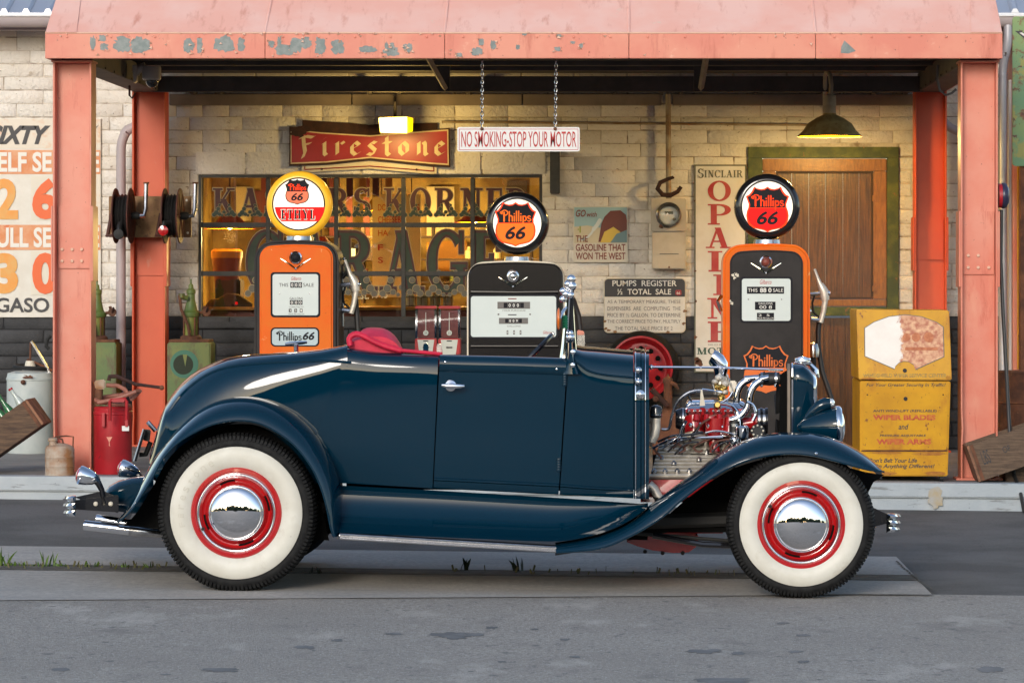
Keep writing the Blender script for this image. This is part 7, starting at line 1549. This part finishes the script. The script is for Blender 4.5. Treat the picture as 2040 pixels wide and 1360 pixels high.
# intake manifold (red) and polished cover
MB().hexa([C(1367, 822, .66), C(1487, 822, .66), C(1487, 833, .66), C(1367, 833, .66)], [C(1367, 822, .94), C(1487, 822, .94), C(1487, 833, .94), C(1367, 833, .94)]).build('manifold', 'red_engine', EN, bevel=.012)
rows = []
for u, s_ in ((1366, .55), (1369, .85), (1376, 1), (1420, 1), (1470, 1), (1481, .9), (1487, .6)):
    rows.append([C(u, 816-(816-793)*math.sin(math.pi*k/12)**.45*s_, .65+.3*k/12) for k in range(13)])
m = MB(); m.grid(rows); eb('polished_cover', 'chrome', m, smooth=60)
MB().hexa([C(1366, 814, .645), C(1488, 814, .645), C(1488, 822, .645), C(1366, 822, .645)], [C(1366, 814, .955), C(1488, 814, .955), C(1488, 822, .955), C(1366, 822, .955)]).build('cover_flange', 'red_engine', EN, bevel=.004)
for u in (1400, 1418, 1442, 1465, 1482): MB().tube([C(u, 812, .64), C(u, 826, .64)], [.011, .008], 8).build('stud', 'chrome' if u % 2 else 'red_engine', EN)
MB().lathe([(.018, 0), (.018, .02), (.012, .03)], C(1429, 809, .66), (0, -1, .3), 14).build('brass_cap', 'brass', EN)
for u0, v0, u1, v1 in ((1415, 830, 1425, 900), (1432, 835, 1438, 868), (1455, 832, 1452, 872)): MB().tube([C(u0, v0, .62), C(u1, v1, .6)], .026, 12).build('riser', 'red_engine', EN)
MB().tube([C(1425, 832, .62), C(1425, 870, .62)], .05, 14).build('runner', 'red_engine', EN)
MB().tube([C(1383, 830, .68), C(1384, 862, .66)], .05, 12).build('runner', 'red_engine', EN)
MB().hexa([C(1360, 833, .76), C(1495, 833, .76), C(1495, 905, .76), C(1360, 905, .76)], [C(1360, 833, .9), C(1495, 833, .9), C(1495, 905, .9), C(1360, 905, .9)]).build('valley_cover', 'black_matt', EN)
MB().hexa([C(1376, 855, .62), C(1398, 855, .62), C(1398, 880, .62), C(1370, 880, .62)], [C(1376, 855, .8), C(1398, 855, .8), C(1398, 880, .8), C(1370, 880, .8)]).build('bellhousing', 'ivory', EN, bevel=.006)
MB().ball(C(1384, 872, .66), .06, .06, .04, 12, 8).build('breather', 'ivory', EN)
# generator with fins
for k in range(5): MB().lathe([(.055, 0), (.055, .008)], C(1356+k*3, 834, .75), (1, 0, 0), 20).build('generator_fin', 'dull_chrome' if k % 2 else 'black_gloss', EN)
MB().lathe([(.045, -.02), (.052, 0), (.052, .05), (.03, .06)], C(1354, 834, .75), (1, 0, 0), 20).build('generator', 'black_gloss', EN)
# carburettor and chrome horn
cb = MB(); cb.tube([C(1436, 786, .8), C(1436, 748, .8)], [.035, .028], 14); eb('carburettor', 'alu', cb)
for u, v, r in ((1428, 770, .02), (1445, 764, .022), (1432, 752, .02), (1444, 780, .018), (1424, 760, .016), (1440, 772, .024), (1450, 756, .012), (1437, 790, .02)): MB().ball(C(u, v, .76), r, r, r*.8, 8, 6).build('carb_detail', 'brass' if int(u) % 3 == 0 else 'alu', EN)
for u, v in ((1420, 765), (1455, 762), (1448, 745)): MB().tube([C(u, v, .74), C(u+6, v+20, .74)], .005, 6).build('linkage', 'dull_chrome', EN)
MB().hexa([C(1452, 758, .74), C(1467, 758, .74), C(1467, 782, .74), C(1452, 782, .74)], [C(1452, 758, .86), C(1467, 758, .86), C(1467, 782, .86), C(1452, 782, .86)]).build('float_bowl', 'alu', EN, bevel=.006)
MB().tube([C(1435, 752, .8), C(1436, 738, .8), C(1435, 726, .8), C(1430, 717, .8), C(1422, 710, .8), C(1418, 708, .8)], [.028, .034, .038, .037, .034, .030], 18).build('air_horn', 'chrome', EN)
# water hoses
MB().tube(bend([C(1467, 800, .70), C(1468, 757, .70), C(1520, 752, .70), C(1540, 752, .70)], 6), .018, 14).build('water_pipe', 'chrome', EN)
MB().tube(bend([C(1464, 835, .58), C(1492, 828, .58), C(1494, 760, .58), C(1515, 756, .58)], 6), .018, 14).build('water_pipe', 'chrome', EN)
MB().lathe([(.026, 0), (.03, .02), (.033, .05), (.031, .08), (.03, .10)], C(1512, 755, .62), (1, 0, .03), 18).build('hose', 'rubber', EN)
for u in (1515, 1543): MB().lathe([(.033, 0), (.034, .012)], C(u, 755, .62), (1, 0, 0), 18).build('hose_clamp', 'dull_chrome', EN)
for u in (1516, 1544): MB().ball(C(u+1, 768, .6), .008, n=8, m=5).build('clamp_screw', 'chrome', EN)
MB().tube([C(1548, 754, .62), C(1560, 756, .64), C(1568, 766, .68)], .026, 12).build('hose', 'rubber', EN)
MB().tube([C(1463, 838, .56), C(1463, 860, .56)], .026, 14).build('hose', 'rubber', EN)
for v in (846, 863): MB().lathe([(.028, -.007), (.028, .007)], C(1463, v, .56), (0, 0, 1), 16).build('hose_clamp', 'dull_chrome', EN)
MB().ball(C(1463, 878, .56), .03, .03, .034, 14, 9).build('thermostat', 'chrome', EN)
MB().tube(bend([C(1440, 803, .60), C(1472, 803, .58), C(1474, 890, .56)], 6), .0095, 10).build('fuel_pipe', 'chrome', EN)
MB().tube([C(1296, 731, .75), C(1420, 732, .75), C(1480, 733.5, .75), C(1560, 737, .75)], .006, 8).build('support_rod', 'chrome', EN)
MB().ball(C(1297, 731, .75), .012, n=10, m=7).build('rod_end', 'chrome', EN)
MB().hexa([C(1531, 734, .74), C(1555, 736, .74), C(1555, 740, .74), C(1531, 739, .74)], [C(1531, 734, .8), C(1555, 736, .8), C(1555, 740, .8), C(1531, 739, .8)]).build('rod_bracket', 'dull_chrome', EN)
MB().tube([C(1398, 775, .72), C(1438, 780, .74)], .005, 8).build('throttle_rod', 'chrome', EN)
MB().tube([C(u, v, .68) for u, v in crv([(1318, 855), (1332, 854), (1338, 830), (1350, 800), (1370, 783), (1388, 778), (1400, 778)], 20)], .007, 8).build('spark_cable', 'dull_chrome', EN)
MB().prism([C(1394, 808, .64), C(1396, 776, .64), C(1399, 776, .64), C(1405, 808, .64)], (0, .02, 0)).build('bracket_fin', 'ivory', EN)
# filler tube by the firewall
MB().tube([C(1297, 880, .40), C(1304, 866, .40), C(1307, 850, .40), C(1307, 832, .40)], .022, 14).build('filler_tube', 'alu', EN)
MB().lathe([(.026, 0), (.029, .004), (.029, .045), (.024, .055), (.01, .062)], C(1307, 832, .40), (0, 0, 1), 20).build('filler_cap', 'black_gloss', EN)
MB().lathe([(.0295, .012), (.030, .018)], C(1307, 832, .40), (0, 0, 1), 20).build('cap_band', 'chrome', EN)
# ignition wires and lines
for pts in ([(1300, 893), (1330, 878), (1360, 873), (1440, 871)], [(1320, 892), (1355, 876), (1450, 868)]): MB().tube([C(u, v, .55) for u, v in crv(pts, 14)], .006, 8).build('wire_loom', 'chrome', EN)
for pts in ([(1480, 880), (1445, 866), (1420, 872), (1382, 890), (1390, 900), (1400, 897)], [(1470, 872), (1425, 880), (1416, 893), (1440, 905), (1452, 893)], [(1500, 862), (1470, 872), (1440, 900), (1460, 905)], [(1395, 845), (1382, 862), (1370, 885), (1355, 890)], [(1414, 833), (1400, 842), (1388, 855), (1376, 868)], [(1340, 893), (1350, 885), (1365, 895), (1352, 902)], [(1300, 890), (1312, 905), (1318, 912)], [(1384, 850), (1388, 860), (1410, 864)]):
    MB().tube([C(u, v, .56) for u, v in crv(pts, 18)], .0055, 6).build('ignition_wire', 'copper_line', EN)
for k in range(6): MB().tube([C(1478+k*2, 882-k, .55), C(1500+k*3, 862+k*2, .5)], .005, 6).build('ignition_wire', 'copper_line', EN)
dc = MB(); dc.lathe([(.034, 0), (.034, .03), (.03, .034)], C(1511, 860, .42), (-.15, -1, .2), 20); dco = eb('distributor', 'black_matt', dc)
for k in range(8):
    a = k*math.pi/4; MB().ball(C(1511, 860, .384)+Vector((.027*math.cos(a)-.004, 0, .025*math.sin(a)+.006)), .005, n=8, m=5).build('terminal', 'ivory', dco)
# water pump, fan pulley
MB().tube([C(1480, 845, .66), C(1500, 842, .66), C(1504, 838, .66), C(1508, 838, .66)], [.03, .032, .042, .042], 14).build('water_pump', 'red_engine', EN)
for k in range(4): MB().lathe([(.06+.006*(k % 2), 0), (.06+.006*(k % 2), .012)], C(1509+k*5, 838, .72), (1, 0, 0), 28).build('pulley', 'black_gloss' if k % 2 else 'dull_chrome', EN)
for k in range(4):
    a = k*math.pi/2+.5; c = C(1545, 830, .8)
    MB().hexa([c+Vector((0, .02*math.cos(a), .02*math.sin(a))), c+Vector((.0, .2*math.cos(a), .2*math.sin(a))), c+Vector((.02, .2*math.cos(a+.3), .2*math.sin(a+.3))), c+Vector((.02, .03*math.cos(a+.3), .03*math.sin(a+.3)))],
      [p+Vector((.004, 0, 0)) for p in (c+Vector((0, .02*math.cos(a), .02*math.sin(a))), c+Vector((.0, .2*math.cos(a), .2*math.sin(a))), c+Vector((.02, .2*math.cos(a+.3), .2*math.sin(a+.3))), c+Vector((.02, .03*math.cos(a+.3), .03*math.sin(a+.3))))]).build('fan_blade', 'black_matt', EN)

# more plumbing and fasteners
for pts, r, mt in (([(1368, 838), (1360, 850), (1352, 870), (1330, 884)], .009, 'chrome'), ([(1488, 800), (1500, 806), (1506, 822), (1500, 838)], .010, 'chrome'), ([(1405, 862), (1425, 858), (1452, 862), (1470, 868)], .007, 'dull_chrome'),
      ([(1378, 800), (1372, 786), (1386, 782)], .006, 'black_gloss'), ([(1440, 800), (1452, 792), (1460, 780)], .006, 'chrome'), ([(1310, 880), (1340, 868), (1372, 866), (1400, 860)], .008, 'black_gloss'), ([(1330, 900), (1352, 880), (1376, 872), (1394, 850)], .006, 'black_gloss'),
      ([(1486, 900), (1500, 882), (1520, 872), (1545, 868)], .009, 'chrome'), ([(1418, 900), (1436, 884), (1462, 876)], .006, 'black_gloss'), ([(1344, 905), (1366, 884), (1392, 880)], .006, 'black_gloss')):
    MB().tube([C(u, v, .53) for u, v in crv(pts, 16)], r*.75, 8).build('plumbing', mt, EN)
for u in range(1372, 1486, 12): MB().lathe([(.008, 0), (.008, .01), (.004, .014)], C(u, 818, .644), (0, -1, 0), 8).build('cover_bolt', 'chrome', EN)
for u, v in ((1395, 845), (1412, 848), (1438, 850), (1470, 846), (1376, 846), (1420, 866), (1448, 880)): MB().ball(C(u, v, .59), .011, n=8, m=6).build('cap_nut', 'chrome', EN)
for u in (1387, 1408, 1433, 1459): MB().tube([C(u, 826, .62), C(u, 838, .61)], [.014, .018], 10).build('boss', 'red_engine', EN)
MB().lathe([(.03, 0), (.034, .01), (.034, .05), (.02, .06)], C(1480, 872, .5), (0, 0, 1), 16).build('oil_filter', 'chrome', EN)
